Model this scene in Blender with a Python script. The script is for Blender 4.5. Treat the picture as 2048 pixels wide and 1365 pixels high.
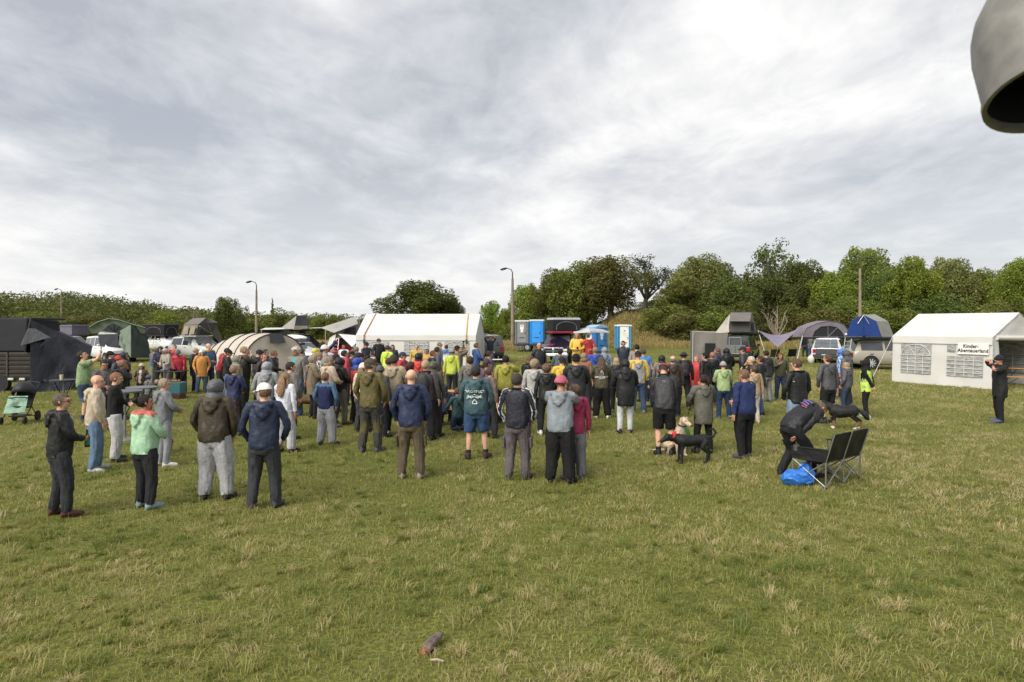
import bpy, bmesh, math, random
import numpy as np
from mathutils import Vector, Matrix
for o in list(bpy.data.objects): bpy.data.objects.remove(o)
scene = bpy.context.scene
col = scene.collection
R = math.radians
PI = math.pi
# ------------------------------------------------------------------ camera
CAM_H, FPX, YH = 2.55, 1365.0, 650.0
cd = bpy.data.cameras.new('camera'); cam = bpy.data.objects.new('camera', cd); col.objects.link(cam)
cam.location = (0, 0, CAM_H); cam.rotation_euler = (R(90), 0, 0)
cd.sensor_width = 36; cd.lens = 24.0; cd.shift_y = -(682.5-YH)/2048.0
cd.clip_start = 0.05; cd.clip_end = 3000
cd.dof.use_dof = True; cd.dof.focus_distance = 14.0; cd.dof.aperture_fstop = 7.1
scene.camera = cam
# ------------------------------------------------------------------ sun, exposure
SUN_EL, SUN_AZ = 42.0, -140.0         # azimuth measured from +Y (away) clockwise: behind and left of the camera
sd = bpy.data.lights.new('sun', 'SUN'); sun = bpy.data.objects.new('sun', sd); col.objects.link(sun)
sd.energy = 2.3; sd.angle = R(42); sd.color = (1.0, 0.94, 0.85)
sdir = Vector((math.sin(R(SUN_AZ))*math.cos(R(SUN_EL)), math.cos(R(SUN_AZ))*math.cos(R(SUN_EL)), math.sin(R(SUN_EL))))
sun.rotation_euler = sdir.to_track_quat('Z', 'Y').to_euler(); sun.location = (-20, -20, 30)
vs = scene.view_settings
vs.view_transform = 'Standard'; vs.look = 'None'; vs.exposure = 0.80; vs.gamma = 1.0; vs.use_curve_mapping = False
# ------------------------------------------------------------------ sky: overcast cloud layers over a daylight sky
w = bpy.data.worlds.new('World'); scene.world = w; w.use_nodes = True
nt = w.node_tree; nt.nodes.clear()
def N(t, kind, **kw):
    n = t.nodes.new(kind)
    for k, v in kw.items(): setattr(n, k, v)
    return n
def L(t, a, b): t.links.new(a, b)
def math_node(t, op, a, b=None, clamp=False):
    n = N(t, 'ShaderNodeMath', operation=op); n.use_clamp = clamp
    for i, x in enumerate((a, b)):
        if x is None: continue
        if isinstance(x, (int, float)): n.inputs[i].default_value = x
        else: L(t, x, n.inputs[i])
    return n.outputs[0]
def ramp(t, fac, stops, interp='LINEAR'):
    n = N(t, 'ShaderNodeValToRGB'); cr = n.color_ramp; cr.interpolation = interp
    while len(cr.elements) < len(stops): cr.elements.new(0.5)
    for e, (p, c) in zip(cr.elements, stops):
        e.position = p; e.color = (c[0], c[1], c[2], 1) if not isinstance(c, (int, float)) else (c, c, c, 1)
    L(t, fac, n.inputs[0]); return n.outputs[0]
def mixc(t, fac, a, b, blend='MIX'):
    n = N(t, 'ShaderNodeMix', data_type='RGBA', blend_type=blend)
    for i, x in ((0, fac), (6, a), (7, b)):
        if isinstance(x, (int, float)): n.inputs[i].default_value = x
        elif isinstance(x, tuple): n.inputs[i].default_value = (x[0], x[1], x[2], 1)
        else: L(t, x, n.inputs[i])
    return n.outputs[2]
tc = N(nt, 'ShaderNodeTexCoord')
sep = N(nt, 'ShaderNodeSeparateXYZ'); L(nt, tc.outputs['Generated'], sep.inputs[0])
zz = math_node(nt, 'ADD', math_node(nt, 'MAXIMUM', sep.outputs[2], 0.0), 0.16)
comb = N(nt, 'ShaderNodeCombineXYZ')
L(nt, math_node(nt, 'DIVIDE', sep.outputs[0], zz), comb.inputs[0])
L(nt, math_node(nt, 'DIVIDE', sep.outputs[1], zz), comb.inputs[1])
def cloud(scale, detail, rough, dist, off, rot=0.0, stretch=(1, 1, 1)):
    m = N(nt, 'ShaderNodeMapping'); m.inputs['Location'].default_value = off; m.inputs['Rotation'].default_value = (0, 0, R(rot)); m.inputs['Scale'].default_value = stretch
    L(nt, comb.outputs[0], m.inputs[0])
    n = N(nt, 'ShaderNodeTexNoise'); L(nt, m.outputs[0], n.inputs['Vector'])
    n.inputs['Scale'].default_value = scale; n.inputs['Detail'].default_value = detail
    n.inputs['Roughness'].default_value = rough; n.inputs['Distortion'].default_value = dist
    return n.outputs['Fac']
c1 = cloud(0.42, 7, 0.50, 0.6, (8.8, 3.3, 0.4), 30, (1, 0.62, 1))
c2 = cloud(1.5, 10, 0.60, 0.35, (7.3, 2.2, 1.9), -24, (1, 0.7, 1))
c3 = cloud(5.0, 6, 0.6, 0.6, (1.3, 4.2, 0.9), 15, (1, 0.7, 1))
cm = math_node(nt, 'ADD', math_node(nt, 'ADD', math_node(nt, 'MULTIPLY', c1, 0.52), math_node(nt, 'MULTIPLY', c2, 0.34)), math_node(nt, 'MULTIPLY', c3, 0.14))
cloudcol = ramp(nt, cm, [(0.405, (0.285, 0.299, 0.325)), (0.46, (0.382, 0.390, 0.41)), (0.505, (0.475, 0.477, 0.485)), (0.545, (0.56, 0.557, 0.552)), (0.615, (0.70, 0.69, 0.675))])
# paler, warmer and smoother towards the horizon, where the layer is seen edge-on
hz = ramp(nt, sep.outputs[2], [(0.0, 0.66), (0.12, 0.36), (0.26, 0.0)], 'EASE')
cloudcol = mixc(nt, hz, cloudcol, (0.56, 0.56, 0.555))
sky = N(nt, 'ShaderNodeTexSky', sky_type='NISHITA'); sky.sun_disc = False
sky.sun_elevation = R(SUN_EL); sky.sun_rotation = R(SUN_AZ); sky.air_density = 1.0; sky.dust_density = 2.0
skyc = mixc(nt, 1.0, sky.outputs[0], (0.10, 0.10, 0.10), 'MULTIPLY')
cover = ramp(nt, c1, [(0.30, 0.86), (0.5, 0.97)])
skymix = mixc(nt, cover, skyc, cloudcol)
bg = N(nt, 'ShaderNodeBackground'); L(nt, skymix, bg.inputs[0]); bg.inputs[1].default_value = 1.0
out = N(nt, 'ShaderNodeOutputWorld'); L(nt, bg.outputs[0], out.inputs[0])
# ------------------------------------------------------------------ helpers
rng = random.Random(11)
def tag(o, label=None, cat=None, group=None, kind=None):
    for k, v in (('label', label), ('category', cat), ('group', group), ('kind', kind)):
        if v: o[k] = v
    return o
def empty(name, loc=(0, 0, 0), rz=0.0, label=None, cat=None, group=None):
    o = bpy.data.objects.new(name, None); col.objects.link(o)
    o.location = loc; o.rotation_euler = (0, 0, rz); o.empty_display_size = 0.1
    return tag(o, label, cat, group)
def link(name, me, parent=None):
    o = bpy.data.objects.new(name, me); col.objects.link(o); o.parent = parent; return o
def np_mesh(name, V, F, mats=(), mi=None, smooth=True):
    me = bpy.data.meshes.new(name); V = np.asarray(V, np.float32); F = np.asarray(F, np.int32)
    n, k = F.shape
    me.vertices.add(len(V)); me.vertices.foreach_set('co', V.ravel())
    me.loops.add(n*k); me.loops.foreach_set('vertex_index', F.ravel())
    me.polygons.add(n); me.polygons.foreach_set('loop_start', np.arange(0, n*k, k, dtype=np.int32))
    if mi is not None: me.polygons.foreach_set('material_index', np.asarray(mi, np.int32))
    me.polygons.foreach_set('use_smooth', np.full(n, smooth))
    for m in mats: me.materials.append(m)
    me.update(calc_edges=True); return me
def gx(u, d): return (u-1024.0)/FPX*d
def gzv(v, d): return CAM_H-(v-YH)*d/FPX
def sst(a, b, x):
    t = np.clip((x-a)/(b-a), 0, 1); return t*t*(3-2*t)
def gz(x, y):
    x = np.asarray(x, float); y = np.asarray(y, float)
    z = 0.42*sst(46, 64, y)*sst(-30, 4, x)
    ang = x/np.maximum(y, 1.0)
    z = z+3.5*sst(66, 82, y)*sst(0.09, 0.17, ang)*(1-sst(0.22, 0.33, ang))
    z = z+1.4*sst(90, 260, y)*sst(-0.15, -0.5, ang)
    return z
def gp(u, d, z=0.0):
    x = gx(u, d); return Vector((x, d, float(gz(x, d))+z))
def pt(u, v, d): return Vector((gx(u, d), d, gzv(v, d)))
# value noise for layout work
_lat = np.random.RandomState(5).rand(256, 256)
def vnoise(x, y, s=1.0):
    x = np.asarray(x, float)/s; y = np.asarray(y, float)/s
    xi = np.floor(x).astype(int); yi = np.floor(y).astype(int); fx = x-xi; fy = y-yi
    fx = fx*fx*(3-2*fx); fy = fy*fy*(3-2*fy)
    g = lambda a, b: _lat[a % 256, b % 256]
    return (g(xi, yi)*(1-fx)+g(xi+1, yi)*fx)*(1-fy)+(g(xi, yi+1)*(1-fx)+g(xi+1, yi+1)*fx)*fy
# ------------------------------------------------------------------ materials
def lin(h):
    if isinstance(h, tuple): return h
    c = [int(h[i:i+2], 16)/255 for i in (0, 2, 4)]
    return tuple(x/12.92 if x <= 0.04045 else ((x+0.055)/1.055)**2.4 for x in c)
MATS = {}
def mat(key, colour, rough=0.7, metal=0.0, var=0.12, vscale=6.0, bump=0.0, bscale=40.0, spec=0.4, coat=0.0, trans=0.0, stretch=None, dirt=None):
    k = (key, colour)
    if k in MATS: return MATS[k]
    m = bpy.data.materials.new(key); m.use_nodes = True; t = m.node_tree
    b = t.nodes['Principled BSDF']; c = lin(colour)
    co = N(t, 'ShaderNodeTexCoord').outputs['Object']
    if stretch:
        mp = N(t, 'ShaderNodeMapping'); mp.inputs['Scale'].default_value = stretch; L(t, co, mp.inputs[0]); co = mp.outputs[0]
    n = N(t, 'ShaderNodeTexNoise'); n.inputs['Scale'].default_value = vscale; n.inputs['Detail'].default_value = 5; L(t, co, n.inputs['Vector'])
    a = tuple(max(0, x*(1-var)) for x in c); bb = tuple(min(0.95, x*(1+var)+0.002) for x in c)
    cc = ramp(t, n.outputs['Fac'], [(0.3, a), (0.7, bb)])
    if dirt:
        n3 = N(t, 'ShaderNodeTexNoise'); n3.inputs['Scale'].default_value = vscale*0.35; n3.inputs['Detail'].default_value = 7; n3.inputs['Roughness'].default_value = 0.65; L(t, co, n3.inputs['Vector'])
        cc = mixc(t, ramp(t, n3.outputs['Fac'], [(0.5, 0.0), (0.72, 0.55)]), cc, lin(dirt))
    L(t, cc, b.inputs['Base Color'])
    b.inputs['Roughness'].default_value = rough; b.inputs['Metallic'].default_value = metal
    b.inputs['Specular IOR Level'].default_value = spec; b.inputs['Coat Weight'].default_value = coat
    if trans: b.inputs['Transmission Weight'].default_value = trans
    if bump:
        n2 = N(t, 'ShaderNodeTexNoise'); n2.inputs['Scale'].default_value = bscale; n2.inputs['Detail'].default_value = 3; L(t, co, n2.inputs['Vector'])
        bp = N(t, 'ShaderNodeBump'); bp.inputs['Strength'].default_value = bump; bp.inputs['Distance'].default_value = 0.02
        L(t, n2.outputs['Fac'], bp.inputs['Height']); L(t, bp.outputs[0], b.inputs['Normal'])
    MATS[k] = m; return m
def soft(c):
    r, g, b = lin(c); m = 0.3*r+0.59*g+0.11*b; return tuple(round(0.86*x+0.14*m+0.004, 4) for x in (r, g, b))
def cloth(c): return mat('cloth', soft(c), 0.85, var=0.16, vscale=9, bump=0.5, bscale=26, spec=0.25)
def shellcloth(c): return mat('shell_cloth', soft(c), 0.55, var=0.12, vscale=7, bump=0.55, bscale=18, spec=0.35)
def canvas(c): return mat('canvas', c, 0.75, var=0.10, vscale=2.2, bump=0.35, bscale=5, spec=0.3, dirt=None)
def paint(c): return mat('car_paint', c, 0.3, var=0.05, vscale=2, coat=0.6, spec=0.5, dirt=None)
def metal(c, r=0.45): return mat('metal', c, r, metal=0.7, var=0.15, vscale=8)
def plastic(c): return mat('plastic', c, 0.5, var=0.08, vscale=4)
GLASS = mat('dark_glass', (0.035, 0.04, 0.045), 0.06, var=0.3, vscale=1.5, spec=0.8, coat=0.5)
RUBBER = mat('rubber', (0.02, 0.02, 0.021), 0.8)
CHROME = metal('b9bcc0', 0.25)
# ------------------------------------------------------------------ mesh collector
class MB:
    def __init__(s): s.v = []; s.f = []
    def add(s, vs_, fs):
        o = len(s.v); s.v += [tuple(p) for p in vs_]; s.f += [tuple(i+o for i in f) for f in fs]; return s
    def box(s, c, sz, rot=None, taper=1.0):
        hx, hy, hz_ = sz[0]/2, sz[1]/2, sz[2]/2
        P = [Vector((sx*hx*(taper if sz_ > 0 else 1), sy*hy*(taper if sz_ > 0 else 1), sz_*hz_)) for sz_ in (-1, 1) for sy in (-1, 1) for sx in (-1, 1)]
        if rot is not None: P = [rot @ p for p in P]
        c = Vector(c); P = [p+c for p in P]
        return s.add(P, [(0, 2, 3, 1), (4, 5, 7, 6), (0, 1, 5, 4), (2, 6, 7, 3), (0, 4, 6, 2), (1, 3, 7, 5)])
    def hexa(s, P):    # eight corners: bottom 4 (ccw), top 4 (ccw)
        return s.add(P, [(3, 2, 1, 0), (4, 5, 6, 7), (0, 1, 5, 4), (1, 2, 6, 5), (2, 3, 7, 6), (3, 0, 4, 7)])
    def rings(s, rings, closed=True, caps=True):
        n = len(rings[0]); vs_ = [p for r in rings for p in r]; fs = []
        for i in range(len(rings)-1):
            for j in range(n if closed else n-1):
                k = (j+1) % n; fs.append((i*n+j, i*n+k, (i+1)*n+k, (i+1)*n+j))
        if caps and closed:
            fs.append(tuple(range(n-1, -1, -1))); fs.append(tuple((len(rings)-1)*n+j for j in range(n)))
        return s.add(vs_, fs)
    def tube(s, pts, r, n=8, flat=1.0, caps=True):
        pts = [Vector(p) for p in pts]; rr = r if isinstance(r, (list, tuple)) else [r]*len(pts); rings = []
        ref = None
        for i, p in enumerate(pts):
            t = (pts[min(i+1, len(pts)-1)]-pts[max(i-1, 0)]).normalized()
            if ref is None:
                ref = Vector((0, 1, 0)) if abs(t.y) < 0.8 else Vector((1, 0, 0))
            a = t.cross(ref).normalized(); b = a.cross(t).normalized(); ref = b
            q = rr[i]; qa, qb = (q if isinstance(q, tuple) else (q, q*flat))
            rings.append([p+a*(math.cos(2*PI*j/n)*qa)+b*(math.sin(2*PI*j/n)*qb) for j in range(n)])
        return s.rings(rings, True, caps)
    def ell(s, c, r, n=12, m=8, e=1.0, rot=None):
        rings = []
        for i in range(m+1):
            th = PI*min(max(i/m, 0.012), 0.988); z = -math.cos(th); q = math.sin(th); ring = []
            for j in range(n):
                a = 2*PI*j/n; x, y = math.cos(a), math.sin(a)
                if e != 1.0: x = math.copysign(abs(x)**e, x); y = math.copysign(abs(y)**e, y)
                p = Vector((x*q*r[0], y*q*r[1], z*r[2]))
                if rot is not None: p = rot @ p
                ring.append(p+Vector(c))
            rings.append(ring)
        return s.rings(rings)
    def lathe(s, prof, c=(0, 0, 0), n=20, axis='Z', rot=None, caps=True):
        rings = []
        for r_, h in prof:
            ring = []
            for j in range(n):
                a = 2*PI*j/n; x, y = math.cos(a)*r_, math.sin(a)*r_
                p = Vector((x, y, h)) if axis == 'Z' else (Vector((h, x, y)) if axis == 'X' else Vector((y, h, x)))
                if rot is not None: p = rot @ p
                ring.append(p+Vector(c))
            rings.append(ring)
        return s.rings(rings, True, caps)
    def sheet(s, A, B, C, D, nu=8, nv=8, sag=0.0, wr=0.0, seed=0, th=0.008):
        """cloth panel A-B (bottom) D-C (top) with sag and folds, two skins"""
        A, B, C, D = map(Vector, (A, B, C, D)); nrm = (B-A).cross(D-A).normalized(); rg = random.Random(seed)
        ph = [rg.uniform(0, 6) for _ in range(6)]; G = []
        for i in range(nv+1):
            for j in range(nu+1):
                u, v = j/nu, i/nv; p = (A*(1-u)+B*u)*(1-v)+(D*(1-u)+C*u)*v
                e = math.sin(PI*u)*math.sin(PI*v)
                f = wr*(math.sin(7*u+3*v+ph[0])*0.45+math.sin(13*u-6*v+ph[1])*0.3+math.sin(5*v+11*u*v+ph[2])*0.35+(abs(math.sin(9*u+10*v+1.4*math.sin(5*v+ph[3])+ph[4]))-0.6)*0.35)
                G.append(p+nrm*f*(0.25+e)+Vector((0, 0, -sag*e)))
        n = nu+1; fs = []; base = len(G); G2 = [p-nrm*th for p in G]
        for i in range(nv):
            for j in range(nu):
                a = i*n+j; fs.append((a, a+1, a+n+1, a+n)); fs.append((base+a, base+a+n, base+a+n+1, base+a+1))
        rim = [j for j in range(n)]+[i*n+nu for i in range(1, nv+1)]+[nv*n+j for j in range(nu-1, -1, -1)]+[i*n for i in range(nv-1, 0, -1)]
        for i in range(len(rim)):
            a, b = rim[i], rim[(i+1) % len(rim)]; fs.append((a, base+a, base+b, b))
        return s.add(G+G2, fs)
    def build(s, name, m, parent=None, smooth=False, bevel=0.0, seg=2, auto=None):
        me = bpy.data.meshes.new(name); me.from_pydata([tuple(v) for v in s.v], [], s.f)
        for x in (m if isinstance(m, (list, tuple)) else [m]): me.materials.append(x)
        if smooth:
            me.polygons.foreach_set('use_smooth', [True]*len(me.polygons))
            me.set_sharp_from_angle(angle=R(auto or 64))
        me.update(); o = link(name, me, parent)
        if bevel:
            b = o.modifiers.new('bevel', 'BEVEL'); b.width = bevel; b.segments = seg; b.limit_method = 'ANGLE'; b.angle_limit = R(35)
        return o
def rotz(a): return Matrix.Rotation(a, 3, 'Z')
def text_mesh(s, size, depth=0.0, sx=1.0, spacing=1.0, bold=0.0):
    cu = bpy.data.curves.new('t', 'FONT'); cu.body = s; cu.size = size; cu.align_x = 'CENTER'; cu.align_y = 'CENTER'
    cu.resolution_u = 2; cu.space_character = spacing; cu.offset = bold; cu.extrude = depth
    o = bpy.data.objects.new('t', cu); col.objects.link(o)
    dg = bpy.context.evaluated_depsgraph_get(); me = bpy.data.meshes.new_from_object(o.evaluated_get(dg))
    V = [(v.co.x*sx, v.co.y, v.co.z) for v in me.vertices]; F = [tuple(p.vertices) for p in me.polygons]
    bpy.data.objects.remove(o); bpy.data.meshes.remove(me); bpy.data.curves.remove(cu); return V, F
def copy_tree(o, parent=None):
    c = o.copy(); col.objects.link(c); c.parent = parent
    for ch in list(o.children): copy_tree(ch, c)
    return c
# ================================================================== ground
def ground_mat():
    m = bpy.data.materials.new('meadow'); m.use_nodes = True; t = m.node_tree; b = t.nodes['Principled BSDF']
    g = N(t, 'ShaderNodeNewGeometry').outputs['Position']
    def nz(s, d=5, r=0.55):
        n = N(t, 'ShaderNodeTexNoise'); n.inputs['Scale'].default_value = s; n.inputs['Detail'].default_value = d; n.inputs['Roughness'].default_value = r; L(t, g, n.inputs['Vector']); return n.outputs['Fac']
    base = ramp(t, nz(0.35, 7, 0.65), [(0.30, (0.120, 0.140, 0.028)), (0.5, (0.185, 0.195, 0.042)), (0.7, (0.26, 0.235, 0.075))])
    fine = ramp(t, nz(7, 6, 0.7), [(0.3, (0.070, 0.085, 0.018)), (0.6, (0.175, 0.20, 0.040))])
    c = mixc(t, 0.45, base, fine)
    c = mixc(t, ramp(t, nz(0.12, 4), [(0.52, 0.0), (0.70, 0.55)]), c, (0.24, 0.215, 0.075))
    c = mixc(t, ramp(t, nz(22, 4, 0.7), [(0.42, 0.0), (0.58, 0.7)]), c, (0.066, 0.058, 0.026))
    c = mixc(t, ramp(t, nz(3.2, 6, 0.7), [(0.58, 0.0), (0.72, 0.75)]), c, (0.075, 0.058, 0.034))
    L(t, c, b.inputs['Base Color']); b.inputs['Roughness'].default_value = 0.95; b.inputs['Specular IOR Level'].default_value = 0.1
    bp = N(t, 'ShaderNodeBump'); bp.inputs['Strength'].default_value = 0.8; bp.inputs['Distance'].default_value = 0.06
    L(t, nz(11, 5, 0.7), bp.inputs['Height']); L(t, bp.outputs[0], b.inputs['Normal'])
    return m
def make_ground():
    ys = np.concatenate([np.linspace(-25, 44, 24), np.linspace(46, 110, 65), np.geomspace(114, 2600, 26)])
    xs = np.concatenate([-np.geomspace(2600, 96, 22), np.linspace(-90, 90, 91), np.geomspace(96, 2600, 22)])
    X, Y = np.meshgrid(xs, ys); Z = gz(X, Y)
    V = np.stack([X, Y, Z], -1).reshape(-1, 3); nx = len(xs)
    i, j = np.meshgrid(np.arange(len(ys)-1), np.arange(nx-1), indexing='ij'); a = (i*nx+j).ravel()
    F = np.stack([a, a+1, a+nx+1, a+nx], 1)
    o = link('meadow_ground', np_mesh('meadow_ground', V, F, [ground_mat()])); tag(o, 'mown green meadow with dry yellowish patches reaching to the trees', kind='structure')
make_ground()
# ================================================================== foliage
def leaf_mat(name, c1, c2, c3, trans=0.36):
    m = bpy.data.materials.new(name); m.use_nodes = True; t = m.node_tree; t.nodes.clear()
    at = N(t, 'ShaderNodeAttribute', attribute_name='tint').outputs['Fac']
    oi = N(t, 'ShaderNodeObjectInfo').outputs['Random']
    c = ramp(t, at, [(0.0, c1), (0.55, c2), (1.0, c3)])
    hs = N(t, 'ShaderNodeHueSaturation'); L(t, c, hs.inputs['Color'])
    L(t, math_node(t, 'ADD', math_node(t, 'MULTIPLY', oi, 0.035), 0.483), hs.inputs['Hue'])
    L(t, math_node(t, 'ADD', math_node(t, 'MULTIPLY', oi, 0.5), 0.78), hs.inputs['Value'])
    d = N(t, 'ShaderNodeBsdfPrincipled'); L(t, hs.outputs[0], d.inputs['Base Color']); d.inputs['Roughness'].default_value = 0.6; d.inputs['Specular IOR Level'].default_value = 0.25
    tr = N(t, 'ShaderNodeBsdfTranslucent'); L(t, hs.outputs[0], tr.inputs[0])
    mx = N(t, 'ShaderNodeMixShader'); mx.inputs[0].default_value = trans; L(t, d.outputs[0], mx.inputs[1]); L(t, tr.outputs[0], mx.inputs[2])
    o = N(t, 'ShaderNodeOutputMaterial'); L(t, mx.outputs[0], o.inputs[0]); return m
LM = {
 'dark': leaf_mat('leaf_dark', (0.065, 0.09, 0.022), (0.120, 0.152, 0.036), (0.21, 0.235, 0.06)),
 'mid': leaf_mat('leaf_mid', (0.085, 0.112, 0.022), (0.165, 0.195, 0.040), (0.29, 0.30, 0.068)),
 'bright': leaf_mat('leaf_bright', (0.11, 0.152, 0.021), (0.21, 0.262, 0.036), (0.33, 0.365, 0.065)),
 'olive': leaf_mat('leaf_olive', (0.09, 0.098, 0.027), (0.17, 0.172, 0.05), (0.28, 0.26, 0.09)),
 'yellow': leaf_mat('leaf_yellow', (0.09, 0.115, 0.018), (0.165, 0.185, 0.028), (0.26, 0.25, 0.05)),
 'loose': leaf_mat('leaf_loose', (0.035, 0.045, 0.02), (0.065, 0.078, 0.030), (0.11, 0.12, 0.05)),
}
BARK = mat('bark', (0.12, 0.10, 0.08), 0.95, var=0.35, vscale=5, bump=0.6, bscale=12)
BARK_PALE = mat('bark_pale', (0.26, 0.22, 0.17), 0.95, var=0.3, vscale=5, bump=0.5, bscale=12)
def leaves(lobes, n, size, seed, inner=0.68, fuzz=0.8, shade=None):
    rs = np.random.RandomState(seed); lb = np.array(lobes, float)
    area = (lb[:, 3]*lb[:, 4]+lb[:, 4]*lb[:, 5]+lb[:, 3]*lb[:, 5]); idx = rs.choice(len(lb), n, p=area/area.sum())
    d = rs.normal(size=(n, 3)); d /= np.linalg.norm(d, axis=1)[:, None]
    q = lb[idx]; rad = inner+(1.08-inner)*rs.rand(n)**0.6
    # sub-clumps: bunch leaves into tufts
    f = np.sin(d[:, 0]*9+q[:, 0]*3)*np.sin(d[:, 1]*9+q[:, 1]*3)*np.sin(d[:, 2]*8+q[:, 2])
    rad = rad*(1+0.16*f)
    P = q[:, :3]+d*q[:, 3:6]*rad[:, None]
    nr = d+fuzz*rs.normal(size=(n, 3)); nr /= np.linalg.norm(nr, axis=1)[:, None]
    tv = np.cross(nr, rs.normal(size=(n, 3))); tv /= np.linalg.norm(tv, axis=1)[:, None]+1e-9
    bv = np.cross(nr, tv); s = size*(0.6+0.8*rs.rand(n))[:, None]
    V = np.stack([P-tv*s, P-bv*s*0.55+nr*s*0.12, P+tv*s, P+bv*s*0.55+nr*s*0.12], 1).reshape(-1, 3)
    F = np.arange(n*4).reshape(n, 4)
    lt = np.random.RandomState(seed+1).rand(len(lb))
    tint = np.clip(0.60*rs.rand(n)+0.42*lt[idx]+0.15*f-0.02, 0, 1)
    return V, F, np.repeat(tint, 4)
def leaf_mesh(name, V, F, tint, m):
    me = np_mesh(name, V, F, [m], smooth=False)
    a = me.attributes.new('tint', 'FLOAT', 'POINT'); a.data.foreach_set('value', np.asarray(tint, np.float32)); return me
def tree_proto(seed, kind):
    """nominal 10 m tall tree, returns (wood mesh builder data, leaf arrays)"""
    rg = random.Random(seed); wood = MB(); lobes = []
    if kind == 'bush':
        for k in range(30):
            a = rg.uniform(0, 2*PI); r_ = rg.uniform(0, 2.9); z = rg.uniform(0.8, 8.6)*(1-0.10*r_)
            s = rg.uniform(0.8, 1.7); lobes.append((r_*math.cos(a), r_*math.sin(a), z, s*0.95, s*0.95, s*rg.uniform(1.0, 1.6)))
        for k in range(6):
            a = 2*PI*k/6; wood.tube([(0.25*math.cos(a), 0.25*math.sin(a), -0.3), (1.1*math.cos(a), 1.1*math.sin(a), 3), (1.9*math.cos(a+.3), 1.9*math.sin(a+.3), 6.5)], [0.16, 0.1, 0.03], 6)
        return wood, lobes
    if kind == 'conifer':
        wood.tube([(0, 0, -0.3), (0, 0, 10)], [0.16, 0.02], 6)
        for k in range(26):
            z = 1.2+8.6*k/26; a = k*2.4; l = 1.75*(1-z/10.6)+0.12
            lobes.append((0.55*l*math.cos(a), 0.55*l*math.sin(a), z, l*0.6, l*0.6, 0.28))
        return wood, lobes
    low = kind == 'dense'
    th = 1.2 if low else rg.uniform(2.2, 3.0); tr = 0.28
    top = Vector((rg.uniform(-.2, .2), rg.uniform(-.2, .2), th)); wood.tube([(0, 0, -0.4), (0.05, 0, th*0.5), top], [tr*1.3, tr*1.05, tr*0.9], 8)
    nl = 8 if kind != 'dead' else 9
    for k in range(nl):
        a = 2*PI*k/nl+rg.uniform(-.3, .3); spread = rg.uniform(1.6, 3.0) if k < nl-2 else rg.uniform(0.2, 0.9)
        z = rg.uniform(5.0, 7.6) if k < nl-2 else rg.uniform(8.0, 8.8)
        end = Vector((spread*math.cos(a), spread*math.sin(a), z)); mid = top.lerp(end, 0.5)+Vector((rg.uniform(-.3, .3), rg.uniform(-.3, .3), -0.3))
        wood.tube([top-Vector((0, 0, 0.3)), mid, end], [tr*0.55, tr*0.36, tr*0.12], 6)
        for j in range(4 if kind in ('loose', 'dead') else 2):
            s0 = mid.lerp(end, rg.uniform(-.3, .9)); e2 = s0+Vector((rg.uniform(-1.2, 1.2), rg.uniform(-1.2, 1.2), rg.uniform(0.3, 1.9)))
            wood.tube([s0, s0.lerp(e2, .55)+Vector((0, 0, .1)), e2], [tr*0.2, tr*0.12, tr*0.04], 5)
            if kind == 'dead':
                for q in range(2):
                    s1 = s0.lerp(e2, rg.uniform(.3, .9)); wood.tube([s1, s1+Vector((rg.uniform(-.8, .8), rg.uniform(-.8, .8), rg.uniform(.2, 1.1)))], [tr*0.09, tr*0.03], 4)
            if kind == 'loose': lobes.append((e2.x, e2.y, e2.z, rg.uniform(.6, 1.2), rg.uniform(.6, 1.2), rg.uniform(.5, 1.0)))
        if kind == 'loose': lobes.append((end.x, end.y, end.z, 0.95, 0.95, 0.8))
        else:
            s = rg.uniform(0.9, 1.5); lobes.append((end.x, end.y, end.z, s*0.95, s*0.95, s*1.15))
    if kind not in ('loose', 'dead'):
        for k in range(44):
            a = rg.uniform(0, 2*PI); z = rg.uniform(0.8 if low else 2.6, 8.9); r_ = rg.uniform(0.5, 3.0)*min(1.0, 0.30+0.20*(10-z))*(1 if low or z > 4 else 0.75)
            s = rg.uniform(0.55, 1.25); lobes.append((r_*math.cos(a), r_*math.sin(a), z, s*0.9, s*0.9, s*rg.uniform(1.0, 1.6)))
        for k in range(70):      # twig ends poking out of the crown
            b = lobes[rg.randrange(len(lobes))]; a = rg.uniform(0, 2*PI); e = rg.uniform(-0.2, 1.0); q = math.sqrt(max(0, 1-min(1, e*e))); s = rg.uniform(0.16, 0.42)
            lobes.append((b[0]+b[3]*1.12*q*math.cos(a), b[1]+b[4]*1.12*q*math.sin(a), b[2]+b[5]*1.12*e, s, s, s*rg.uniform(1.0, 1.9)))
    return wood, lobes
PROTO = {}
def proto(key, seed, kind, leafset, n, size, inner=0.72):
    wd, lb = tree_proto(seed, kind)
    wm = wd.build('trunk', BARK_PALE if kind == 'dead' else BARK, None, True).data
    bpy.data.objects.remove([o for o in bpy.data.objects if o.data == wm][0])
    ml = None
    if kind != 'dead':
        V, F, T = leaves(lb, n, size, seed, inner)
        ml = leaf_mesh('crown', V, F, T, LM[leafset[0]])
    PROTO[key] = (wm, ml)
proto('dense1', 21, 'dense', ('dark', 'mid', 'bright', 'olive'), 21000, 0.125)
proto('dense2', 35, 'dense', ('dark', 'mid', 'bright', 'olive'), 21000, 0.125)
proto('broad1', 44, 'broad', ('dark', 'mid', 'olive', 'bright'), 18000, 0.13)
proto('broad2', 58, 'broad', ('dark', 'mid', 'olive', 'bright'), 18000, 0.13)
proto('loose1', 63, 'loose', ('loose', 'dark'), 2600, 0.14, 0.1)
proto('loose2', 71, 'loose', ('loose', 'dark', 'olive'), 3200, 0.14, 0.1)
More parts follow.
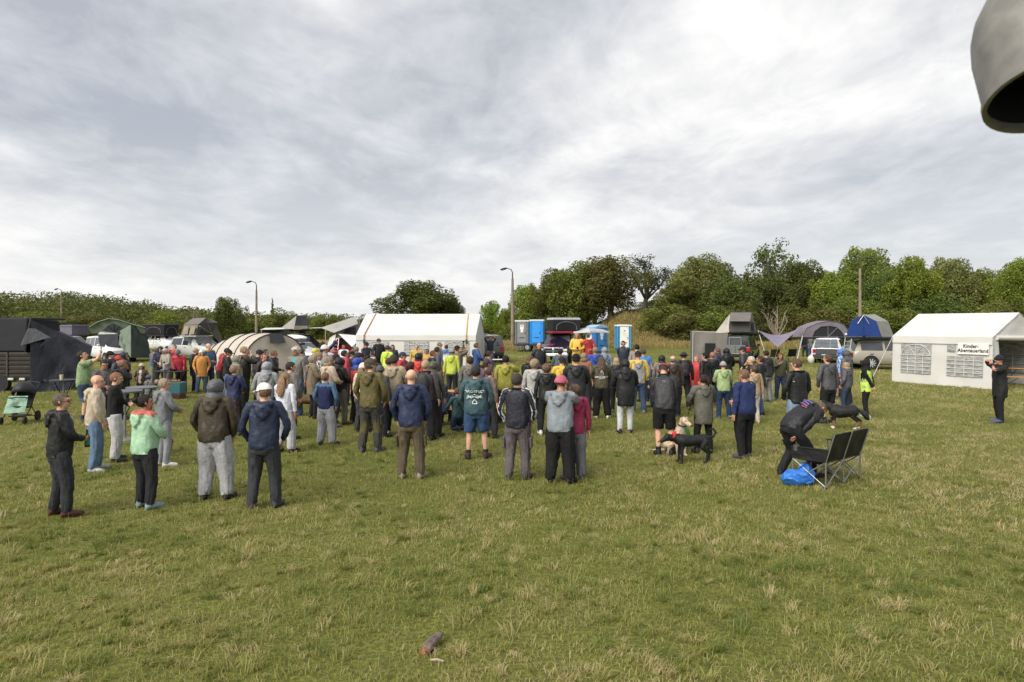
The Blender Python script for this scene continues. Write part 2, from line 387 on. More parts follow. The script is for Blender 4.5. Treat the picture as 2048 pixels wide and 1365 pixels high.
proto('bush1', 82, 'bush', ('yellow', 'mid', 'dark', 'olive'), 13000, 0.165)
proto('bush2', 97, 'bush', ('yellow', 'mid', 'dark', 'olive'), 13000, 0.165)
proto('conifer', 101, 'conifer', ('dark',), 2600, 0.22, 0.3)
proto('dead', 113, 'dead', (), 0, 0)
def tree(u, d, vtop, wpx, key, leaf, label, name='tree', group=None, zoff=0.0, cat='tree'):
    x = gx(u, d); z0 = float(gz(x, d)); h = gzv(vtop, d)-z0; wd = wpx/FPX*d
    o = empty(name, (x, d, z0-0.02), rng.uniform(0, 6.28), label, cat, group)
    sx = wd/6.2; o.scale = (sx, sx, h/9.6)
    wm, ml = PROTO[key]; link('trunk', wm, o)
    if ml:
        c = link('crown', ml, o); c.material_slots[0].link = 'OBJECT'; c.material_slots[0].material = LM[leaf]
    return o
TG = 'trees on the bank behind the camp'
RT = [
 (1062, 92, 574, 105, 'dense1', 'bright', 'light green round tree right of the street lamp by the grey toilet cabin'),
 (1108, 86, 546, 120, 'dense2', 'mid', 'green domed tree directly above the blue trailer toilet cabin'),
 (1160, 82, 530, 140, 'dense1', 'mid', 'broad green tree above the dark pickup and its hard roof tent'),
 (1222, 80, 518, 150, 'broad1', 'olive', 'brownish olive tree with forked pale trunk beside the dry grass mound'),
 (1290, 88, 510, 130, 'loose1', 'loose', 'thin dark-leaved tree with sky showing through above the dry mound'),
 (1352, 78, 566, 100, 'dense2', 'mid', 'green shrubby tree on the right flank of the dry grass mound'),
 (1405, 80, 514, 130, 'dense1', 'olive', 'tall grey-green tree left of the loose topped tree behind the grey annex'),
 (1455, 76, 560, 120, 'dense2', 'dark', 'dark green tree right behind the clamshell roof tent'),
 (1545, 86, 478, 145, 'loose2', 'dark', 'tallest airy tree with gaps in its crown behind the camp chairs'),
 (1540, 80, 562, 130, 'dense2', 'dark', 'dark dense tree under the tallest airy tree'),
 (1612, 84, 528, 110, 'dense1', 'dark', 'dark rounded tree behind the grey arched roof tent'),
 (1668, 78, 552, 110, 'dense2', 'bright', 'light green tree left of the right-hand street lamp'),
 (1738, 84, 500, 140, 'broad1', 'mid', 'tall green tree behind the right-hand street lamp'),
 (1775, 78, 548, 110, 'dense1', 'dark', 'dark green tree behind the blue roof tent'),
 (1832, 74, 524, 125, 'broad2', 'bright', 'bright green leafy tree left of centre behind the white party tent'),
 (1905, 80, 520, 120, 'broad1', 'olive', 'dull olive tree behind the middle of the white party tent'),
 (1962, 82, 546, 110, 'dense2', 'mid', 'lower green tree behind the right half of the white party tent'),
 (2030, 76, 524, 115, 'dense1', 'bright', 'bright green tree at the right edge of the picture'),
 (2125, 78, 520, 130, 'dense2', 'mid', 'green tree just beyond the right edge of the picture'),
]
for a in RT: tree(a[0], a[1], a[2], a[3]*0.84, a[4], a[5], a[6], 'broadleaf_tree', TG)
RT2 = [(1135, 96, 545, 90, 'dense1', 'dark', 'dark green tree filling the gap above the dark pickup'), (1190, 95, 534, 90, 'broad2', 'mid', 'green tree half hidden behind the brownish olive tree'), (1318, 96, 600, 90, 'dense2', 'dark', 'low dark tree behind the crest of the dry mound'), (1375, 95, 540, 90, 'dense1', 'mid', 'green tree peeking out left of the tall grey-green tree'),
 (1438, 94, 528, 90, 'broad1', 'dark', 'dark tree between the grey-green tree and the tallest airy tree'), (1500, 92, 552, 90, 'dense2', 'mid', 'green tree left of the tallest airy tree'), (1590, 95, 536, 90, 'broad2', 'dark', 'dark tree right below the tallest airy crown'), (1640, 94, 548, 90, 'dense1', 'mid', 'green tree behind the gap left of the right-hand lamp'), (1700, 96, 530, 90, 'dense2', 'dark', 'dark tree just left of the right-hand street lamp pole'),
 (1800, 95, 538, 90, 'dense1', 'mid', 'green tree behind the bright green leafy tree'), (1870, 94, 545, 90, 'dense2', 'dark', 'dark tree between the bright green and dull olive trees'), (1940, 96, 552, 90, 'broad1', 'mid', 'green tree right of the dull olive tree'), (1998, 95, 548, 90, 'dense1', 'dark', 'dark tree left of the bright green tree at the right edge'), (2070, 95, 535, 90, 'dense2', 'mid', 'green tree behind the bright tree at the right edge')]
for a in RT2: tree(*a, 'broadleaf_tree', TG)
SH = [(1050, 74, 640, 70), (1100, 70, 640, 60), (1330, 72, 596, 95), (1378, 70, 622, 90), (1425, 70, 610, 90), (1480, 71, 606, 90), (1512, 70, 630, 70), (1585, 72, 612, 80),
      (1640, 71, 600, 90), (1700, 71, 596, 100), (1765, 70, 604, 100), (1880, 70, 590, 110), (1945, 71, 596, 100), (1990, 70, 604, 90), (2050, 71, 596, 100)]
SHL = ['green shrub behind the grey toilet cabin on the trailer', 'shrub behind the hard shell tent of the dark pickup', 'dense shrub spilling over the right edge of the dry grass mound', 'dark shrub left of the grey annex', 'shrub standing behind the grey annex wall', 'olive shrub behind the clamshell roof tent', 'shrub between the clamshell roof tent and the dead tree', 'dark shrub just right of the leafless dead tree', 'shrub left behind the grey arched roof tent', 'olive shrub between the arched and the blue roof tent', 'shrub directly behind the blue roof tent', 'dark shrub behind the left half of the party tent roof', 'shrub behind the middle of the party tent roof', 'olive shrub behind the right half of the party tent roof', 'shrub beyond the right end of the party tent']
for k, (u, d, v, wp) in enumerate(SH):
    tree(u, d, v, wp, ('bush1', 'bush2')[k % 2], ('mid', 'dark', 'mid', 'olive', 'mid')[k % 5], SHL[k], 'shrub', 'shrubs at the foot of the bank', cat='shrub')
tree(1552, 66, 600, 60, 'dead', None, 'leafless pale dead tree behind the two camp chairs', 'dead_tree')
tree(842, 92, 570, 165, 'broad2', 'dark', 'broad dark green tree rising behind the white marquee ridge', 'broadleaf_tree')
tree(905, 96, 608, 60, 'dense1', 'olive', 'small olive tree at the right end of the marquee ridge', 'broadleaf_tree')
tree(985, 84, 606, 50, 'dense2', 'yellow' if False else 'bright', 'slim light green sapling left of the middle street lamp', 'broadleaf_tree')
tree(1010, 80, 620, 44, 'dense1', 'bright', 'small light green sapling at the foot of the middle street lamp', 'broadleaf_tree')
tree(948, 92, 628, 60, 'bush1', 'mid', 'green bush right of the white marquee', 'bush', cat='shrub')
tree(970, 78, 650, 60, 'bush2', 'yellow', 'yellowish bush beside the teal awning', 'bush', cat='shrub')
tree(458, 84, 598, 62, 'broad1', 'dark', 'rounded dark green tree between the taupe roof tent and street lamp', 'broadleaf_tree')
tree(545, 105, 598, 26, 'conifer', 'dark', 'slim dark conifer right of the left-hand street lamp', 'conifer_tree')
tree(388, 120, 606, 18, 'dead', None, 'thin bare treetop above the hedge left of the round tree', 'dead_tree')
BL = [(-30, 96, 632, 110), (60, 100, 626, 80), (90, 92, 628, 50), (120, 96, 626, 60), (180, 98, 628, 80), (240, 96, 636, 80), (270, 94, 640, 80), (330, 100, 622, 90), (345, 92, 640, 80), (395, 96, 630, 90), (430, 90, 634, 70), (490, 96, 626, 70),
      (520, 100, 622, 70), (560, 98, 618, 60), (585, 102, 628, 50), (610, 104, 632, 50), (640, 100, 632, 50), (668, 100, 628, 44), (700, 104, 632, 50), (735, 104, 630, 60), (780, 100, 622, 50)]
BLL = ['yellowish bush at the far left edge behind the black roof tent', 'green bush behind the black annex ridge', 'small yellow bush left of the far street lamp', 'green bush right below the far street lamp', 'olive bush left behind the green arched tent', 'yellow bush behind the peak of the green arched tent', 'green bush behind the right side of the green annex', 'taller yellowish bush behind the white pickup', 'green bush behind the black box roof tent', 'olive bush behind the taupe roof tent', 'yellowish bush left of the rounded dark tree', 'green bush right of the rounded dark tree', 'yellowish bush right of the left street lamp', 'green bush beneath the slim conifer', 'olive bush left behind the peaked dark roof tent', 'yellow bush right of the peaked dark roof tent', 'green bush above the awning of the black pickup', 'yellowish bush left of the pale roof tent', 'green bush behind the pale roof tent canopy', 'olive bush at the left end of the marquee ridge', 'yellowish bush left of the broad tree behind the marquee']
for k, (u, d, v, wp) in enumerate(BL):
    tree(u, d, v, wp, ('bush1', 'bush2', 'bush1')[k % 3], ('yellow', 'mid', 'yellow', 'mid', 'olive')[k % 5], BLL[k], 'bush', 'bushes beyond the left-hand tents', cat='shrub')
# far wood on the rise at the left
def far_wood():
    rs = np.random.RandomState(3); lobes = []
    us = [-420, 0, 60, 160, 200, 250, 300, 330, 370, 430, 520, 720]; vsx = [588, 585, 590, 585, 592, 602, 607, 612, 616, 625, 632, 634]
    for k in range(620):
        u = rs.uniform(-420, 700); d = rs.uniform(125, 215); x = gx(u, d); ztop = gzv(np.interp(u, us, vsx)+rs.uniform(-5, 10), d)-float(gz(x, d))
        s = rs.uniform(2.2, 4.4); fr = (215-d)/90
        z = float(gz(x, d))+max(1.0, ztop*(1-0.45*fr*rs.rand())-s*0.8); lobes.append((x, d, z, s, s, s*rs.uniform(.7, 1.0)))
    V, F, T = leaves(lobes, 95000, 0.30, 77, 0.8, 0.55)
    return tag(link('far_wood', leaf_mesh('far_wood', V, F, T, LM['dark'])), 'wooded green hill behind the tents at the left', kind='stuff')
far_wood()
# ================================================================== grass
def blade_mat(name, stops, trans=0.35):
    m = bpy.data.materials.new(name); m.use_nodes = True; t = m.node_tree; t.nodes.clear()
    at = N(t, 'ShaderNodeAttribute', attribute_name='tint').outputs['Fac']
    c = ramp(t, at, stops)
    d = N(t, 'ShaderNodeBsdfPrincipled'); L(t, c, d.inputs['Base Color']); d.inputs['Roughness'].default_value = 0.55; d.inputs['Specular IOR Level'].default_value = 0.3
    tr = N(t, 'ShaderNodeBsdfTranslucent'); L(t, c, tr.inputs[0])
    mx = N(t, 'ShaderNodeMixShader'); mx.inputs[0].default_value = trans; L(t, d.outputs[0], mx.inputs[1]); L(t, tr.outputs[0], mx.inputs[2])
    o = N(t, 'ShaderNodeOutputMaterial'); L(t, mx.outputs[0], o.inputs[0]); return m
GRASS = blade_mat('grass_blade', [(0.0, (0.165, 0.210, 0.050)), (0.30, (0.280, 0.300, 0.078)), (0.55, (0.390, 0.365, 0.128)), (0.78, (0.48, 0.41, 0.195)), (1.0, (0.58, 0.49, 0.29))], 0.42)
DRY = blade_mat('dry_blade', [(0.0, (0.16, 0.17, 0.05)), (0.4, (0.34, 0.27, 0.10)), (1.0, (0.50, 0.39, 0.18))])
def scatter(y0, y1, dens, rs, wide=0.82, pad=1.2):
    n = int((wide*(y1*y1-y0*y0)+2*pad*(y1-y0))*dens)
    y = np.sqrt(rs.rand(n)*(y1*y1-y0*y0)+y0*y0); x = (rs.rand(n)*2-1)*(wide*y+pad); return x, y
def blades(x, y, h, wid, tint, rs, seg2, z=None, lean=0.75, ang=None):
    n = len(x); a = rs.rand(n)*2*PI if ang is None else ang; ln = h*lean*(0.25+rs.rand(n)); dx, dy = np.cos(a), np.sin(a)
    b = rs.rand(n)*2*PI; wx, wy = np.cos(b)*wid*0.5, np.sin(b)*wid*0.5
    z = np.zeros(n) if z is None else z; zero = z-0.005
    p0 = np.stack([x-wx, y-wy, zero], 1); p1 = np.stack([x+wx, y+wy, zero], 1)
    if seg2:
        m = 0.55; mx_, my_ = x+dx*ln*0.38, y+dy*ln*0.38
        p2 = np.stack([mx_+wx*0.8, my_+wy*0.8, z+h*0.72], 1); p3 = np.stack([mx_-wx*0.8, my_-wy*0.8, z+h*0.72], 1)
        p4 = np.stack([x+dx*ln, y+dy*ln, z+h*(0.95-0.35*rs.rand(n))], 1)
        V = np.stack([p0, p1, p2, p3, p4], 1).reshape(-1, 3); i = np.arange(n)*5
        F = np.concatenate([np.stack([i, i+1, i+2], 1), np.stack([i, i+2, i+3], 1), np.stack([i+3, i+2, i+4], 1)])
        return V, F, np.repeat(tint, 5)
    p2 = np.stack([x+dx*ln, y+dy*ln, z+h], 1)
    V = np.stack([p0, p1, p2], 1).reshape(-1, 3)
    return V, np.arange(n*3).reshape(n, 3), np.repeat(tint, 3)
def join(parts):
    Vs, Fs, Ts, o = [], [], [], 0
    for V, F, T in parts: Vs.append(V); Fs.append(F+o); Ts.append(T); o += len(V)
    return np.concatenate(Vs), np.concatenate(Fs), np.concatenate(Ts)
def make_grass():
    rs = np.random.RandomState(9); parts = []
    def dryness(x, y): return 0.40*vnoise(x+7, y+3, 1.1)+0.35*vnoise(x+50, y+9, 3.6)+0.25*vnoise(x+21, y+60, 9.0)
    # low sward
    for (y0, y1, dens, h0, w0, s2) in ((3.6, 8.2, 1500, 0.038, 0.0066, True), (5.8, 13.5, 800, 0.042, 0.0085, True), (9.5, 27, 430, 0.050, 0.012, False), (19, 62, 130, 0.070, 0.028, False)):
        x, y = scatter(y0, y1, dens, rs); tuft = vnoise(x, y, 0.14)*0.6+vnoise(x+31, y, 0.4)*0.4
        keep = rs.rand(len(x)) < np.clip(-0.15+1.8*tuft, 0, 1)*sst(y0-0.01, y0+(y1-y0)*0.3 if y0 > 4 else 3.61, y)*(1-sst(y0+(y1-y0)*0.62, y1, y)); x, y, tuft = x[keep], y[keep], tuft[keep]
        h = h0*(0.35+1.3*tuft)*(0.7+0.6*rs.rand(len(x))); tint = np.clip(0.42+1.25*(dryness(x, y)-0.48)+0.5*(vnoise(x+90, y+40, 0.3)-0.5)+rs.normal(size=len(x))*0.18, 0, 1)
        parts.append(blades(x, y, h, np.full(len(x), w0)*(0.7+0.6*rs.rand(len(x))), tint, rs, s2, gz(x, y), 1.3))
    # tussocks: bunches of longer blades combed over to one side
    for (y0, y1, dens, nb, h0, w0) in ((3.6, 9.5, 32, 34, 0.088, 0.0072), (7.5, 17, 18, 22, 0.09, 0.010), (14, 36, 7, 14, 0.10, 0.016)):
        cx, cy = scatter(y0, y1, dens, rs); f = sst(y0-0.01, y0+(y1-y0)*0.25 if y0 > 4 else 3.61, cy)*(1-sst(y0+(y1-y0)*0.6, y1, cy)); k = rs.rand(len(cx)) < f*(0.15+1.3*vnoise(cx+5, cy+77, 0.55)); cx, cy = cx[k], cy[k]; m = len(cx)
        rep = lambda v: np.repeat(v, nb)
        rad = 0.025+0.06*rs.rand(m); hs = 0.45+0.95*rs.rand(m)**1.5; ct = np.clip(0.37+1.1*(dryness(cx, cy)-0.48)+rs.normal(size=m)*0.24, 0, 0.9); ct = np.where(rs.rand(m) < 0.09, 0.66+0.2*rs.rand(m), ct); ca = vnoise(cx+13, cy+31, 0.8)*9
        n = m*nb; a = rs.rand(n)*2*PI; rr = rep(rad)*np.sqrt(rs.rand(n)); x, y = rep(cx)+rr*np.cos(a), rep(cy)+rr*np.sin(a)
        h = h0*rep(hs)*(0.5+0.6*rs.rand(n)); parts.append(blades(x, y, h, np.full(n, w0)*(0.7+0.6*rs.rand(n)), np.clip(rep(ct)+rs.normal(size=n)*0.09, 0, 1), rs, y0 < 8, gz(x, y), 1.5, np.where(rs.rand(n) < 0.6, rep(ca)+rs.normal(size=n)*0.6, a)))
    # thin seed stalks standing over the turf
    x, y = scatter(3.6, 14, 26, rs); parts.append(blades(x, y, 0.10+0.08*rs.rand(len(x)), np.full(len(x), 0.003), 0.75+0.25*rs.rand(len(x)), rs, True, None, 0.5))
    V, F, T = join(parts)
    tag(link('grass', leaf_mesh('grass', V, F, T, GRASS)), 'short green and straw-coloured grass blades covering the meadow', kind='stuff')
    # tall dry grass along the wood edge and over the mound
    parts = []
    for (u0, u1, d0, d1, n, h0) in ((925, 1420, 62, 72, 12000, 0.62), (1185, 1330, 66, 86, 12000, 0.7), (1480, 1680, 60, 72, 6000, 0.6), (1330, 1640, 66, 74, 6000, 0.7), (600, 730, 66, 92, 6000, 0.7), (925, 1050, 58, 80, 4000, 0.5), (-100, 420, 72, 90, 5000, 0.6)):
        u = rs.uniform(u0, u1, n); d = rs.uniform(d0, d1, n); x = (u-1024)/FPX*d
        c = vnoise(x, d, 1.6)*0.6+vnoise(x+20, d, 0.5)*0.4; k = rs.rand(n) < 0.15+1.3*c; x, d, c = x[k], d[k], c[k]
        parts.append(blades(x, d, h0*(0.4+0.9*c)*(0.7+0.6*rs.rand(len(x))), np.full(len(x), 0.05), np.clip(rs.rand(len(x))*0.7+0.5*(c-0.3), 0, 1), rs, True, gz(x, d), 0.5))
    V, F, T = join(parts)
    tag(link('dry_grass', leaf_mesh('dry_grass', V, F, T, DRY)), 'tall straw-coloured grass along the edge of the wood', kind='stuff')
make_grass()
# ================================================================== vehicles
def wheel(parent, x, y, r, w_, rim='b5b8bb', spokes=9):
    sgn = 1 if x > 0 else -1
    t = MB().lathe([(r*0.62, -w_/2), (r*0.93, -w_/2), (r, -w_*0.3), (r, w_*0.3), (r*0.93, w_/2), (r*0.62, w_/2)], (x, y, r), 24, 'X').build('wheel', RUBBER, parent, True, auto=40)
    m = MB(); m.lathe([(r*0.60, -w_*0.42), (r*0.64, w_*0.46*1), (r*0.60, w_*0.47)], (x, y, r), 20, 'X')
    for k in range(spokes):
        a = 2*PI*k/spokes
        m.box((x+sgn*w_*0.48, y+math.cos(a)*r*0.34, r+math.sin(a)*r*0.34), (0.03, r*0.62, r*0.13), Matrix.Rotation(a, 3, 'X'))
    m.lathe([(r*0.14, -0.03), (r*0.12, 0.03)], (x+sgn*w_*0.5, y, r), 12, 'X')
    m.build('rim', metal(rim, 0.35), t)
    return t
def loft_body(st, nx=5):
    """stations (y, zbot, zbelt, ztop, wbelt, wtop) -> closed ring loft"""
    m = MB(); rings = []
    for (y, zb, ze, zt, wb, wt) in st:
        hp = [(0.0, zb), (wb*0.86, zb), (wb*0.97, zb+0.10), (wb, zb+(ze-zb)*0.5), (wb*0.985, ze-0.05), (wb*0.95, ze)]
        if zt > ze+0.02: hp += [(wt+(wb*0.95-wt)*0.12, zt-0.10), (wt*0.93, zt-0.025), (wt*0.6, zt), (0.0, zt+0.012)]
        else: hp += [(wb*0.90, zt+0.005), (wb*0.8, zt+0.012), (wb*0.5, zt+0.02), (0.0, zt+0.025)]
        ring = [Vector((x, y, z)) for x, z in hp]+[Vector((-x, y, z)) for x, z in hp[-2:0:-1]]
        rings.append(ring)
    m.rings(rings); return m
def car(name, loc, yaw, st, colour, label, wheels=(0.36, 0.24, 1.35, -1.35), rim='b5b8bb', group=None, cat='car', plate=True, lower=None, spokes=9, roofrack=False, grille='sedan', rearglass=True, tail='8c1210'):
    o = empty(name, loc, -R(yaw), label, cat, group)
    loft_body(st).build('body', paint(colour), o, True, auto=50)
    W = max(s[4] for s in st); r, ww, yf, yr = wheels
    for sx in (-1, 1):
        for y in (yf, yr):
            MB().lathe([(r*1.16, -0.05), (r*1.16, 0.012), (r*1.04, 0.016), (r*1.04, 0.0)] if sx > 0 else [(r*1.16, 0.05), (r*1.16, -0.012), (r*1.04, -0.016), (r*1.04, 0.0)], (sx*W*1.0, y, r), 22, 'X').build('wheel_arch', plastic('17181a'), o, True, auto=40)
            wheel(o, sx*(W-ww*0.38), y, r, ww, rim, spokes)
    # side glass between belt and roof, one pane per greenhouse bay
    gs = [s for s in st if s[3] > s[2]+0.3]
    def sp(s, f, off=0.008): # point on glass line at fraction f between belt and roof
        ze, zt, wb, wt = s[2], s[3], s[4], s[5]; z = ze+0.03+(zt-0.13-ze-0.03)*f
        q = (z-ze)/(zt-0.10-ze); xw = wb*0.95+((wt+(wb*0.95-wt)*0.12)-wb*0.95)*q
        return xw+off, z
    for sx in (-1, 1):
        for a, b in zip(gs[:-1], gs[1:]):
            L0 = b[1-1]-a[0]
            if L0 < 0.25: continue
            n = max(1, round(L0/1.0))
            for k in range(n):
                f0, f1 = (k+0.05)/n, (k+0.95)/n; q = []
                for f, hh in ((f0, 0), (f1, 0), (f1, 1), (f0, 1)):
                    s = tuple(a[i]*(1-f)+b[i]*f for i in range(6)); x_, z_ = sp(s, hh); q.append((sx*x_, s[0], z_))
                q2 = [(p[0]-sx*0.012, p[1], p[2]) for p in q]
                MB().hexa(q+q2 if sx < 0 else q[::-1]+q2[::-1]).build('side_window', GLASS, o)
    # windscreen and rear glass: sloping spans between bonnet/boot and roof
    i0 = st.index(gs[0]); i1 = st.index(gs[-1])
    for (lo, hi, nm) in ((st[i0-1] if i0 > 0 else None, gs[0], 'rear_window'), (st[i1+1] if i1+1 < len(st) else None, gs[-1], 'windscreen')):
        if lo is None or (nm == 'rear_window' and not rearglass): continue
        sg = 1 if lo[0] > hi[0] else -1
        A0 = Vector((0, lo[0], lo[2] if lo[3] <= lo[2]+0.3 else lo[2])); B0 = Vector((0, hi[0], hi[3])); dv = (B0-A0); nr = Vector((0, sg*abs(dv.z), abs(dv.y))).normalized()*0.016
        a_, b_ = A0+dv*0.08+nr, A0+dv*0.90+nr; wa, wb_ = lo[4]*0.84, hi[5]*0.92
        q = [(-wa, a_.y, a_.z), (wa, a_.y, a_.z), (wb_, b_.y, b_.z), (-wb_, b_.y, b_.z)]; q2 = [tuple(Vector(p)-nr*1.2) for p in q]
        MB().hexa(q2+q).build(nm, GLASS, o)
    yF, yR = st[-1][0], st[0][0]; zF = st[-1][2]; zR = st[0][2]; wF, wR = st[-1][4], st[0][4]
    for sx in (-1, 1):
        MB().box((sx*wF*0.78, yF-0.03, zF-0.14), (wF*0.36, 0.10, 0.15)).build('headlight', mat('headlight', (0.6, 0.62, 0.64), 0.12, coat=0.8), o, bevel=0.03)
        MB().box((sx*wR*0.82, yR+0.02, zR-0.12), (wR*0.28, 0.09, 0.26)).build('tail_light', mat('tail_light', tail, 0.2, coat=0.8), o, bevel=0.02)
        mr = MB(); mr.ell((sx*(W+0.12), gs[-1][0]+0.02 if len(gs) else 0.5, st[i1][2]+0.10), (0.11, 0.06, 0.09), 10, 6); mr.build('wing_mirror', paint(colour), o, True)
        for yy in (gs[0][0]+(gs[-1][0]-gs[0][0])*0.25, gs[0][0]+(gs[-1][0]-gs[0][0])*0.72):
            MB().box((sx*(W*0.995), yy, st[i1][2]-0.13), (0.03, 0.18, 0.03)).build('door_handle', plastic('2a2b2d'), o)
    MB().box((0, yF+0.015, zF-0.30), (wF*1.2, 0.06, 0.22)).build('grille', plastic('141517'), o, bevel=0.02)
    MB().box((0, yF-0.02, st[-1][1]+0.10), (wF*1.9, 0.16, 0.2)).build('front_bumper', plastic('232427') if lower is None else plastic(lower), o, bevel=0.05)
    MB().box((0, yR+0.02, st[0][1]+0.12), (wR*1.9, 0.14, 0.24)).build('rear_bumper', plastic('232427') if lower is None else plastic(lower), o, bevel=0.05)
    if plate:
        for y, s in ((yF+0.075, 1), (yR-0.062, -1)): MB().box((0, y, st[0][1]+0.24), (0.52, 0.012, 0.11)).build('number_plate', plastic('d8d8d2'), o)
    if roofrack:
        for sx in (-1, 1): MB().tube([(sx*gs[0][5]*0.8, gs[0][0]+0.1, gs[0][3]+0.05), (sx*gs[-1][5]*0.8, gs[-1][0]-0.1, gs[-1][3]+0.05)], 0.02, 6).build('roof_rail', metal('8c8f92'), o)
    return o
SUV = [(-2.3, 0.38, 0.95, 0.97, 0.84, 0.7), (-2.25, 0.34, 1.02, 1.06, 0.90, 0.72), (-1.95, 0.30, 1.06, 1.66, 0.93, 0.66), (-0.7, 0.26, 1.05, 1.72, 0.95, 0.70), (0.35, 0.26, 1.03, 1.68, 0.95, 0.69), (1.05, 0.28, 1.02, 1.03, 0.95, 0.8), (1.9, 0.30, 0.94, 0.95, 0.91, 0.75), (2.25, 0.38, 0.82, 0.83, 0.82, 0.7)]
def scale_st(st, sl=1, sw=1, sh=1): return [(y*sl, zb, ze*sh, zt*sh, wb*sw, wt*sw) for (y, zb, ze, zt, wb, wt) in st]
BOXY = [(-2.3, 0.5, 1.10, 1.12, 0.90, 0.8), (-2.28, 0.46, 1.12, 1.82, 0.94, 0.76), (-0.8, 0.42, 1.10, 1.90, 0.95, 0.78), (0.45, 0.42, 1.10, 1.86, 0.95, 0.77), (0.95, 0.42, 1.10, 1.12, 0.95, 0.85), (2.1, 0.46, 1.04, 1.06, 0.92, 0.8), (2.3, 0.5, 0.95, 0.97, 0.86, 0.75)]
PICKUP = [(-2.9, 0.55, 1.22, 1.24, 0.96, 0.9), (-0.75, 0.50, 1.24, 1.26, 0.99, 0.9), (-0.62, 0.50, 1.25, 1.88, 0.99, 0.76), (0.1, 0.50, 1.25, 1.94, 1.0, 0.78), (0.75, 0.50, 1.24, 1.90, 1.0, 0.77), (1.45, 0.52, 1.23, 1.25, 1.0, 0.9), (2.5, 0.55, 1.16, 1.18, 0.97, 0.85), (2.85, 0.6, 1.05, 1.07, 0.92, 0.8)]
VAN = [(-2.1, 0.4, 1.05, 1.06, 0.85, 0.8), (-2.05, 0.36, 1.08, 1.74, 0.90, 0.74), (-0.5, 0.30, 1.08, 1.82, 0.92, 0.76), (0.65, 0.30, 1.07, 1.76, 0.92, 0.73), (1.35, 0.32, 1.05, 1.07, 0.91, 0.8), (2.0, 0.36, 0.92, 0.94, 0.87, 0.72), (2.2, 0.42, 0.80, 0.82, 0.80, 0.7)]
# ---- street lamps
CONC = mat('concrete_pole', (0.24, 0.19, 0.145), 0.9, var=0.3, vscale=1.2, bump=0.4, bscale=12)
def street_lamp(u, d, vtop, side, label, r0=0.15):
    x = gx(u, d); z0 = float(gz(x, d)); H = gzv(vtop, d)-z0
    o = empty('street_lamp', (x, d, z0), 0, label, 'street lamp', 'street lamps around the field')
    MB().tube([(0, 0, -0.2), (0, 0, H*0.45), (0, 0, H-0.95)], [r0, r0*0.83, r0*0.62], 14).build('pole', CONC, o, True)
    MB().tube([(0, 0, H-0.97), (0, 0, H-0.4), (side*0.12, 0, H-0.12), (side*0.45, 0, H-0.02), (side*0.62, 0, H-0.05)], [0.06, 0.05, 0.04, 0.036, 0.034], 8).build('arm', metal('54524e', 0.7), o, True)
    hd = MB(); hd.ell((side*0.80, 0, H-0.06), (0.34, 0.16, 0.10), 14, 8, rot=Matrix.Rotation(R(14*side), 3, 'Y')); hd.build('lamp_head', metal('3b3b3a', 0.6), o, True)
    MB().ell((side*0.82, 0, H-0.13), (0.24, 0.12, 0.06), 12, 6, rot=Matrix.Rotation(R(14*side), 3, 'Y')).build('lamp_glass', plastic('a6a79f'), o, True)
street_lamp(1025, 62, 537, -1, 'tall concrete street lamp left of the grey toilet trailer', 0.17)
street_lamp(513, 72, 563, -1, 'concrete street lamp rising behind the beige tunnel tent')
street_lamp(123, 105, 578, -1, 'thin far street lamp in front of the wooded hill')
street_lamp(1720, 60, 516, 1, 'brown concrete street lamp rising behind the blue roof tent', 0.16)
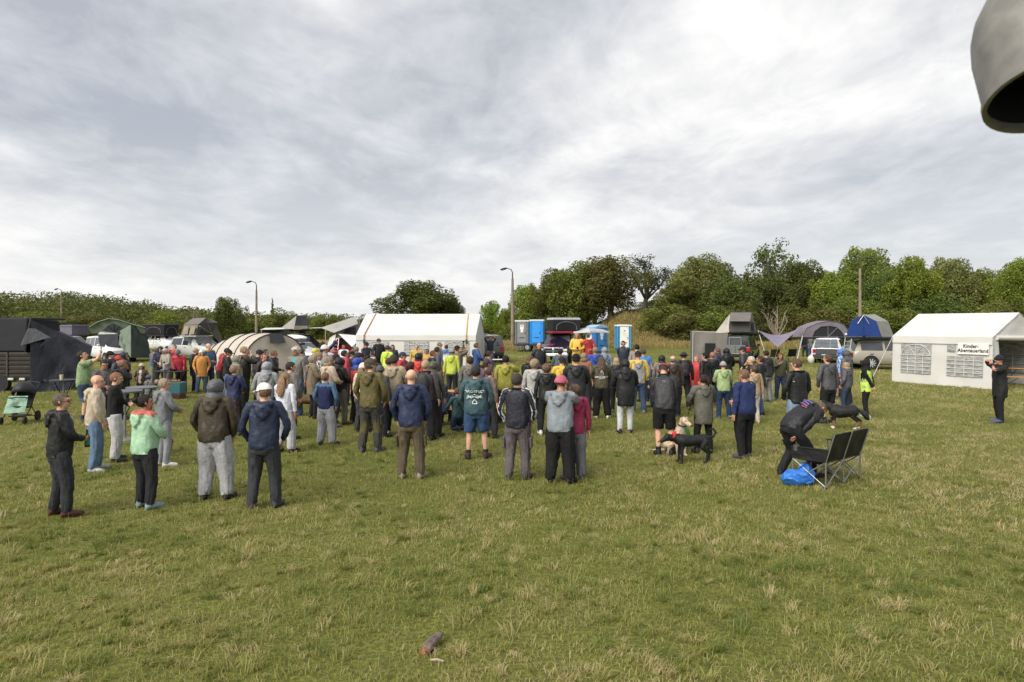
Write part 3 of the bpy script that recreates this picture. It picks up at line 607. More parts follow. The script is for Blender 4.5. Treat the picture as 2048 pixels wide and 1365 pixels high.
# ---- mobile toilets
def toilet(name, loc, yaw, c_body, c_door, c_corner, label, h=2.3, w_=1.15, parent=None, arch=0.0, sign=True, roofc=None):
    o = parent or empty(name, loc, -R(yaw), label, 'toilet')
    ox, oy, oz = (0, 0, 0) if parent is None else loc
    body = MB().box((ox, oy, oz+h*0.46+0.06), (w_, w_, h*0.92)).build('cabin_wall' , plastic(c_body), o, bevel=0.03)
    for k in range(5):
        MB().box((ox+w_/2+0.008, oy-w_*0.36+k*w_*0.18, oz+h*0.46), (0.02, 0.07, h*0.78)).build('wall_rib', plastic(c_body), body, bevel=0.006)
    dr = MB().box((ox, oy-w_/2-0.015, oz+h*0.45+0.08), (w_*0.64, 0.04, h*0.82)).build('door', plastic(c_door), o, bevel=0.015)
    MB().box((ox+w_*0.24, oy-w_/2-0.05, oz+h*0.46), (0.04, 0.04, 0.16)).build('handle', plastic('1c1c1e'), dr)
    for k in range(4): MB().box((ox, oy-w_/2-0.04, oz+h*0.26+k*0.0+0.02*k), (w_*0.4, 0.012, 0.008)).build('vent_slot', plastic('222326'), dr)
    if sign:
        MB().box((ox, oy-w_/2-0.042, oz+h*0.70), (0.3, 0.012, 0.38)).build('notice', plastic('dfe0de'), dr)
        MB().lathe([(0.05, -0.004), (0.05, 0.004)], (ox, oy-w_/2-0.052, oz+h*0.74), 12, 'Y').build('symbol', plastic('26282c'), dr)
        MB().box((ox, oy-w_/2-0.042, oz+h*0.55), (0.2, 0.012, 0.26)).build('notice', plastic('e6e6e2'), dr)
    for sx in (-1, 1):
        for sy in (-1, 1): MB().tube([(ox+sx*w_*0.47, oy+sy*w_*0.47, oz+0.04), (ox+sx*w_*0.47, oy+sy*w_*0.47, oz+h*0.94)], 0.085, 10).build('corner_post', plastic(c_corner), o, True, auto=40)
    rf = MB(); n = 8; rings = []
    for sy in (-1, 1):
        rings.append([Vector((ox+(k/n-0.5)*w_*1.1, oy+sy*w_*0.56, oz+h*0.93+(0.10 if arch == 0 else 0.06)+arch*math.sin(PI*k/n))) for k in range(n+1)]+[Vector((ox+w_*0.55, oy+sy*w_*0.56, oz+h*0.91)), Vector((ox-w_*0.55, oy+sy*w_*0.56, oz+h*0.91))])
    rf.rings(rings); rf.build('roof', plastic(roofc or 'd9dcdf'), o, bevel=0.02)
    MB().box((ox, oy, oz+0.05), (w_*1.06, w_*1.06, 0.1)).build('base', plastic('3a3c40'), o)
    return o
p = gp(1246, 60); toilet('portable_toilet', p, -2, '3f7fae', 'e9e9e4', '4689b4', 'white fronted portable toilet with blue corners on the bank at the right', 2.25, 1.2, roofc='e6e7e4', arch=0.05)
p = gp(1194, 56); toilet('portable_toilet', p, -32, '2f6ea8', '3c7cb4', '2b669e', 'blue portable toilet with arched roof behind the awning', 2.25, 1.15, arch=0.16, roofc='8fb2cf')
# toilet trailer with two cabins
p = gp(1060, 58); tr = empty('toilet_trailer', p, -R(8), 'wheeled trailer carrying a grey and a bright blue toilet cabin', 'trailer')
MB().box((0, 0, 0.52), (2.5, 1.35, 0.14)).build('chassis', metal('3d3f42', 0.6), tr, bevel=0.02)
toilet('', (-0.62, 0, 0.58), 0, '77787a', '848587', '6c6d70', '', 2.1, 1.1, parent=tr, roofc='cfd2d4')
toilet('', (0.62, 0, 0.58), 0, '2a8ae0', '3594e6', '2582d6', '', 2.15, 1.1, parent=tr, sign=False, roofc='cfd6dc')
for sx in (-0.15,):
    for y in (-0.72, 0.72): MB().lathe([(0.2, -0.08), (0.33, -0.08), (0.34, 0.08), (0.2, 0.08)], (sx, y, 0.34), 20, 'Y').build('wheel', RUBBER, tr, True, auto=40); MB().lathe([(0.19, -0.09), (0.2, 0.09)], (sx, y, 0.34), 14, 'Y').build('rim', metal('a8aaac'), tr)
st_ = MB()
for k in range(2): st_.box((-0.75, -0.82-0.25*k, 0.42-0.2*k), (0.7, 0.26, 0.03))
for sx in (-1.08, -0.42): st_.box((sx, -0.95, 0.22), (0.04, 0.04, 0.45)); st_.box((sx, -0.72, 0.27), (0.04, 0.04, 0.5))
st_.build('steps', metal('8e9092'), tr)
MB().tube([(1.25, 0, 0.5), (1.9, 0, 0.48)], 0.05, 8).build('drawbar', metal('3d3f42'), tr)
# ---- roof tent pieces
def rt_base(o, w_, l, z, c='202124', th=0.12): MB().box((0, 0, z+th/2), (w_, l, th)).build('base_tray', plastic(c), o, bevel=0.03)
def ladder(o, A, B, wd=0.4, c='b7b9ba', steps=7, dirv=Vector((1, 0, 0))):
    A, B = Vector(A), Vector(B); ld = MB()
    for s in (-.5, .5): ld.tube([A+dirv*wd*s, B+dirv*wd*s], 0.022, 6)
    for k in range(1, steps): q = A.lerp(B, k/steps); ld.tube([q-dirv*wd*.5, q+dirv*wd*.5], 0.018, 6)
    ld.build('ladder', metal(c, 0.4), o)
def prism(o, name, prof, x0, x1, m, wr=0.0, seed=0, along='X'):
    """cloth skin: profile (y,z) swept along x as folded sheets plus end walls"""
    n = len(prof)
    for i in range(n-1):
        (ya, za), (yb, zb) = prof[i], prof[i+1]
        MB().sheet((x0, ya, za), (x1, ya, za), (x1, yb, zb), (x0, yb, zb), 8, 4, 0.01, wr, seed+i).build(name, m, o, True)
    for x, s in ((x0, 1), (x1, -1)):
        vs_ = [(x, y, z) for y, z in prof]; v2 = [(x+s*0.01, y, z) for y, z in prof]; k = len(vs_)
        MB().add(vs_+v2, [tuple(range(k)) if s < 0 else tuple(range(k-1, -1, -1)), tuple(range(2*k-1, k-1, -1)) if s < 0 else tuple(range(k, 2*k))]+[(i, i+1, k+i+1, k+i) for i in range(k-1)]).build('end_wall', m, o)
def panel(o, name, P, m, off=(0, 0, 0), th=0.012):
    P = [Vector(p)+Vector(off) for p in P]; n = (P[1]-P[0]).cross(P[2]-P[0]).normalized()
    k = len(P); MB().add(P+[p-n*th for p in P], [tuple(range(k)), tuple(range(2*k-1, k-1, -1))]+[(i, k+i, k+(i+1) % k, (i+1) % k) for i in range(k)]).build(name, m, o)
def pole(o, A, B, r=0.016, c='b4b6b7', name='pole'): MB().tube([A, B], r, 7).build(name, metal(c, 0.4), o)
# ================================================================== left trailer tent
d0 = 26.0
o = empty('box_trailer', gp(10, d0), 0, 'dark box trailer with ribbed sides under the black roof tent at the left edge', 'trailer')
X = lambda u, d=d0: gx(u, d)-gx(10, d0)
MB().box(((X(-70)+X(68))/2, 1.1, 0.98), (X(68)-X(-70), 2.1, 1.05)).build('box_body', mat('trailer_panel', '2b2620', 0.5, var=0.25, vscale=3), o, bevel=0.03)
for k in range(6):
    for (a, b) in ((-66, 12), (15, 65)): MB().box(((X(a)+X(b))/2, 0.045, 0.58+k*0.165), (X(b)-X(a), 0.03, 0.11)).build('side_panel', mat('trailer_panel', '2b2620', 0.5, var=0.25, vscale=3), o, bevel=0.012)
MB().box((X(13.5), 0.03, 0.98), (0.06, 0.05, 1.05)).build('corner_post', metal('55524c', 0.5), o)
MB().box((X(0), 0.9, 0.40), (X(75)-X(-70), 1.7, 0.10)).build('chassis', metal('4a4d50', 0.5), o)
MB().tube([(X(40), 0.6, 0.42), (X(78), 0.2, 0.42), (X(92), 0.0, 0.42)], 0.05, 8).build('drawbar', metal('6a6e70', 0.5), o)
MB().lathe([(0.2, -0.09), (0.31, -0.09), (0.32, 0.09), (0.2, 0.09)], (X(2), 0.05, 0.32), 20, 'Y').build('wheel', RUBBER, o, True, auto=40)
MB().tube([(X(71), 0.0, 0.4), (X(71), 0.0, 0.75)], 0.02, 8).build('brake_lever', metal('77797b'), o)
MB().ell((X(71), 0.0, 0.80), (0.05, 0.05, 0.06), 10, 6).build('lever_knob', plastic('b81d22'), o, True)
for u in (-2, 22, 45): MB().box((X(u), -0.01, 0.48), (0.22, 0.05, 0.09)).build('marker_light', plastic('c9c6bd'), o, bevel=0.02)
BLK = mat('annex_cloth', '26282f', 0.6, var=0.2, vscale=2, bump=1.0, bscale=2.2, stretch=(2.4, 1, 0.8)); BLK2 = mat('annex_cloth', '2f313a', 0.55, var=0.2, vscale=2, bump=1.0, bscale=2.0, stretch=(2.6, 1, 0.7)); [m_.node_tree.nodes['Bump'].inputs.__getitem__('Distance').__setattr__('default_value', 0.12) for m_ in (BLK, BLK2)]
t = empty('roof_tent', (gx(10, d0), d0, 1.52), 0, 'large black roof tent with a sloping annex on the box trailer at the left', 'tent')
MB().hexa([(X(-75), 0, 0), (X(52), 0, 0), (X(52), 2.0, 0), (X(-75), 2.0, 0), (X(-75), 0.15, 1.30), (X(50), 0.15, 1.30), (X(50), 2.0, 1.2), (X(-75), 2.0, 1.2)]).build('tent_shell', canvas('25262b'), t, bevel=0.06)
MB().tube([(X(52), -0.02, 0.0), (X(56), -0.02, 0.55), (X(60), 0.05, 1.26), (X(60), 2.0, 1.26)], 0.05, 8).build('hinge_frame', plastic('101013'), t, True)
G = lambda u, v, d: pt(u, v, d)-Vector((gx(10, d0), d0, 1.52))
MB().sheet(G(60, 786, 25.6), G(143, 778, 26.6), G(186, 694, 28.0), G(62, 640, 26.0), 30, 22, 0.0, 0.13, 4).build('annex_wall', BLK2, t, True)
MB().sheet(G(62, 640, 26.02), G(186, 694, 28.02), G(182, 690, 31.0), G(62, 636, 28.4), 14, 8, 0.06, 0.06, 6).build('annex_roof', BLK, t, True)
MB().sheet(G(143, 778, 26.65), G(170, 758, 30.5), G(182, 690, 31.0), G(186, 694, 28.0), 10, 10, 0.0, 0.08, 9).build('annex_end_wall', BLK2, t, True)
MB().sheet(G(40, 692, 25.5), G(101, 675, 25.2), G(70, 657, 25.9), G(56, 657, 25.9), 8, 5, 0.0, 0.03, 12).build('window_flap', BLK, t, True)
MB().sheet(G(44, 690, 25.98), G(92, 684, 25.9), G(74, 662, 25.95), G(56, 662, 25.95), 4, 4, 0, 0.01, 13).build('window', canvas('0d0e10'), t, True)
pole(t, G(100, 675, 25.22), G(80, 694, 25.8), 0.012)
# ================================================================== left background cars and tents
car('silver_car', gp(140, 52), 105, scale_st(SUV, 0.95), 'a9adb3', 'silver car half hidden behind the black annex at the left')
def hard_box(u, d, v0, v1, w_, l, yaw, cshell, cwall, label, flare=1.06, arch=True, base_c=None):
    z0, z1 = gzv(v1, d), gzv(v0, d); x = gx(u, d)
    o = empty('roof_tent', (x, d, z0), -R(yaw), label, 'tent'); h = z1-z0
    MB().box((0, 0, 0.07), (w_, l, 0.14)).build('base_shell', plastic(base_c or cshell), o, bevel=0.04)
    f = flare; MB().hexa([(-w_*.47, -l*.47, 0.14), (w_*.47, -l*.47, 0.14), (w_*.47, l*.47, 0.14), (-w_*.47, l*.47, 0.14), (-w_*.47*f, -l*.47*f, h-0.16), (w_*.47*f, -l*.47*f, h-0.16), (w_*.47*f, l*.47*f, h-0.16), (-w_*.47*f, l*.47*f, h-0.16)]).build('fabric_wall', canvas(cwall), o)
    MB().box((0, 0, h-0.08), (w_*f, l*f, 0.16), taper=0.93).build('lid_shell', plastic(cshell), o, bevel=0.05)
    for s, (ax, ww) in ((-1, ('y', w_)), (1, ('x', l))):
        P = []
        for k in range(9):
            a = PI*k/8; P.append((-math.cos(a)*ww*0.34, 0.14+h*0.08+(h-0.5)*(0.35+0.65*math.sin(a))))
        P = [(P[0][0], 0.22)]+P+[(P[-1][0], 0.22)]
        if arch:
            off = l*.47*((1+f)/2)+0.012 if ax == 'y' else w_*.47*((1+f)/2)+0.012
            Q = [((a, -off, b) if ax == 'y' else (off, a, b)) for a, b in P]
            panel(o, 'window', Q, canvas('17181b')); 
            MB().tube([(q[0]*1.0, q[1]-0.015 if ax == 'y' else q[1], q[2]) if ax == 'y' else (q[0]+0.015, q[1], q[2]) for q in Q], 0.022, 5).build('window_trim', canvas('6e6c6b'), o)
    return o
car('silver_estate_car', gp(86, 58), 100, scale_st(SUV, 1.0, 1, 1.02), '8d9197', 'grey car under the dark box roof tent at the left')
hard_box(100, 57, 645, 672, 2.2, 1.5, 12, '1d1e21', '26272b', 'dark hard shell roof tent peeking over the black annex')
hard_box(150, 53, 650, 671, 1.3, 1.5, 20, '55525c', '6a6572', 'small lavender grey roof tent behind the black annex', arch=False)
# white van with the green tent
vp = gp(222, 47); car('white_van', vp, 128, VAN, 'e4e6e6', 'white small van below the green roof tent', (0.33, 0.2, 1.35, -1.4), cat='van')
t = empty('roof_tent', (vp.x, vp.y, 0), 0, 'green arched roof tent with a long annex on the white van', 'tent')
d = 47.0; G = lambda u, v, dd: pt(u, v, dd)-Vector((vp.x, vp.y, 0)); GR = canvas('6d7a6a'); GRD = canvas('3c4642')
MB().box((0.3, 0.0, 1.98), (2.5, 1.5, 0.12), rotz(R(-20))).build('base_tray', plastic('222428'), t, bevel=0.03)
top = [(178, 655), (196, 644), (217, 638), (236, 640), (262, 648), (291, 656)]
for k in range(5):
    (ua, va), (ub, vb) = top[k], top[k+1]; MB().sheet(G(ua, va, 46.2), G(ub, vb, 46.0), G(ub, vb-1, 49.2), G(ua, va-1, 49.2), 4, 4, 0.0, 0.02, k).build('roof_panel', GR, t, True)
wl = MB()
for k in range(5):
    (ua, va), (ub, vb) = top[k], top[k+1]; wl.sheet(G(ua+4 if k == 0 else ua, 667, 46.5), G(ub, 667, 46.5), G(ub, vb+1, 46.3), G(ua, va+1, 46.3), 4, 4, 0, 0.02, 20+k)
wl.build('front_wall', GR, t, True)
arc = [(G(204+46*k/10, 664-16*math.sin(PI*k/10), 46.12)) for k in range(11)]
panel(t, 'window', arc, canvas('2a2e33'))
for u in (215, 228, 241): pole(t, G(228, 664, 46.08), G(u, 652 if u != 228 else 649, 46.08), 0.012, '15171a')
MB().sheet(G(196, 669, 45.9), G(258, 668, 45.9), G(258, 664, 46.3), G(200, 664, 46.3), 6, 3, 0, 0.02, 33).build('awning_roll', canvas('a9aea8'), t, True)
MB().sheet(G(200, 693, 45.6), G(238, 694, 45.6), G(236, 670, 45.9), G(196, 670, 45.9), 8, 6, 0, 0.08, 35).build('tent_bag', canvas('2d3036'), t, True)
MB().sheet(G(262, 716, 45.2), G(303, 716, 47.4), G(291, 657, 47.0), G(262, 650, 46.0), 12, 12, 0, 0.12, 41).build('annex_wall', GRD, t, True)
MB().sheet(G(238, 690, 45.4), G(262, 716, 45.2), G(262, 650, 46.0), G(240, 662, 46.1), 10, 10, 0, 0.12, 43).build('annex_front', GR, t, True)
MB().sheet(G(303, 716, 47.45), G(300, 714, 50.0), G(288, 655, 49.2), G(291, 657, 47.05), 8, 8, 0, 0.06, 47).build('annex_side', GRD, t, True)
# white pickup with black hard tent
car('white_pickup', gp(328, 58), 115, PICKUP, 'e2e3e1', 'white pickup truck under the black box roof tent', (0.38, 0.26, 1.75, -1.75), cat='pickup truck')
b = hard_box(322, 57.5, 648, 673, 2.3, 1.5, 20, '1a1b1e', '232428', 'black box roof tent on the white pickup', flare=1.1)
ladder(b, (-0.2, -0.95, -0.9), (0.1, -0.85, -0.02), 0.45, 'e0e2e0', 4)
# silver SUV with taupe tent
sp_ = gp(398, 50); car('silver_suv', sp_, 118, SUV, 'c3c6c5', 'silver SUV with open tailgate shade under the taupe roof tent')
t = empty('roof_tent', (gx(398, 50), 50, 0), 0, 'taupe A-frame roof tent with side windows on the silver SUV', 'tent')
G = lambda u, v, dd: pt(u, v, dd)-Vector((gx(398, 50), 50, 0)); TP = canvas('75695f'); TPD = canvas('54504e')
MB().sheet(G(361, 672, 49.2), G(391, 672, 48.6), G(397, 649, 48.9), G(369, 649, 49.4), 6, 5, 0, 0.015, 1).build('end_wall', TP, t, True)
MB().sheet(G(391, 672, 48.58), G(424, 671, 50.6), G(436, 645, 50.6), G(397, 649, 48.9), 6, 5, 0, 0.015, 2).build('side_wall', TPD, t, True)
MB().sheet(G(369, 649, 49.4), G(397, 649, 48.85), G(413, 636, 49.2), G(386, 637, 50.4), 6, 5, 0, 0.015, 3).build('roof_panel', canvas('6c6866'), t, True)
MB().sheet(G(397, 649, 48.86), G(437, 645, 50.6), G(420, 638, 51), G(412, 636, 49.2), 6, 5, 0, 0.015, 4).build('roof_panel', canvas('5a5654'), t, True)
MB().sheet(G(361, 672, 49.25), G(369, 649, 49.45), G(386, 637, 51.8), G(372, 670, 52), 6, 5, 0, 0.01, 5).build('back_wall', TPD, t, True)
for (a, b_) in ((365, 375), (378, 388)): panel(t, 'window', [G(a, 669, 49.0-(a-361)*0.02), G(b_, 669, 48.9-(a-361)*0.02), G(b_+3, 653, 49.0-(a-361)*0.02), G(a+4, 653, 49.15-(a-361)*0.02)], canvas('8f8878'))
panel(t, 'window', [G(399, 669, 48.95), G(419, 669, 50.2), G(419, 652, 50.2), G(408, 652, 49.4)], canvas('34353a'))
for q in ((391, 672), (424, 671)): pass
pole(t, G(360, 673, 49.0), G(391, 673, 48.5), 0.04, 'cfcfcb', 'base_rail'); pole(t, G(391, 673, 48.5), G(425, 672, 50.6), 0.04, 'cfcfcb', 'base_rail')
pole(t, G(400, 653, 48.7), G(424, 668, 50.3), 0.018); pole(t, G(416, 650, 49.6), G(424, 668, 50.3), 0.018)
MB().sheet(G(426, 672, 50.7), G(452, 700, 53), G(440, 668, 53), G(432, 650, 51.2), 6, 6, 0, 0.05, 8).build('annex_wall', TPD, t, True)
MB().sheet(G(392, 686, 48.3), G(425, 690, 49.4), G(424, 674, 50.2), G(394, 674, 48.6), 8, 5, 0, 0.08, 9).build('tent_bag', canvas('5e6062'), t, True)
# ================================================================== beige tunnel tent
def tunnel_tent():
    base = gp(512, 36.5); yaw = R(-58)       # axis: local +x points right and towards the camera
    o = empty('tunnel_tent', base, R(-44), 'large beige tunnel tent with black poles behind the crowd', 'tent')
    B = canvas('b9afa3'); Lh, Wd, H = 4.4, 3.5, 2.12; secs = [(-3.1, .55), (-2.3, .86), (-1.2, .97), (0.0, 1.0), (1.0, 1.0), (2.2, 0.98)]
    def ring(x, s, n=18): return [Vector((x, -math.cos(PI*k/n)*Wd/2*(0.85+0.15*s), (math.sin(PI*k/n)**0.75)*H*s)) for k in range(n+1)]
    for i in range(len(secs)-1):
        m = MB(); a, b = secs[i], secs[i+1]; rr = []
        for f in (0, .33, .66, 1):
            x = a[0]+(b[0]-a[0])*f; s = a[1]+(b[1]-a[1])*f-0.03*math.sin(PI*f); rr.append(ring(x, s))
        m.rings(rr, False); m.build('tunnel_panel', B, o, True)
        MB().tube([p*1.004+Vector((0, 0, 0.01)) for p in ring(b[0], b[1])], 0.03, 6).build('tent_pole', plastic('1f1f22'), o, True)
    r1 = ring(2.2, 0.98); c0 = Vector((2.75, 0, 0.0)); m = MB(); r2 = [Vector((2.2+0.5*(1-abs(p.y)/1.75)**0.8*(1-p.z/2.3), p.y*0.98, p.z*0.5)) for p in r1]; m.rings([r1, r2, [Vector((q.x+0.06, q.y, 0)) for q in r2]], False); m.build('front_wall', B, o, True)
    r0 = ring(-3.1, .55); m = MB(); m.rings([r0, [Vector((-3.45, p.y*0.9, 0)) for p in r0]], False); m.build('back_wall', B, o, True)
    q = [Vector((2.2-0.02, -0.35, H*0.975)), Vector((2.2-0.02, 0.35, H*0.975)), Vector((2.43, 0.42, H*0.76)), Vector((2.43, -0.42, H*0.76))]
    MB().sheet(q[3]+Vector((.04, 0, 0)), q[2]+Vector((.04, 0, 0)), q[1]+Vector((.06, 0, .03)), q[0]+Vector((.06, 0, .03)), 5, 5, 0, 0.01, 3).build('vent_flap', canvas('3a3b40'), o, True)
    for i in (1, 2, 3):
        p_ = ring(secs[i][0], secs[i][1])[3]; pole(o, p_, Vector((p_.x-0.3, p_.y-1.1, 0.02)), 0.008, 'c9b35a', 'guy_line')
tunnel_tent()
# black pickup with awning + roof box car
bp_ = gp(592, 46); car('black_pickup', bp_, 60, PICKUP, '1c1d20', 'black pickup truck under the dark roof tent with white awning', (0.40, 0.27, 1.75, -1.75), cat='pickup truck')
t = empty('roof_tent', (bp_.x, 46, 0), 0, 'dark grey peaked roof tent on the black pickup', 'tent'); G = lambda u, v, dd: pt(u, v, dd)-Vector((bp_.x, 46, 0))
DG = canvas('3a3a3e'); LG = canvas('8c8883')
MB().sheet(G(588, 660, 44.9), G(617, 660, 45.6), G(613, 633, 46.0), G(593, 632, 45.4), 8, 6, 0, 0.03, 2).build('front_wall', DG, t, True)
MB().sheet(G(563, 656, 46.0), G(588, 660, 44.9), G(593, 632, 45.4), G(590, 634, 46.2), 8, 6, 0, 0.04, 3).build('side_panel', LG, t, True)
MB().sheet(G(590, 634, 46.2), G(593, 632, 45.4), G(613, 633, 46.0), G(611, 629, 47.2), 6, 4, -0.02, 0.03, 4).build('roof_panel', DG, t, True)
MB().sheet(G(617, 660, 45.6), G(619, 658, 48), G(611, 630, 47.2), G(613, 633, 46.0), 6, 6, 0, 0.02, 5).build('side_wall', DG, t, True)
MB().sheet(G(589, 660, 44.8), G(616, 660, 45.5), G(615, 652, 45.5), G(590, 652, 44.9), 6, 3, 0, 0.02, 6).build('valance', LG, t, True)
MB().box(G(590, 661.5, 46.2), (1.9, 1.4, 0.10)).build('base_tray', plastic('1b1c1f'), t, bevel=0.02)
t = empty('side_awning', (bp_.x, 46, 0), 0, 'white edged flat awning stretched beside the black pickup', 'awning')
MB().sheet(G(520, 660, 44.5), G(655, 656, 45.5), G(655, 655, 47.5), G(530, 656, 47), 10, 4, 0.03, 0.01, 8).build('canopy', canvas('c9c8c6'), t, True)
pole(t, G(651, 656, 45.5), Vector((gx(651, 45.5)-bp_.x, -0.5, 0.0)), 0.03, 'cfcfca'); pole(t, G(523, 660, 44.6), Vector((gx(523, 44.6)-bp_.x, -1.4, 0.0)), 0.03, 'cfcfca')
for u, v, d, c in ((556, 680, 46.8, '17181b'),): MB().sheet(G(522, 716, 45.2), G(580, 718, 44.6), G(580, 661, 44.8), G(524, 661, 45.2), 10, 8, 0, 0.05, 9).build('awning_wall', canvas(c), t, True)
c_ = car('silver_car', gp(598, 41), 112, scale_st(SUV, 0.95, 1, 0.9), 'c9ccd2', 'silver car with a white roof box beside the beige tunnel tent')
rb = empty('roof_box', (gx(586, 41), 41, 1.56), -R(112), 'white roof box on the silver car beside the tunnel tent', 'roof box')
MB().ell((0, 0, 0.2), (0.42, 0.95, 0.2), 16, 8, e=0.75).build('lid', plastic('d9dbde'), rb, True); MB().box((0, 0, 0.12), (0.8, 1.7, 0.05)).build('tray', plastic('3a3b3f'), rb)
for y in (-0.5, 0.5): MB().box((0, y, 0.04), (1.1, 0.06, 0.09)).build('crossbar', metal('77797b'), rb)
# pale roof tent left of the marquee
rc = gp(684, 45); car('red_car', rc, 175, scale_st(SUV, 1, 1, 0.98), '7d1a1c', 'dark red car under the pale roof tent left of the marquee')
t = empty('roof_tent', (rc.x, 45, 0), 0, 'pale grey roof tent with pointed canopy left of the marquee', 'tent'); G = lambda u, v, dd: pt(u, v, dd)-Vector((rc.x, 45, 0))
PG = canvas('a5a29e'); WH = canvas('d4d4d2')
MB().sheet(G(641, 656, 43.4), G(668, 666, 43.4), G(716, 648, 44.2), G(712, 633, 44.4), 8, 6, 0, 0.02, 2).build('canopy', PG, t, True)
MB().sheet(G(641, 656, 43.42), G(712, 633, 44.42), G(716, 634, 47), G(660, 650, 47), 8, 6, 0, 0.02, 3).build('roof_panel', canvas('b9b6b0'), t, True)
MB().sheet(G(672, 668, 44.2), G(720, 674, 44.4), G(720, 640, 44.6), G(700, 645, 44.3), 8, 6, 0, 0.02, 4).build('side_wall', canvas('807e80'), t, True)
panel(t, 'window', [G(686, 666, 44.05), G(712, 670, 44.2), G(712, 655, 44.2), G(694, 658, 44.05)], canvas('1f2023'))
MB().box(G(692, 672, 45), (1.6, 1.3, 0.1)).build('base_tray', plastic('202124'), t)
MB().sheet(G(677, 668, 43.4), G(704, 694, 42.9), G(722, 676, 43.4), G(720, 672, 44), 8, 6, 0, 0.02, 5).build('flap', WH, t, True)
MB().sheet(G(648, 712, 44.0), G(664, 716, 43.6), G(672, 668, 43.6), G(660, 676, 43.8), 6, 6, 0, 0.04, 6).build('side_flap', WH, t, True)
ladder(t, G(668, 716, 43.2), G(672, 672, 43.8), 0.4)
# car and teal awning right of the marquee
kp = gp(972, 47); car('grey_estate_car', kp, -10, scale_st(BOXY, 0.95), '4a4d50', 'dark grey car with open rear beside the right end of the marquee')
t = empty('teal_awning', (kp.x, 47, 0), 0, 'teal blue triangular awning at the right end of the marquee', 'awning'); G = lambda u, v, dd: pt(u, v, dd)-Vector((kp.x, 47, 0))
MB().sheet(G(952, 688, 43), G(987, 672, 46), G(962, 664, 46), G(950, 660, 44), 8, 6, 0.03, 0.03, 2).build('canopy', canvas('2d5a73'), t, True)
pole(t, G(987, 672, 46), Vector((gx(990, 46)-kp.x, -1.0, 0.0)), 0.018); pole(t, G(953, 688, 43), Vector((gx(953, 43)-kp.x, -4.0, 0.0)), 0.018)
panel(t, 'pennant', [G(963, 666, 45.9), G(972, 668, 45.9), G(967, 676, 45.9)], canvas('c8402f')); panel(t, 'pennant', [G(974, 668, 45.9), G(982, 670, 45.9), G(977, 678, 45.9)], canvas('e0a23a'))
# ================================================================== dark pickup with hard roof tent and batwing awning
pp = gp(1122, 47); PK = '1d1b2c'
o = car('dark_pickup', pp, 194, scale_st(PICKUP, 1.0, 1.02, 1.0), PK, 'dark purple pickup truck with chrome grille facing the crowd', (0.42, 0.28, 1.8, -1.75), cat='pickup truck', plate=False, lower='b9bbbd')
yF = 2.85
g = MB(); g.box((0, yF+0.045, 0.86), (1.30, 0.05, 0.42)); gr = g.build('chrome_grille', CHROME, o, bevel=0.06, seg=3)
for sx in (-1, 1):
    for zz_ in (0.77, 0.95): MB().box((sx*0.31, yF+0.078, zz_), (0.54, 0.03, 0.145)).build('grille_mesh', plastic('1a1b1d'), gr, bevel=0.03)
MB().ell((0, yF+0.09, 0.93), (0.09, 0.03, 0.08), 12, 6).build('emblem', CHROME, gr, True)
MB().box((0, yF+0.08, 0.60), (1.96, 0.16, 0.22)).build('chrome_bumper', CHROME, o, bevel=0.06, seg=3)
MB().box((0.1, yF+0.17, 0.60), (0.52, 0.012, 0.11)).build('front_plate', plastic('e3e3de'), o)
for x0, x1 in ((0.12, 0.30), (0.36, 0.54)):   # bonnet stripes
    q = [(x0, 1.52, 1.275), (x1, 1.52, 1.275), (x1, 2.5, 1.21), (x0, 2.5, 1.21)]
    panel(o, 'bonnet_stripe', q, paint('b7406f'), (0, 0, 0.006), 0.008)
for y in (0.4, -0.2): MB().box((0, y, 1.99), (1.3, 0.06, 0.06)).build('crossbar', metal('55575a'), o)
hard_box(1127, 46.6, 636, 667, 2.05, 1.55, -12, '9fa2a8', '1f2024', 'black hard shell roof tent with pale lid on the dark pickup', flare=1.0, base_c='8f2238')
t = empty('batwing_awning', (gx(1180, 46.5), 46.5, 0), 0, 'pale fan shaped awning spreading right from the dark pickup', 'awning'); G = lambda u, v, dd: pt(u, v, dd)-Vector((gx(1180, 46.5), 46.5, 0))
AW = canvas('b9bcc1')
MB().sheet(G(1147, 664, 46.0), G(1180, 662.5, 44.2), G(1176, 655, 47), G(1152, 660, 47.5), 6, 5, 0, 0.01, 1).build('canopy_panel', AW, t, True)
MB().sheet(G(1180, 662.5, 44.2), G(1219, 664, 45.4), G(1205, 659, 47.4), G(1176, 655, 47), 6, 5, 0.02, 0.01, 2).build('canopy_panel', canvas('a8acb3'), t, True)
MB().sheet(G(1147, 667, 45.9), G(1180, 665.5, 44.15), G(1180, 662.5, 44.15), G(1147, 664, 45.95), 6, 2, 0, 0.01, 3).build('valance', canvas('c7c9cc'), t, True)
MB().sheet(G(1180, 665.5, 44.15), G(1219, 666, 45.4), G(1219, 664, 45.4), G(1180, 662.5, 44.15), 6, 2, 0, 0.01, 4).build('valance', canvas('dcdddf'), t, True)
MB().tube([G(1146, 664, 46.4), G(1152, 660, 47.5)], 0.09, 8).build('hinge_bag', canvas('1b1c1f'), t, True)
pole(t, G(1218, 665, 45.4), Vector((gx(1218, 45.4)-gx(1180, 46.5), -1.1, float(gz(gx(1218, 45.4), 45.4)))), 0.02)
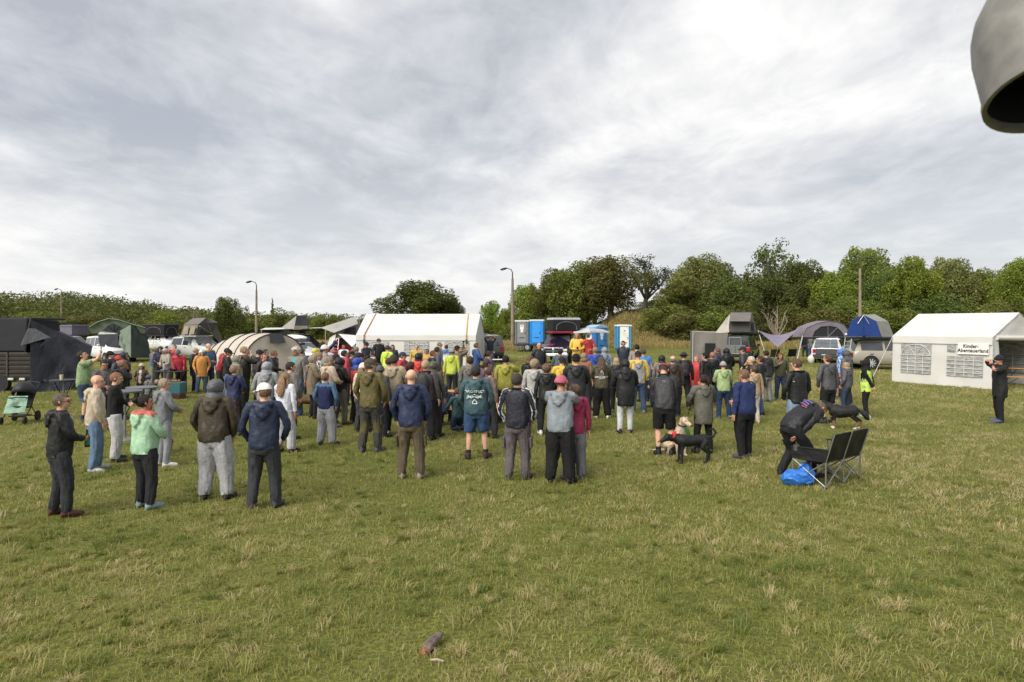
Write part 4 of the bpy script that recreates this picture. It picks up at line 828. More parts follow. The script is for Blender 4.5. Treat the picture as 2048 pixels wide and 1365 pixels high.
# ================================================================== off-roader with clamshell tent and annex
op = gp(1482, 46); o = car('green_off_roader', op, 27, BOXY, '23302c', 'dark green off-roader seen from behind under the clamshell roof tent', (0.40, 0.26, 1.4, -1.4), cat='off-roader', tail='c01a16')
MB().box((0, -2.37, 0.98), (1.25, 0.05, 0.52)).build('ladder_panel', metal('77797a', 0.5), o, bevel=0.01)
fr = MB().tube([(-0.36, -2.42, 1.25), (-0.36, -2.42, 1.74), (0.36, -2.42, 1.74), (0.36, -2.42, 1.25)], 0.025, 6); fr.build('rear_frame', metal('c6c8c9', 0.35), o)
MB().box((0, -2.41, 0.98), (0.015, 0.02, 0.5)).build('panel_seam', plastic('2a2b2c'), o)
t = empty('roof_tent', (op.x, 46, 0), 0, 'grey clamshell roof tent with pale tarp on the off-roader', 'tent'); G = lambda u, v, dd: pt(u, v, dd)-Vector((op.x, 46, 0))
GY = canvas('6d6864'); GYL = canvas('8d8882'); PALE = canvas('b3ada3')
MB().box(G(1480, 666.5, 45.6), (2.2, 1.6, 0.10)).build('base_tray', plastic('242528'), t)
MB().sheet(G(1458, 664, 44.5), G(1499, 664, 44.5), G(1503, 641, 44.7), G(1459, 641, 44.7), 6, 6, 0, 0.02, 1).build('front_wall', canvas('4f4c49'), t, True)
MB().sheet(G(1458, 643, 44.2), G(1500, 643, 44.2), G(1503, 625, 46.4), G(1461, 625, 46.4), 6, 6, 0, 0.02, 2).build('front_flap', GY, t, True)
MB().sheet(G(1499, 664, 44.5), G(1513, 664, 46.6), G(1504, 625, 46.4), G(1502, 641, 44.7), 6, 6, 0, 0.02, 3).build('side_wall', GY, t, True)
MB().sheet(G(1458, 664, 44.52), G(1461, 625, 46.4), G(1459, 640, 45), G(1458, 650, 44.6), 6, 6, 0, 0.01, 4).build('side_wall', GY, t, True)
MB().box(G(1482, 624.5, 46.5), (1.45, 0.25, 0.10)).build('lid_edge', plastic('2e2f31'), t, bevel=0.02)
panel(t, 'window', [G(1503, 662, 44.9), G(1509, 662, 45.9), G(1507, 646, 45.6), G(1504, 644, 45.1)], canvas('24252a'))
MB().sheet(G(1429, 668, 44.0), G(1458, 665, 44.3), G(1460, 628, 46.2), G(1460, 627, 46.2), 8, 8, 0.05, 0.02, 6).build('pale_tarp', PALE, t, True)
t = empty('grey_annex', (gx(1420, 44), 44, 0), 0, 'grey canvas annex wall hanging left of the off-roader', 'awning'); G = lambda u, v, dd: pt(u, v, dd)-Vector((gx(1420, 44), 44, 0))
MB().sheet(G(1386, 730, 43.5), G(1452, 728, 44.2), G(1456, 667, 44.2), G(1387, 664, 43.5), 14, 10, 0, 0.05, 7).build('annex_wall', GYL, t, True)
MB().sheet(G(1386, 730, 43.55), G(1380, 723, 46.5), G(1381, 664, 46.5), G(1387, 664, 43.55), 6, 8, 0, 0.02, 8).build('annex_end_wall', GY, t, True)
MB().sheet(G(1387, 664, 43.5), G(1456, 667, 44.2), G(1456, 664, 46.6), G(1381, 662, 46.5), 8, 6, 0.04, 0.02, 9).build('annex_roof', GYL, t, True)
panel(t, 'window', [G(1410, 712, 43.62), G(1431, 712, 43.85), G(1431, 687, 43.85), G(1410, 687, 43.62)], canvas('2c2d30'))
pole(t, G(1386, 664, 43.45), G(1385, 729, 43.45), 0.03, 'd4d4d0')
# ================================================================== grey tarp, poles, white SUV with arched tent
t = empty('grey_tarp', (gx(1560, 46), 46, 0), 0, 'lavender grey tarp slung from two poles above the camp chairs', 'awning'); G = lambda u, v, dd: pt(u, v, dd)-Vector((gx(1560, 46), 46, 0))
TA = canvas('7a7386')
MB().sheet(G(1516, 661, 45.0), G(1556, 695, 43.6), G(1600, 656, 45.2), G(1556, 676, 46.0), 10, 8, 0.0, 0.015, 1).build('tarp_sheet', TA, t, True)
pole(t, G(1516, 661, 45.0), Vector((gx(1537, 44.0)-gx(1560, 46), -2.0, float(gz(gx(1537, 44), 44)))), 0.025, 'd0d0ca')
pole(t, G(1606, 668, 45.4), Vector((gx(1592, 43.6)-gx(1560, 46), -2.4, 0.0)), 0.035, 'd0d0ca'); pole(t, G(1556, 695, 43.6), Vector((gx(1545, 41.5)-gx(1560, 46), -4.5, 0)), 0.006, 'd0c050', 'guy_line')
MB().sheet(G(1603, 692, 45.1), G(1614, 690, 45.2), G(1612, 676, 45.3), G(1604, 674, 45.3), 6, 6, 0, 0.06, 3).build('hanging_jacket', canvas('16171a'), t, True)
wp_ = gp(1660, 46.5); o = car('white_suv', wp_, 31, SUV, 'dcdee0', 'white SUV seen from behind with quilted rear window cover', (0.37, 0.25, 1.4, -1.4), lower='3a3c3f', tail='a3141a')
for i in range(3):
    for j in range(2):
        yz = [(-2.28, 1.06), (-2.00, 1.58)]; f0, f1 = (0.02, 0.48) if j == 0 else (0.5, 0.98); pA = Vector((0, -2.30, 1.05)); pB = Vector((0, -2.02, 1.60)); x0, x1 = (-0.72+i*0.485), (-0.72+i*0.485+0.46)
        a_, b_ = pA.lerp(pB, f0), pA.lerp(pB, f1); panel(o, 'window_cover_panel', [(x0*(1-.1*f0), a_.y, a_.z), (x1*(1-.1*f0), a_.y, a_.z), (x1*(1-.1*f1), b_.y, b_.z), (x0*(1-.1*f1), b_.y, b_.z)], canvas('5f646c'), (0, -0.03, 0.015), 0.02)
MB().box((0, -2.36, 0.80), (1.25, 0.05, 0.36)).build('tailgate_cover', canvas('4a4c4f'), o, bevel=0.02)
def arch_tent(u0, u1, vb, vt, d, depth, cfab, label, cwin='26272b', wy=0.0):
    x0, x1 = gx(u0, d), gx(u1, d); xc = (x0+x1)/2; z0, z1 = gzv(vb, d), gzv(vt, d); w_ = x1-x0; h = z1-z0
    o = empty('roof_tent', (xc, d, z0), wy, label, 'tent'); n = 10
    P = [(-0.5, 0.10), (-0.46, 0.35), (-0.40, 0.62), (-0.20, 0.86), (0.02, 1.0), (0.22, 0.93), (0.34, 0.80), (0.43, 0.45), (0.5, 0.10)]
    MB().box((0, 0, 0.05), (w_*1.0, depth, 0.10)).build('base_tray', plastic('222326'), o, bevel=0.02)
    for i in range(len(P)-1):
        (a, za), (b, zb) = P[i], P[i+1]; MB().sheet((a*w_, depth/2*1.05, za*h), (a*w_, -depth/2*1.05, za*h), (b*w_, -depth/2*1.05, zb*h), (b*w_, depth/2*1.05, zb*h), 4, 3, 0, 0.012, i).build('roof_panel', canvas(cfab), o, True)
    for s in (-1, 1):
        Q = [(a*w_, s*depth/2, z*h) for a, z in P]; panel(o, 'end_wall', Q if s > 0 else Q[::-1], canvas(cfab))
    W = [(-0.28, 0.14), (-0.24, 0.42), (-0.12, 0.66), (0.06, 0.70), (0.20, 0.62), (0.29, 0.40), (0.34, 0.14)]
    panel(o, 'window', [(a*w_, -depth/2-0.02, z*h) for a, z in W][::-1], canvas(cwin))
    MB().tube([(a*w_, -depth/2-0.035, z*h) for a, z in W], 0.02, 5).build('window_trim', canvas('17181a'), o)
    pole(o, (0.02*w_, -depth/2-0.05, 0.12*h), (0.02*w_, -depth/2-0.05, 0.69*h), 0.012); pole(o, (0.02*w_, -depth/2-0.05, 0.12*h), (0.2*w_, -depth/2-0.05, 0.6*h), 0.012)
    return o
arch_tent(1594, 1692, 678, 642, 46.0, 1.5, '77717a', 'grey arched roof tent with mesh window on the white SUV')
# ================================================================== silver SUV with blue tent
qp = gp(1780, 39.5); o = car('silver_suv', qp, 93, scale_st(SUV, 1.06, 1.0, 1.0), '9c9688', 'champagne silver SUV beside the white party tent at the right', (0.38, 0.25, 1.45, -1.5), rim='dfe1e3', spokes=10, roofrack=True)
t = empty('roof_tent', (gx(1737, 39.3), 39.3, 0), 0, 'blue roof tent with grey flysheet on the champagne SUV', 'tent'); G = lambda u, v, dd: pt(u, v, dd)-Vector((gx(1737, 39.3), 39.3, 0))
BLU = canvas('24407f'); GF = canvas('8f9088')
MB().box(G(1737, 676, 39.3), (2.75, 1.5, 0.10)).build('base_tray', plastic('26272a'), t, bevel=0.02)
fa = [(1690, 673), (1697, 658), (1703, 641), (1727, 630), (1753, 643), (1764, 674)]
panel(t, 'front_wall', [G(u, v, 38.5) for u, v in fa][::-1], BLU)
bk = [(1703, 641), (1727, 630), (1750, 629), (1776, 643)]
MB().sheet(G(1703, 641, 38.5), G(1727, 630, 38.5), G(1750, 629, 40.2), G(1718, 641, 40.3), 6, 5, 0, 0.01, 2).build('roof_panel', BLU, t, True)
MB().sheet(G(1727, 630, 38.48), G(1753, 643, 38.48), G(1776, 643, 40.0), G(1750, 629, 40.2), 6, 5, 0, 0.01, 3).build('flysheet', GF, t, True)
MB().sheet(G(1764, 674, 38.48), G(1788, 674, 40.0), G(1776, 643, 40.0), G(1753, 643, 38.48), 6, 6, 0, 0.015, 4).build('flysheet', GF, t, True)
pole(t, G(1727, 631, 38.42), G(1715, 648, 38.3), 0.016, 'd6d0b8'); pole(t, G(1727, 631, 38.42), G(1738, 648, 38.3), 0.016, 'd6d0b8')
MB().tube([G(1727, 634, 38.45), G(1727, 668, 38.45)], 0.012, 6).build('zip', canvas('1b2f60'), t)
MB().ell(G(1728, 671, 38.3), (0.10, 0.08, 0.12), 8, 6).build('tie', canvas('1b2f60'), t, True); MB().ell(G(1692, 669, 38.4), (0.07, 0.04, 0.07), 8, 6).build('badge', plastic('d5d8dd'), t, True)
gz0 = float(gz(gx(1690, 38.2), 38.2))
ladder(t, Vector((gx(1688, 38.0)-gx(1737, 39.3), -1.3, gz0)), G(1697, 675, 38.6), 0.36, 'cfcfca', 8)
# ================================================================== marquees
WHT = mat('marquee_white', 'cac9c6', 0.6, var=0.05, vscale=1.2, bump=0.3, bscale=2.5, dirt='c3bfb5'); WSH = WHT
def win_foil(o, P, nu, nv, name='foil_window', arch=False):
    """crinkled foil window with white glazing bars; P = bl, br, tr, tl"""
    P = [Vector(p) for p in P]; w_ = MB().sheet(P[0], P[1], P[2], P[3], 10, 10, 0, 0.012, 5).build(name, mat('foil', (0.33, 0.335, 0.33), 0.12, var=0.45, vscale=5, bump=0.9, bscale=9, spec=0.7, coat=0.3, stretch=(1, 1, 5)), o, True)
    nrm = (P[1]-P[0]).cross(P[3]-P[0]).normalized()*0.022
    q = lambda u, v: P[0].lerp(P[1], u).lerp(P[3].lerp(P[2], u), v)+nrm
    for k in range(1, nu): MB().tube([q(k/nu, 0), q(k/nu, 0.62 if arch else 1)], 0.014, 5).build('glazing_bar', WHT, w_)
    for k in range(1, nv): MB().tube([q(0, k/nv*(0.62 if arch else 1)), q(1, k/nv*(0.62 if arch else 1))], 0.014, 5).build('glazing_bar', WHT, w_)
    if arch:
        MB().tube([q(0, .62), q(1, .62)], 0.016, 5).build('glazing_bar', WHT, w_)
        MB().tube([q(0.5+0.48*math.cos(PI*k/10), 0.62+0.36*math.sin(PI*k/10)) for k in range(11)], 0.016, 5).build('glazing_bar', WHT, w_)
        for a in (60, 90, 120): MB().tube([q(.5, .62), q(.5+.46*math.cos(R(a)), .62+.35*math.sin(R(a)))], 0.012, 5).build('glazing_bar', WHT, w_)
    return w_
def marquee(name, A, B, width, ze, zr, label, bays, openend=False):
    """A,B: ground front corners (left,right) of the long side facing the camera; width goes back"""
    A, B = Vector(A), Vector(B); o = empty(name, A, 0, label, 'marquee'); ax = (B-A); Ln = ax.length; ax = ax/Ln; bk = Vector((-ax.y, ax.x, 0)); Z = Vector((0, 0, 1))
    p_ = lambda l, b, z: ax*l+bk*b+Z*z
    for k in range(bays):
        l0, l1 = Ln*k/bays, Ln*(k+1)/bays
        MB().sheet(p_(l0, -0.03, ze), p_(l1, -0.03, ze), p_(l1, width/2, zr), p_(l0, width/2, zr), 8, 8, 0.0, 0.0, k).build('roof_panel', WHT, o, True)
        MB().sheet(p_(l1, width+0.03, ze), p_(l0, width+0.03, ze), p_(l0, width/2, zr), p_(l1, width/2, zr), 6, 6, 0.0, 0.0, k+9).build('roof_panel', WHT, o, True)
        MB().sheet(p_(l0, -0.09, 0.0), p_(l1, -0.09, 0.0), p_(l1, 0.0, ze-0.02), p_(l0, 0.0, ze-0.02), 12, 8, 0, 0.014, k+20).build('side_wall', WSH, o, True)
        MB().sheet(p_(l1, width+.05, 0.0), p_(l0, width+.05, 0.0), p_(l0, width, ze-0.02), p_(l1, width, ze-0.02), 6, 6, 0, 0.02, k+30).build('back_wall', WSH, o, True)
        MB().sheet(p_(l0, -0.06, ze-0.30), p_(l1, -0.06, ze-0.30), p_(l1, -0.035, ze-0.005), p_(l0, -0.035, ze-0.005), 8, 3, 0.0, 0.004, k+40).build('valance', WHT, o, True)
    for l in (0, Ln):
        for b in (0.03, width-0.03): MB().tube([p_(l if l else 0.03, b, 0), p_(l if l else 0.03, b, ze)], 0.025, 8).build('frame_pole', metal('b9bbbc'), o)
        MB().tube([p_(l, 0.03, ze-.03), p_(l, width/2, zr-.03), p_(l, width-.03, ze-.03)], 0.022, 8).build('frame_pole', metal('b9bbbc'), o)
    s = -1
    for l in (0.0, Ln):
        e = 0.012 if l == 0 else -0.012
        if openend and l > 0:
            MB().sheet(p_(l, 0, 0.0), p_(l, width*0.16, 0.0), p_(l, width*0.10, ze-0.05), p_(l, 0, ze), 5, 6, 0, 0.03, 51).build('gable_curtain', WHT, o, True)
            MB().sheet(p_(l, 0.05, ze-0.06), p_(l, width-0.05, ze-0.06), p_(l, width*0.52, zr-0.03), p_(l, width*0.48, zr-0.03), 8, 6, 0, 0.05, 52).build('gable', WHT, o, True)
            MB().tube([p_(l+0.03, width*0.05, ze-0.02), p_(l+0.06, width*0.5, ze-0.05), p_(l+0.03, width*0.95, ze-0.02)], [0.09, 0.11, 0.09], 8).build('rolled_curtain', WHT, o, True)
        else:
            V = [p_(l+e, 0, 0), p_(l+e, width, 0), p_(l+e, width, ze), p_(l+e, width/2, zr-0.02), p_(l+e, 0, ze)]
            panel(o, 'gable', V if l > 0 else V[::-1], WHT)
    return o, p_, Ln
mA, mB = gp(712, 40.2), gp(952, 39.6)
zE = gzv(671, 40); zR_ = gzv(628.5, 42)
o, p_, Ln = marquee('white_marquee', mA, mB, 4.0, zE, zR_, 'long white marquee with ratchet straps over its roof behind the crowd', 3)
for k, nb in ((0, 3), (1, 2), (2, 2)):
    l0 = Ln*k/3+Ln/3*0.22; win_foil(o, [p_(l0, -0.11, 0.75), p_(l0+1.45, -0.11, 0.75), p_(l0+1.45, -0.06, zE-0.36), p_(l0, -0.06, zE-0.36)], 5, 4, arch=(k != 1))
for l, c, l2 in ((0.52, '9c4a35', 0.62), (Ln-0.55, 'b08a35', Ln-0.75)):
    MB().add([p_(l-.03, -0.14, 0.2), p_(l+.03, -0.14, 0.2), p_(l+.03, -0.10, zE+0.02), p_(l-.03, -0.10, zE+0.02), p_(l2+.03, 2.0, zR_+0.02), p_(l2-.03, 2.0, zR_+0.02)], [(0, 1, 2, 3), (3, 2, 4, 5)]).build('ratchet_strap', canvas(c), o)
    MB().box(p_(l, -0.13, zE-0.35), (0.09, 0.06, 0.22)).build('ratchet', metal('4b4741'), o)
rA, rB = Vector((gx(1786, 30.8), 30.8, 0)), Vector((gx(1986, 27.0), 27.0, 0))
zE2, zR2 = 2.05, 3.05
o, p_, Ln = marquee('white_party_tent', rA, rB, 3.6, zE2, zR2, 'white party tent with foil windows and lettering at the right edge', 2, True)
win_foil(o, [p_(0.42, -0.10, 0.42), p_(Ln*0.42, -0.10, 0.42), p_(Ln*0.42, -0.05, zE2-0.33), p_(0.42, -0.05, zE2-0.33)], 4, 5, arch=True)
win_foil(o, [p_(Ln*0.58, -0.10, 0.42), p_(Ln*0.92, -0.10, 0.42), p_(Ln*0.92, -0.06, zE2-0.80), p_(Ln*0.58, -0.06, zE2-0.80)], 4, 5)
win_foil(o, [p_(Ln*0.58, -0.062, zE2-0.62), p_(Ln*0.66, -0.062, zE2-0.62), p_(Ln*0.66, -0.05, zE2-0.33), p_(Ln*0.58, -0.05, zE2-0.33)], 1, 1)
win_foil(o, [p_(Ln-0.6, 3.53, 0.5), p_(Ln-3.4, 3.53, 0.5), p_(Ln-3.4, 3.53, zE2-0.3), p_(Ln-0.6, 3.53, zE2-0.3)][::-1] if False else [p_(Ln-3.4, 3.50, 0.5), p_(Ln-0.6, 3.50, 0.5), p_(Ln-0.6, 3.50, zE2-0.3), p_(Ln-3.4, 3.50, zE2-0.3)], 5, 4, arch=True)
# lettering sheet
ax = (rB-rA).normalized(); bk = Vector((-ax.y, ax.x, 0))
sh = MB().sheet(p_(Ln*0.69, -0.11, zE2-0.70), p_(Ln*0.975, -0.11, zE2-0.70), p_(Ln*0.975, -0.095, zE2-0.24), p_(Ln*0.69, -0.095, zE2-0.24), 4, 4, 0, 0.002, 3).build('name_sheet', plastic('e4e3df'), o)
for s, lc, zc, sz in (('Kinder-', 0.815, zE2-0.37, 0.21), ('Abenteuerland', 0.832, zE2-0.55, 0.21)):
    V, F = text_mesh(s, sz, 0.0, 0.93, 1.02, 0.004)
    MB().add([p_(Ln*lc+a, -0.118-0.0*b, zc+b) for a, b, c in V], F).build('lettering', plastic('1b1b1d'), sh)
pole(o, p_(0.0, 0, zE2), Vector((gx(1738, 29.0), 29.0, 0.02))-rA, 0.014, 'dcdcd8', 'guy_strap')
# beer table set inside the party tent
def beer_table(u, v, d, label, length=2.0, wd=0.5, zt=0.76, yaw=0, name='beer_table', cat='table'):
    o = empty(name, Vector((gx(u, d), d, 0)), -R(yaw), label, cat)
    for k in range(4 if wd > 0.3 else 2):
        n = 4 if wd > 0.3 else 2; w1 = wd/n; MB().box((0, -wd/2+w1*(k+0.5), zt-0.014), (length, w1*0.96, 0.028)).build('plank', mat('beer_wood', 'b98445', 0.45, var=0.2, vscale=3, stretch=(1, 8, 8)), o, bevel=0.004)
    for s in (-1, 1):
        l = MB()
        for y in (-wd*.36, wd*.36): l.tube([(s*length*.38, y, 0), (s*length*.38, y*0.9, zt-0.03)], 0.016, 6)
        l.tube([(s*length*.38, -wd*.36, 0.15), (s*length*.38, wd*.36, 0.15)], 0.013, 6); l.tube([(s*length*.38, 0, 0.15), (s*length*.12, 0, zt-0.05)], 0.012, 6)
        l.build('leg_frame', metal('26312b', 0.5), o)
    return o
beer_table(2045, 0, 28.2, 'orange wooden beer table just inside the open end of the party tent', 1.6, 0.5, 0.76, 25)
beer_table(2048, 0, 27.3, 'orange wooden bench in front of the beer table in the party tent', 1.5, 0.25, 0.47, 25, 'beer_bench', 'bench')
o = empty('white_van', gp(2062, 44), -R(20), 'white vehicle corner showing behind the party tent at the right', 'van'); 
loft_body(scale_st(VAN, 1.2, 1.1, 1.45)).build('body', paint('d8d9d8'), o, True, auto=50)
for sx in (-1, 1):
    for y in (1.5, -1.5): wheel(o, sx*0.86, y, 0.36, 0.24)
# ================================================================== people: templates in a common rest pose, then skinned per person
ARM_A = R(38); ADIR = Vector((math.sin(ARM_A), 0, -math.cos(ARM_A)))
SH = Vector((0.172, -0.005, 1.425)); UA, FA = 0.295, 0.255
EL = SH+ADIR*UA; WR = EL+ADIR*FA; HT = WR+ADIR*0.17
HIP, KNEE, ANK, TOE = Vector((0.092, 0, 0.92)), Vector((0.108, 0.008, 0.50)), Vector((0.122, -0.012, 0.09)), Vector((0.14, 0.15, 0.03))
BONES = [('pelvis', (0, 0, 0.90), (0, 0, 1.02), 0.165), ('spine', (0, 0, 1.02), (0, 0, 1.22), 0.155), ('chest', (0, 0, 1.22), (0, 0, 1.43), 0.165),
         ('neck', (0, 0, 1.45), (0, 0.01, 1.54), 0.065), ('head', (0, 0.01, 1.56), (0, 0.01, 1.74), 0.11)]
for s, n in ((1, 'R'), (-1, 'L')):
    f = lambda p: (p.x*s, p.y, p.z)
    BONES += [('ua'+n, f(SH), f(EL), 0.062), ('fa'+n, f(EL), f(WR), 0.052), ('hd'+n, f(WR), f(HT), 0.05),
              ('th'+n, f(HIP), f(KNEE), 0.088), ('sn'+n, f(KNEE), f(ANK), 0.062), ('ft'+n, f(ANK), f(TOE), 0.055)]
BI = {b[0]: i for i, b in enumerate(BONES)}
def seg_dist(P, a, b):
    a, b = np.array(a), np.array(b); ab = b-a; t = np.clip(((P-a)@ab)/(ab@ab), 0, 1); return np.linalg.norm(P-(a+t[:, None]*ab), axis=1)
def auto_weights(P, force=None, only=None, power=5.0):
    W = np.zeros((len(P), len(BONES)))
    if force: W[:, BI[force]] = 1; return W
    for i, (n, a, b, r_) in enumerate(BONES):
        if only and n not in only: continue
        W[:, i] = (r_/(seg_dist(P, a, b)+0.012))**power
    # keep the two sides apart
    for s, n in ((1, 'R'), (-1, 'L')):
        off = sst(0.0, 0.05, -P[:, 0]*s)
        for k in ('th', 'sn', 'ft'): W[:, BI[k+n]] *= 1-off
    return W/W.sum(1)[:, None]
def remesh(mb, voxel, smooth=4, tris=3000, lap=0.5):
    me = bpy.data.meshes.new('x'); me.from_pydata([tuple(v) for v in mb.v], [], mb.f); o = link('x', me)
    m = o.modifiers.new('r', 'REMESH'); m.mode = 'VOXEL'; m.voxel_size = voxel
    if smooth: m = o.modifiers.new('s', 'SMOOTH'); m.factor = lap; m.iterations = smooth
    dg = bpy.context.evaluated_depsgraph_get(); e = o.evaluated_get(dg).to_mesh(); nq = len(e.polygons)*2
    m = o.modifiers.new('d', 'DECIMATE'); m.ratio = min(1.0, tris/max(nq, 1))
    t = o.modifiers.new('t', 'TRIANGULATE')
    dg.update(); e = o.evaluated_get(bpy.context.evaluated_depsgraph_get()).to_mesh()
    V = np.empty(len(e.vertices)*3); e.vertices.foreach_get('co', V); F = np.array([tuple(p.vertices) for p in e.polygons], np.int32)
    bpy.data.objects.remove(o); bpy.data.meshes.remove(me); return V.reshape(-1, 3), F
def torso(m, rows, n=20, e=0.82):
    rings = []
    for z, rx, ry, cy in rows:
        ring = []
        for j in range(n):
            a = 2*PI*j/n; x, y = math.cos(a), math.sin(a); x = math.copysign(abs(x)**e, x); y = math.copysign(abs(y)**e, y)
            ring.append(Vector((x*rx, cy+y*ry, z)))
        rings.append(ring)
    m.rings(rings)
def mir(p, s): return Vector((p[0]*s, p[1], p[2]))
def arms(m, t0, t1, radii, start=None):
    for s in (1, -1):
        A = [SH-Vector((0.05, 0, -0.005))]+[SH+ADIR*((UA+FA)*(t0+(t1-t0)*k/(len(radii)-1))) for k in range(len(radii))]
        m.tube([mir(p, s) for p in A], [radii[0]]+list(radii), 12)
def legs(m, zs, rad, crotch=0.012):
    for s in (1, -1):
        P = []
        for z in zs:
            if z > 0.50: f = (0.92-z)/0.42; p = HIP.lerp(KNEE, f)
            else: f = (0.50-z)/0.41; p = KNEE.lerp(ANK, f)
            P.append(mir(p, s))
        m.tube(P, rad, 14)
def body_template(tris):
    m = MB()
    torso(m, [(0.84, 0.10, 0.08, 0), (0.90, 0.150, 0.098, -0.005), (0.97, 0.152, 0.104, -0.012), (1.08, 0.128, 0.09, 0), (1.18, 0.132, 0.093, 0.005), (1.30, 0.155, 0.105, 0.005), (1.38, 0.16, 0.092, 0), (1.43, 0.12, 0.075, -0.005), (1.47, 0.06, 0.058, -0.005)])
    m.tube([(0, -0.01, 1.40), (0, -0.002, 1.50), (0, 0.008, 1.60)], [0.062, 0.054, 0.056], 14)
    m.ell((0, -0.008, 1.663), (0.076, 0.095, 0.087), 18, 12); m.ell((0, 0.030, 1.607), (0.057, 0.064, 0.078), 16, 10)
    m.ell((0, 0.06, 1.548), (0.028, 0.026, 0.02), 10, 6)                                       # chin
    m.tube([(0, 0.082, 1.668), (0, 0.098, 1.645), (0, 0.113, 1.622), (0, 0.098, 1.612)], [0.009, 0.011, 0.015, 0.010], 8)   # nose
    m.tube([(-0.045, 0.074, 1.676), (0, 0.088, 1.680), (0.045, 0.074, 1.676)], [0.010, 0.012, 0.010], 8)               # brow
    m.ell((0, 0.088, 1.590), (0.024, 0.012, 0.009), 10, 6)
    for s in (1, -1): m.ell((s*0.077, -0.005, 1.640), (0.012, 0.022, 0.033), 10, 8)
    arms(m, 0.0, 1.0, (0.052, 0.047, 0.044, 0.041, 0.040, 0.036, 0.027))
    legs(m, (0.92, 0.80, 0.66, 0.52, 0.44, 0.34, 0.22, 0.10), (0.078, 0.083, 0.072, 0.055, 0.052, 0.055, 0.043, 0.034))
    for s in (1, -1):
        m.tube([mir((0.122, -0.05, 0.05), s), mir((0.128, 0.03, 0.045), s), mir((0.137, 0.12, 0.03), s), mir((0.14, 0.16, 0.025), s)], [(0.036, 0.04), (0.038, 0.042), (0.045, 0.026), (0.036, 0.02)], 10)
        Y = Vector((0, 1, 0)); nrm = ADIR.cross(Y)
        w_ = WR; m.tube([mir(w_-ADIR*0.02, s), mir(w_+ADIR*0.03, s), mir(w_+ADIR*0.085, s)], [(0.024, 0.028), (0.018, 0.038), (0.015, 0.042)] if False else [0.026, (0.017, 0.038), (0.014, 0.041)], 10)
        for k, (yy, ln) in enumerate(((0.031, 0.070), (0.010, 0.080), (-0.012, 0.074), (-0.033, 0.058))):
            b0 = w_+ADIR*0.08+Y*yy; c1 = -nrm*0.0
            cur = Vector((-math.cos(ARM_A), 0, -math.sin(ARM_A)))    # towards the palm side
            p1 = b0+ADIR*ln*0.5+Y*yy*0.18+cur*0.006; p2 = b0+ADIR*ln+Y*yy*0.26+cur*0.026
            m.tube([mir(b0-ADIR*0.02, s), mir(p1, s), mir(p2, s)], [0.0095, 0.0088, 0.007], 7)
        t0_ = w_+ADIR*0.035+Y*0.03; m.tube([mir(t0_-Y*0.012, s), mir(t0_+Y*0.028+ADIR*0.022, s), mir(t0_+Y*0.040+ADIR*0.052, s)], [0.012, 0.0105, 0.008], 7)
    V, F = remesh(m, 0.0055, 3, tris)
    return V, F
def ridge(P, s, o=0.0):
    """cheap folded-cloth noise"""
    x, y, z = P[:, 0]*s+o, P[:, 1]*s+o*1.7, P[:, 2]*s-o
    a = np.sin(x*1.3+1.7*np.sin(z*0.9+y))*np.sin(z*1.1+1.3*np.sin(y*1.2+x*0.7)+0.8*x); b = np.sin(2.3*z+1.9*np.sin(x*1.1+1.2*y))
    return (1-np.abs(a))**2*0.6+0.4*(1-np.abs(b))**2
def normals(V, F):
    n = np.cross(V[F[:, 1]]-V[F[:, 0]], V[F[:, 2]]-V[F[:, 0]]); N_ = np.zeros_like(V)
    for k in range(3): np.add.at(N_, F[:, k], n)
    return N_/(np.linalg.norm(N_, axis=1)[:, None]+1e-9)
def wrinkle(V, F, amp, fine=1.0, off=0.0):
    n = normals(V, F); r_ = ridge(V, 17*fine, off)-0.45+0.5*(ridge(V*np.array([1, 1, 1.9]), 30*fine, off+3)-0.45)
    return V+n*(amp*r_)[:, None]
